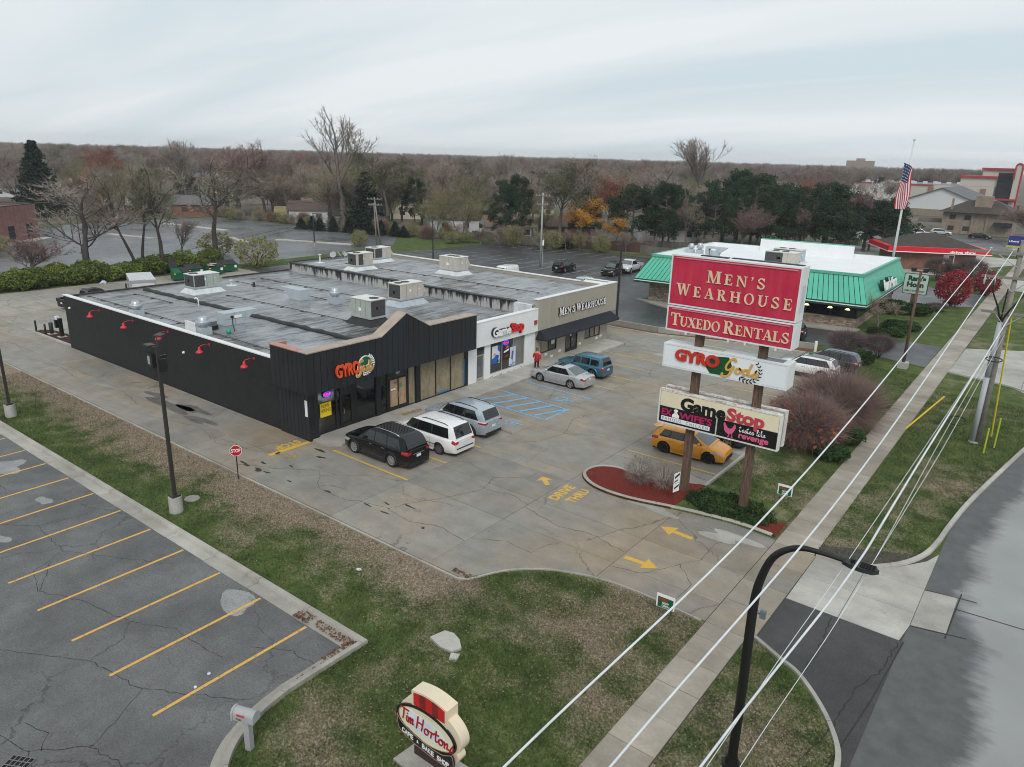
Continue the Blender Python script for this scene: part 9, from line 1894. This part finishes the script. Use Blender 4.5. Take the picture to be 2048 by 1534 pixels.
for a in(
('bareA',-97.8,40.3,13.4,14,'large bare dark tree with wide branches rising from the hedge, far left'),('sparse',-97.1,46.6,15.6,10,'leaning twin-trunk tree with thin yellow leaves left of the dumpsters'),('sparse2',-95.6,48.8,15.2,9.5,'thin-leaved olive-yellow tree standing right behind the first dumpster'),('bareB',-103.6,55.9,6.5,4.5,'thin leaning bare trunk between the two leafy hedge trees'),('sparse2',-101.0,59.7,16.2,13,'big upright tree with grey-green thin foliage above the dumpsters'),
('bushT',-108,64,3.8,5.5,'pale leafy shrub at the edge of the wet west lot'),('bushT',-93.5,61.5,4.4,6,'brownish green rounded shrub right of the dumpsters'),('bushT',-102.5,88.6,3.0,3.2,'young yellow-green sapling on the grass strip by the west lot'),('spruce',-191.7,70.9,17,9,'tall dark spruce above the red brick building'),('rust',-250,112,16.5,15,'rust-red maple standing on the far left skyline'),('orange',-194,86.5,11.8,10.5,'round orange maple in front of the rust-red one'),('spruce',-189,94,11,6,'small dark spruce between the orange maple and the bare trees'),
('bareB',-199.6,111,18.8,14,'bare tree with upright branches left of the wide purplish one'),('bareV',-177.8,112.8,19.4,20,'wide purplish bare tree on the skyline behind the big hedge tree'),('tan',-170.6,124.3,16.4,12,'brown-orange half-bare tree left of the ivy tree'),('sparse',-127.9,102.7,14.2,11,'arching yellow-leaved tree just left of the ivy-clad trunk'),('tall',-126.3,104.9,25.9,14,'tallest bare tree with an ivy-clad trunk breaking the skyline'),('spruce',-121.7,107.5,12.5,8,'broad dark spruce right of the ivy-clad trunk'),('olive',-119.1,110.9,18,14,'olive drooping tree behind the leaning utility pole'),('tan',-117.8,126,16.8,11.5,'brownish half-bare tree right of the drooping olive tree'),('yg',-97.5,110.5,12.8,13.5,'multi-stemmed yellow-green tree at the corner of the north lot'),
('pine',-88.8,113.5,11.8,6.2,'left of two tall dark pines in front of the white garage'),('pineB',-86.6,114.6,12.6,6.0,'right of two tall dark pines in front of the white garage'),('bareB',-137.8,176.9,17.5,11,'grey bare tree behind the two tall pines'),('yg',-87.5,123,9.6,7,'small yellow-green tree left of the pale utility pole'),('olive',-79.5,118.5,17.2,13.5,'large olive-green tree right of the pale utility pole'),('pine',-76.5,124,10,7,'dark conifer under the large olive tree'),('yellow',-74.5,121.8,9.6,9.5,'bright golden maple behind the north lot'),('yellow',-70.5,124.5,6.0,6,'low golden maple at the brown fence'),('rust',-83.7,143.8,13.6,12.5,'rust-topped maple above the golden one'),('yellow',-68.8,137,7.6,5.2,'small golden tree right of the leaning pine'),
('pineB',-68.6,127,11.4,10,'ragged dark pine just right of the golden maple'),('pine',-63.7,133,12,9,'dark pine above the grey fence left of the green roof'),('pine',-64.5,146,10.2,11,'lower broad pine behind the green roof corner'),('bareB',-89,203.5,23.5,16,'large many-branched bare tree on the skyline right of centre'),('pineB',-59.6,158,14.4,9,'tall dark pine behind the white restaurant roof, left one'),('pineB',-53.4,149,13.8,12.5,'broad dark pine above the big red sign'),('pine',-50.6,160,12.2,10,'dark pine behind the right half of the red sign'),('pineB',-46.2,158,11.6,10,'dark pine just right of the red sign top'),('pine',-42.4,160.5,12.6,10,'dark pine left of the pale birch'),('pineB',-37.6,162,10.9,11,'dark pine beneath the pale birch'),('pineB',-30.6,158,9.6,10.5,'dark pine right behind the flagpole'),('olive',-73.3,226.5,13.4,13,'rounded olive willow above the pines'),('birch',-49.2,220.4,13,13,'pale bare birch left of the flag'),('bareV',-9.2,205,9.5,13,'dark bare tree at the right edge by the tan brick building'),('tan',-64.2,168,6,8,'small yellow-brown tree among the pines'),('pine',-60.5,152,10.2,9.5,'mid-height pine behind the restaurant make-up air unit'),
('bareV',-98.6,34.2,6,7.5,'small bare shrub-like tree at the left end of the hedge'),('bareV',-102.5,29.5,5.0,7,'smaller bare tree near the left frame edge behind the hedge'),('orange',-126.5,37.5,4.2,4.6,'small orange-leaved tree at the brick building corner'),('bushT',-131.5,41.5,3.0,3.6,'tan shrub under the brick building wall lamp'),
('red',-11.2,103.6,4.3,3.8,'bright red maple beside the restaurant sign'),('red',-8.9,116.5,3.2,3.2,'dark red shrub on the corner across the restaurant drive'),('ball',-16.1,126.5,3.4,4.4,'clipped dark round-topped shrub left of the drive-through window'),('ball',-11.9,125.5,3.7,4.8,'clipped dark round-topped shrub right of the drive-through window'),('ball',-14.4,127.6,2.2,2.5,'small clipped shrub between the two bigger clipped ones'),('crab',-14.9,81.6,4.2,5.8,'small spreading tree with thin leaves at the restaurant corner'),
('ball',-14.6,68.0,2.25,3.6,'wide clipped dark shrub behind the graphite crossover'),('ball',-12.2,69.4,2.1,2.75,'smaller clipped dark shrub on a stem by the floodlight pole'),('low',-12.7,66.4,1.2,1.7,'bright green bush behind the graphite crossover'),('mound',-10.9,43.6,3.0,5.0,'large brown mounded shrub with red leaves beside the sidewalk lawn'),('weeping',-10.5,48.8,3.4,5.6,'large purplish bare weeping shrub behind the brown mound'),('low',-9.2,45.8,1.0,2.4,'low dark green juniper beside the big brown shrub'),('low',-9.0,42.6,0.8,2.0,'low dark juniper at the foot of the brown mounded shrub'),
('vase',-15.75,31.95,1.75,1.75,'left of two bare twiggy shrubs in the red mulch'),('vase',-14.5,32.3,1.7,1.6,'right of two bare twiggy shrubs in the red mulch'),('low',-14.6,79.9,0.7,1.7,'low clipped green shrub at the restaurant bed, left one'),('low',-12.9,80.2,0.9,2.1,'low clipped green shrub at the restaurant bed, nearest the lawn'),('low',-13.2,84.2,0.9,3.6,'long low dark hedge behind the clipped green shrubs'),('low',-15.6,93.2,1.6,3.2,'dark green yew below the restaurant sign'),('low',-13.4,94.2,1.4,3.0,'second dark green yew right of the restaurant sign'),('ball',-12.0,98.8,0.9,2.6,'low twiggy shrub row beside the red maple'),
('vase',-110.8,76.0,1.6,2,'small brown shrub on the grass edge of the west lot'),('bushT',-94.6,104.6,2.4,3.4,'low green shrub at the corner of the west lot'),('low',-76.5,115.8,1.2,3.6,'dark green ground shrub at the brown fence'),('rust',-99.0,108.3,3.4,3.2,'small rust-red shrub by the white house')):plant(*a)
ivy=MB();rr=random.Random(4)
for i in range(90):a=rr.uniform(0,6.28);puff(ivy,Vector((-126.3+0.45*math.cos(a),104.9+0.45*math.sin(a),0.3+9.0*i/90)),(0.35,0.35,0.3),12,0.16,rr,0.3)
tag(ivy.build('ivy',LF['s'],None,True,False),'dark ivy wrapped round the trunk of the tallest bare tree','ivy')
HG='leafy yellow-green hedge bushes behind the rear lot'
for i in range(17):
 y=23.5+2.05*i+TR.uniform(-.5,.5);plant('bush',-95.9+TR.uniform(-.6,.6)-(0.9 if i>10 else 0),y,TR.uniform(1.7,2.9),TR.uniform(3.0,4.2),'rounded yellow-green hedge bush in the row behind the rear lot',HG)
for i in range(10):t=i/9;plant('spruce',-134+26*t+TR.uniform(-.5,.5),99.2+6.5*t+TR.uniform(-.6,.6),TR.uniform(1.9,3.2),TR.uniform(2.0,2.6),'young dark spruce in the row along the far edge of the west lot','young spruces along the west lot')
for i in range(16):plant(('yg','vase','bushT','tan')[i%4],-98+2.4*i*0.9+TR.uniform(-1,1),106.5+i*0.62+TR.uniform(0,2.5),TR.uniform(2.2,5.0),TR.uniform(2.6,4.2),'tangled undergrowth shrub along the back of the north lot','undergrowth along the back of the north lot')
MIX=['bareA','bareB','bareV','bareB','tan','bareA','bareV','olive','bareB','tan','bareV','yg','pine','bareA','bareB','tan','spruce','bareV','bareB','rust','olive']
MLB={'bareA':'bare dark broad-crowned tree','bareB':'bare grey upright tree','bareV':'bare purplish-brown tree','tan':'half-bare tan-leaved tree','olive':'thin olive-green tree','rust':'rust-leaved tree','pine':'dark pine','yg':'thin yellow-green tree','spruce':'dark spruce'}
sp=[];i=0;tries=0
while i<285 and tries<9000:
 tries+=1;a=math.radians(TR.uniform(-80,-4));d_=140+330*TR.random()**0.8;x,y=d_*math.sin(a),d_*math.cos(a)
 if(-175<x<-88 and y<112)or(-100<x<-30 and y<150)or(x>-60 and y<190)or(x>-0.19*y-2)or(x<-138 and y<62 and x>-172)or(x>-100 and 392<y<460)or(x>-66 and 292<y<350)or(x>-48 and y<245):continue
 if any((x-p_)**2+(y-q)**2<42 for p_,q in sp)or any((x-p_)**2+(y-q)**2<55 for p_,q in hp):continue
 k=MIX[i%len(MIX)];h=TR.uniform(10,16.5)*(0.8 if k in('pine','spruce')else 1);plant(k,x,y,h,h*TR.uniform(0.75,1.05)*(0.6 if k in('pine','spruce')else 1),MLB[k]+' '+where(x,y),MLB[k]+'s '+where(x,y));sp.append((x,y));i+=1
for i in range(34):
 t=(i+TR.random())/34;x,y=-176+82*t+TR.uniform(-2,2),101+15*t+TR.uniform(2,17);k=('bareB','tan','bareV','yg','bareA','olive','bareB','sparse2')[i%8];h=TR.uniform(8,14)
 if all((x-p_)**2+(y-q)**2>30 for p_,q in hp):lb={'sparse2':'thin grey-green tree'}.get(k)or MLB[k];lb+=' in the belt behind the west lot, '+('left part' if t<.4 else 'middle' if t<.7 else 'right part');plant(k,x,y,h,h*TR.uniform(.7,.95),lb,lb.replace(' tree',' trees',1))
for i in range(30):t=(i+TR.random())/30;plant(('vase','bushT','vase','mound','bushT')[i%5],-172+72*t,99.5+7.5*t+TR.uniform(0,3),TR.uniform(1.6,3.6),TR.uniform(2.4,4.4),'brownish shrub in the thicket behind the far kerb of the west lot','thicket shrubs behind the west lot')
for i in range(26):t=(i+TR.random())/26;plant(('pineB','vase','pine','bareV','tan','pine')[i%6],-64+36*t+TR.uniform(-1,1),124+32*t+TR.uniform(-4,12),(TR.uniform(8.5,13)if i%6!=1 else 3.5),TR.uniform(6,10)if i%6!=1 else 4,('dark pine','twiggy shrub','dark pine','bare purplish tree','half-bare tan tree','dark pine')[i%6]+' in the grove behind the green-roofed restaurant',('dark pines','twiggy shrubs','dark pines','bare purplish trees','half-bare tan trees','dark pines')[i%6]+' in the grove behind the restaurant')
# the far wood: reads as one mass
pts=[]
while len(pts)<9000:
 a=math.radians(TR.uniform(-86,4));d_=430+2300*TR.random()**1.7;x,y=d_*math.sin(a),d_*math.cos(a)
 if x>-0.10*y+5 or(x>-100 and y<470)or(-245<x<-180 and y<905 and y>600):continue
 pts.append((x,y,0))
me=bpy.data.meshes.new('far_wood');me.from_pydata(pts,[],[]);fw_=bpy.data.objects.new('far_wood',me);COL.objects.link(fw_);kind(fw_,'stuff')
ng=bpy.data.node_groups.new('far_wood','GeometryNodeTree');ng.interface.new_socket('Geometry',in_out='INPUT',socket_type='NodeSocketGeometry');ng.interface.new_socket('Geometry',in_out='OUTPUT',socket_type='NodeSocketGeometry')
N=ng.nodes;gi,go=N.new('NodeGroupInput'),N.new('NodeGroupOutput');gj=N.new('GeometryNodeJoinGeometry')
for k in('bareB','bareV','bareV','tan','bareA','olive','bareV'):
 j=N.new('GeometryNodeJoinGeometry')
 for ch in kids(_tp[k]):
  oi=N.new('GeometryNodeObjectInfo');oi.inputs[0].default_value=ch;oi.transform_space='ORIGINAL';ng.links.new(oi.outputs['Geometry'],j.inputs[0])
 g2i=N.new('GeometryNodeGeometryToInstance');ng.links.new(j.outputs[0],g2i.inputs[0]);ng.links.new(g2i.outputs[0],gj.inputs[0])
iop=N.new('GeometryNodeInstanceOnPoints');iop.inputs['Pick Instance'].default_value=True;ng.links.new(gi.outputs[0],iop.inputs['Points']);ng.links.new(gj.outputs[0],iop.inputs['Instance'])
rx=N.new('FunctionNodeRandomValue');rx.data_type='FLOAT_VECTOR';rx.inputs[1].default_value=(0,0,6.28);ng.links.new(rx.outputs[0],iop.inputs['Rotation'])
rs_=N.new('FunctionNodeRandomValue');rs_.data_type='FLOAT';rs_.inputs[2].default_value=1.0;rs_.inputs[3].default_value=1.75;ng.links.new(rs_.outputs[1],iop.inputs['Scale']);ng.links.new(iop.outputs[0],go.inputs[0])
fw_.modifiers.new('scatter','NODES').node_group=ng
# ---- ground cover, grass blades, fallen leaves
gc=MB();rr=random.Random(8)
for _ in range(260):
 a=rr.uniform(0,2*PI);q=math.sqrt(rr.random());x,y=-11.0+2.25*q*math.cos(a),32.35+1.35*q*math.sin(a)
 puff(gc,Vector((x,y,0.18)),(0.22,0.22,0.14),22,0.06,rr,0.1)
kind(gc.build('juniper_cover',LF['d'],None,True,False),'stuff')
def scatter(name,regs,s,hgt_,mat,flat=False):
 V,F=[],[];rr=random.Random(len(name))
 for(x0,y0,x1,y1,n,ok)in regs:
  for _ in range(n):
   x,y=rr.uniform(x0,x1),rr.uniform(y0,y1)
   if not ok(x,y)or(flat and noise.noise((x*.35,y*.35,3.1))+0.25*noise.noise((x*1.7,y*1.7,9))<rr.uniform(-.35,.35)):continue
   b_=len(V);a=rr.uniform(0,6.28);w_=s*rr.uniform(0.5,1.3);c_,s_=math.cos(a)*w_,math.sin(a)*w_
   if flat:z=0.02+rr.uniform(0,0.02);V+=[(x-c_,y-s_,z),(x+s_*0.6,y-c_*0.6,z+rr.uniform(0,.03)),(x+c_,y+s_,z),(x-s_*0.6,y+c_*0.6,z+rr.uniform(0,.03))];F.append((b_,b_+1,b_+2,b_+3))
   else:V+=[(x-c_,y-s_,-0.03),(x+c_,y+s_,-0.03),(x+rr.gauss(0,.05),y+rr.gauss(0,.05),hgt_*rr.uniform(0.4,1.2))];F.append((b_,b_+1,b_+2))
 me=bpy.data.meshes.new(name);me.from_pydata(V,[],F);me.materials.append(mat);return kind(link(name,me),'stuff')
def lawn(x,y):
 if x<-16.9:return 14.26<y<19.12
 if x<-8.2:
  lim=prof([(-16.9,19.1),(-16.1,20.6),(-14.25,22.2),(-11.4,22.9),(-8.2,22.8)],x);low=prof([(-16.9,14.2),(-16.6,9.4),(-15.2,7.8),(-12,7.1)],x)if x<-12 else 6;return low<y<lim
 return-6.55<x<prof([(17,-2.5),(19.2,-2.6),(21.4,-3.9),(22.7,-5.6),(23.3,-6.5)],y)and y<23.2
def verge(x,y):
 if x>-6.5:return x<prof([(31,-5.2),(32,-3.6),(33.6,-2.8),(37,-2.35),(45.4,-1.3),(51.3,-0.4),(60,0.5)],y)-0.05
 return-12.85<x<-8.25 and y>34.2
scatter('grass_blades',[(-60,14.2,-17,19.2,42000,lawn),(-17,7,-8.2,23,52000,lawn),(-6.6,15,-2.4,23,12000,lawn),(-6.6,31,0.3,62,38000,verge),(-12.9,34,-8.2,66,22000,verge)],0.016,0.075,MAT_BLADE)
b=NB('fallen_leaf');p=b.pos();MAT_FALL=b.fin(b.ramp(b.noise(p,31,1),[(0.3,(0.09,0.035,0.02)),(0.48,(0.19,0.10,0.055)),(0.6,(0.30,0.22,0.15)),(0.75,(0.42,0.38,0.32))]),0.8)
scatter('fallen_leaves',[(-60,14.2,-17,19.2,1100,lawn),(-17,7,-8.2,23,4200,lawn),(-6.6,15,-2.4,23,900,lawn),(-6.6,31,0.3,62,2200,verge),(-12.9,34,-8.2,66,1300,verge),(-18.5,30.3,-12.8,33,500,lambda x,y:True),(-9.9,41.2,-8.4,43.4,60,verge)],0.036,0,MAT_FALL,True)
scatter('drifted_leaves',[(-17.3,11.3,-16.97,13.9,260,lambda x,y:y>12.6 or x>-17.1),(-20.0,13.5,-19.2,14.0,160,lambda x,y:True),(-19,13.6,-17,13.95,200,lambda x,y:True),(-17.6,19.42,-16.75,19.7,120,lambda x,y:True),(-12.6,41.0,-10,42.6,600,lambda x,y:True)],0.05,0,leafmat('drift_leaf',[(0.10,0.045,0.03),(0.16,0.075,0.045),(0.22,0.11,0.07)]),True)
# ---- the person in the red coat walking off the pavement
pe=thing('person','person in a long red coat and dark trousers walking past the white shop pier','person',(-32.0,45.3,0.12),PI*0.72)
def skin(name,pts,edges,rad,mat,lv=1):
 me=bpy.data.meshes.new(name);me.from_pydata(pts,edges,[]);o_=bpy.data.objects.new(name,me);COL.objects.link(o_);m_=o_.modifiers.new('skin','SKIN');
 for i,r_ in enumerate(rad):me.skin_vertices[0].data[i].radius=(r_,r_)if not isinstance(r_,tuple)else r_
 me.skin_vertices[0].data[0].use_root=True;s_=o_.modifiers.new('sub','SUBSURF');s_.levels=s_.render_levels=lv
 dg=bpy.context.evaluated_depsgraph_get();dg.update();nm=bpy.data.meshes.new_from_object(o_.evaluated_get(dg));bpy.data.objects.remove(o_);nm.materials.clear();nm.materials.append(mat);nm.polygons.foreach_set('use_smooth',[True]*len(nm.polygons));return link(name,nm,pe,False)
SKN=M('skin_tone',(0.42,0.26,0.19),0.6,coord='obj')
hands=[]
P=[(0,0,0.92),(0,0,1.2),(0,0,1.42),(0.02,0,1.52),(0.05,0,1.64),(0.05,0,1.72),(0.02,0.19,1.38),(0.10,0.26,1.12),(0.30,0.25,0.98),(-0.02,-0.19,1.38),(-0.16,-0.25,1.12),(-0.14,-0.24,0.88),(0.02,0.10,0.86),(0.22,0.10,0.48),(0.30,0.10,0.07),(0.44,0.11,0.04),(-0.02,-0.10,0.86),(-0.06,-0.10,0.48),(-0.36,-0.10,0.16),(-0.30,-0.10,0.03)]
E_=[(0,1),(1,2),(2,3),(3,4),(4,5),(2,6),(6,7),(7,8),(2,9),(9,10),(10,11),(0,12),(12,13),(13,14),(14,15),(0,16),(16,17),(17,18),(18,19)];Rd=[0.14,0.13,0.13,0.06,0.095,0.08,0.07,0.05,0.035,0.07,0.05,0.035,0.09,0.065,0.045,0.035,0.09,0.065,0.045,0.035]
for(hx,hy,hz),d in(((0.30,0.25,0.98),Vector((0.9,0,-0.5))),((-0.14,-0.24,0.88),Vector((0.05,0,-1)))):
 b0=len(P);d.normalize();w0=8 if hy>0 else 11
 for f_ in range(5):
  sx=(f_-1.5)*0.022 if f_<4 else 0.0;q=Vector((hx,hy,hz));e=Vector((0,1,0));L=(0.075,0.085,0.08,0.065,0.05)[f_];k0=len(P)
  m_=q+d*0.07+e*sx if f_<4 else q+d*0.03+Vector((0.03,0,0));P+=[tuple(m_),tuple(m_+d*L+Vector((0.015 if f_<4 else 0.03,0,0)))];E_+=[(w0,k0),(k0,k0+1)];Rd+=[0.012,0.008]
skin('body',P,E_,Rd,SKN)
skin('coat',[(0,0,0.62),(0,0,0.95),(0,0,1.2),(0,0,1.45),(0.02,0.20,1.39),(0.10,0.27,1.12),(0.26,0.255,1.0),(-0.02,-0.20,1.39),(-0.16,-0.26,1.12),(-0.145,-0.245,0.93)],[(0,1),(1,2),(2,3),(3,4),(4,5),(5,6),(3,7),(7,8),(8,9)],[0.25,0.215,0.18,0.15,0.095,0.075,0.065,0.095,0.075,0.065],M('coat_red',(0.40,0.008,0.02),0.7,var=0.15,coord='obj'))
skin('trousers',[(0,0,0.88),(0.02,0.10,0.84),(0.22,0.10,0.48),(0.30,0.10,0.10),(-0.02,-0.10,0.84),(-0.06,-0.10,0.48),(-0.34,-0.10,0.18)],[(0,1),(1,2),(2,3),(0,4),(4,5),(5,6)],[0.15,0.105,0.08,0.065,0.105,0.08,0.065],M('trousers_black',(0.012,0.012,0.014),0.8,coord='obj'))
skin('hair',[(0.03,0,1.70),(-0.01,0,1.63),(0.05,0,1.75)],[(0,1),(0,2)],[0.105,0.08,0.075],M('hair_brown',(0.10,0.06,0.035),0.7,coord='obj'))
for y in(-0.035,0.035):m2=MB();m2.smooth=True;m2.lathe([(0,-0.012),(0.012,0),(0,0.012)],(0.137,y,1.665),8);m2.build('eye',BLK_L,pe,False)
m2=MB();m2.add([(0.135,-0.018,1.62),(0.135,0.018,1.62),(0.175,0,1.622),(0.14,0,1.665)],[(0,1,2),(0,2,3),(1,3,2)]);m2.build('nose',SKN,pe,False);m2=MB();m2.box(0.13,-0.025,1.59,0.142,0.025,1.6);m2.build('mouth',M('lips',(0.3,0.12,0.1),0.6),pe,False)
# ---- haze
HAZE=0.0002
m2=MB();m2.box(-3300,-300,-1.2,800,4000,48);hz=m2.build('haze',[])
hm=bpy.data.materials.new('haze');hm.use_nodes=True;hm.node_tree.nodes.clear();pv=hm.node_tree.nodes.new('ShaderNodeVolumePrincipled');pv.inputs['Color'].default_value=(0.93,0.96,1.0,1);pv.inputs['Density'].default_value=HAZE;ho=hm.node_tree.nodes.new('ShaderNodeOutputMaterial');hm.node_tree.links.new(pv.outputs[0],ho.inputs['Volume']);hz.data.materials.append(hm);kind(hz,'stuff')
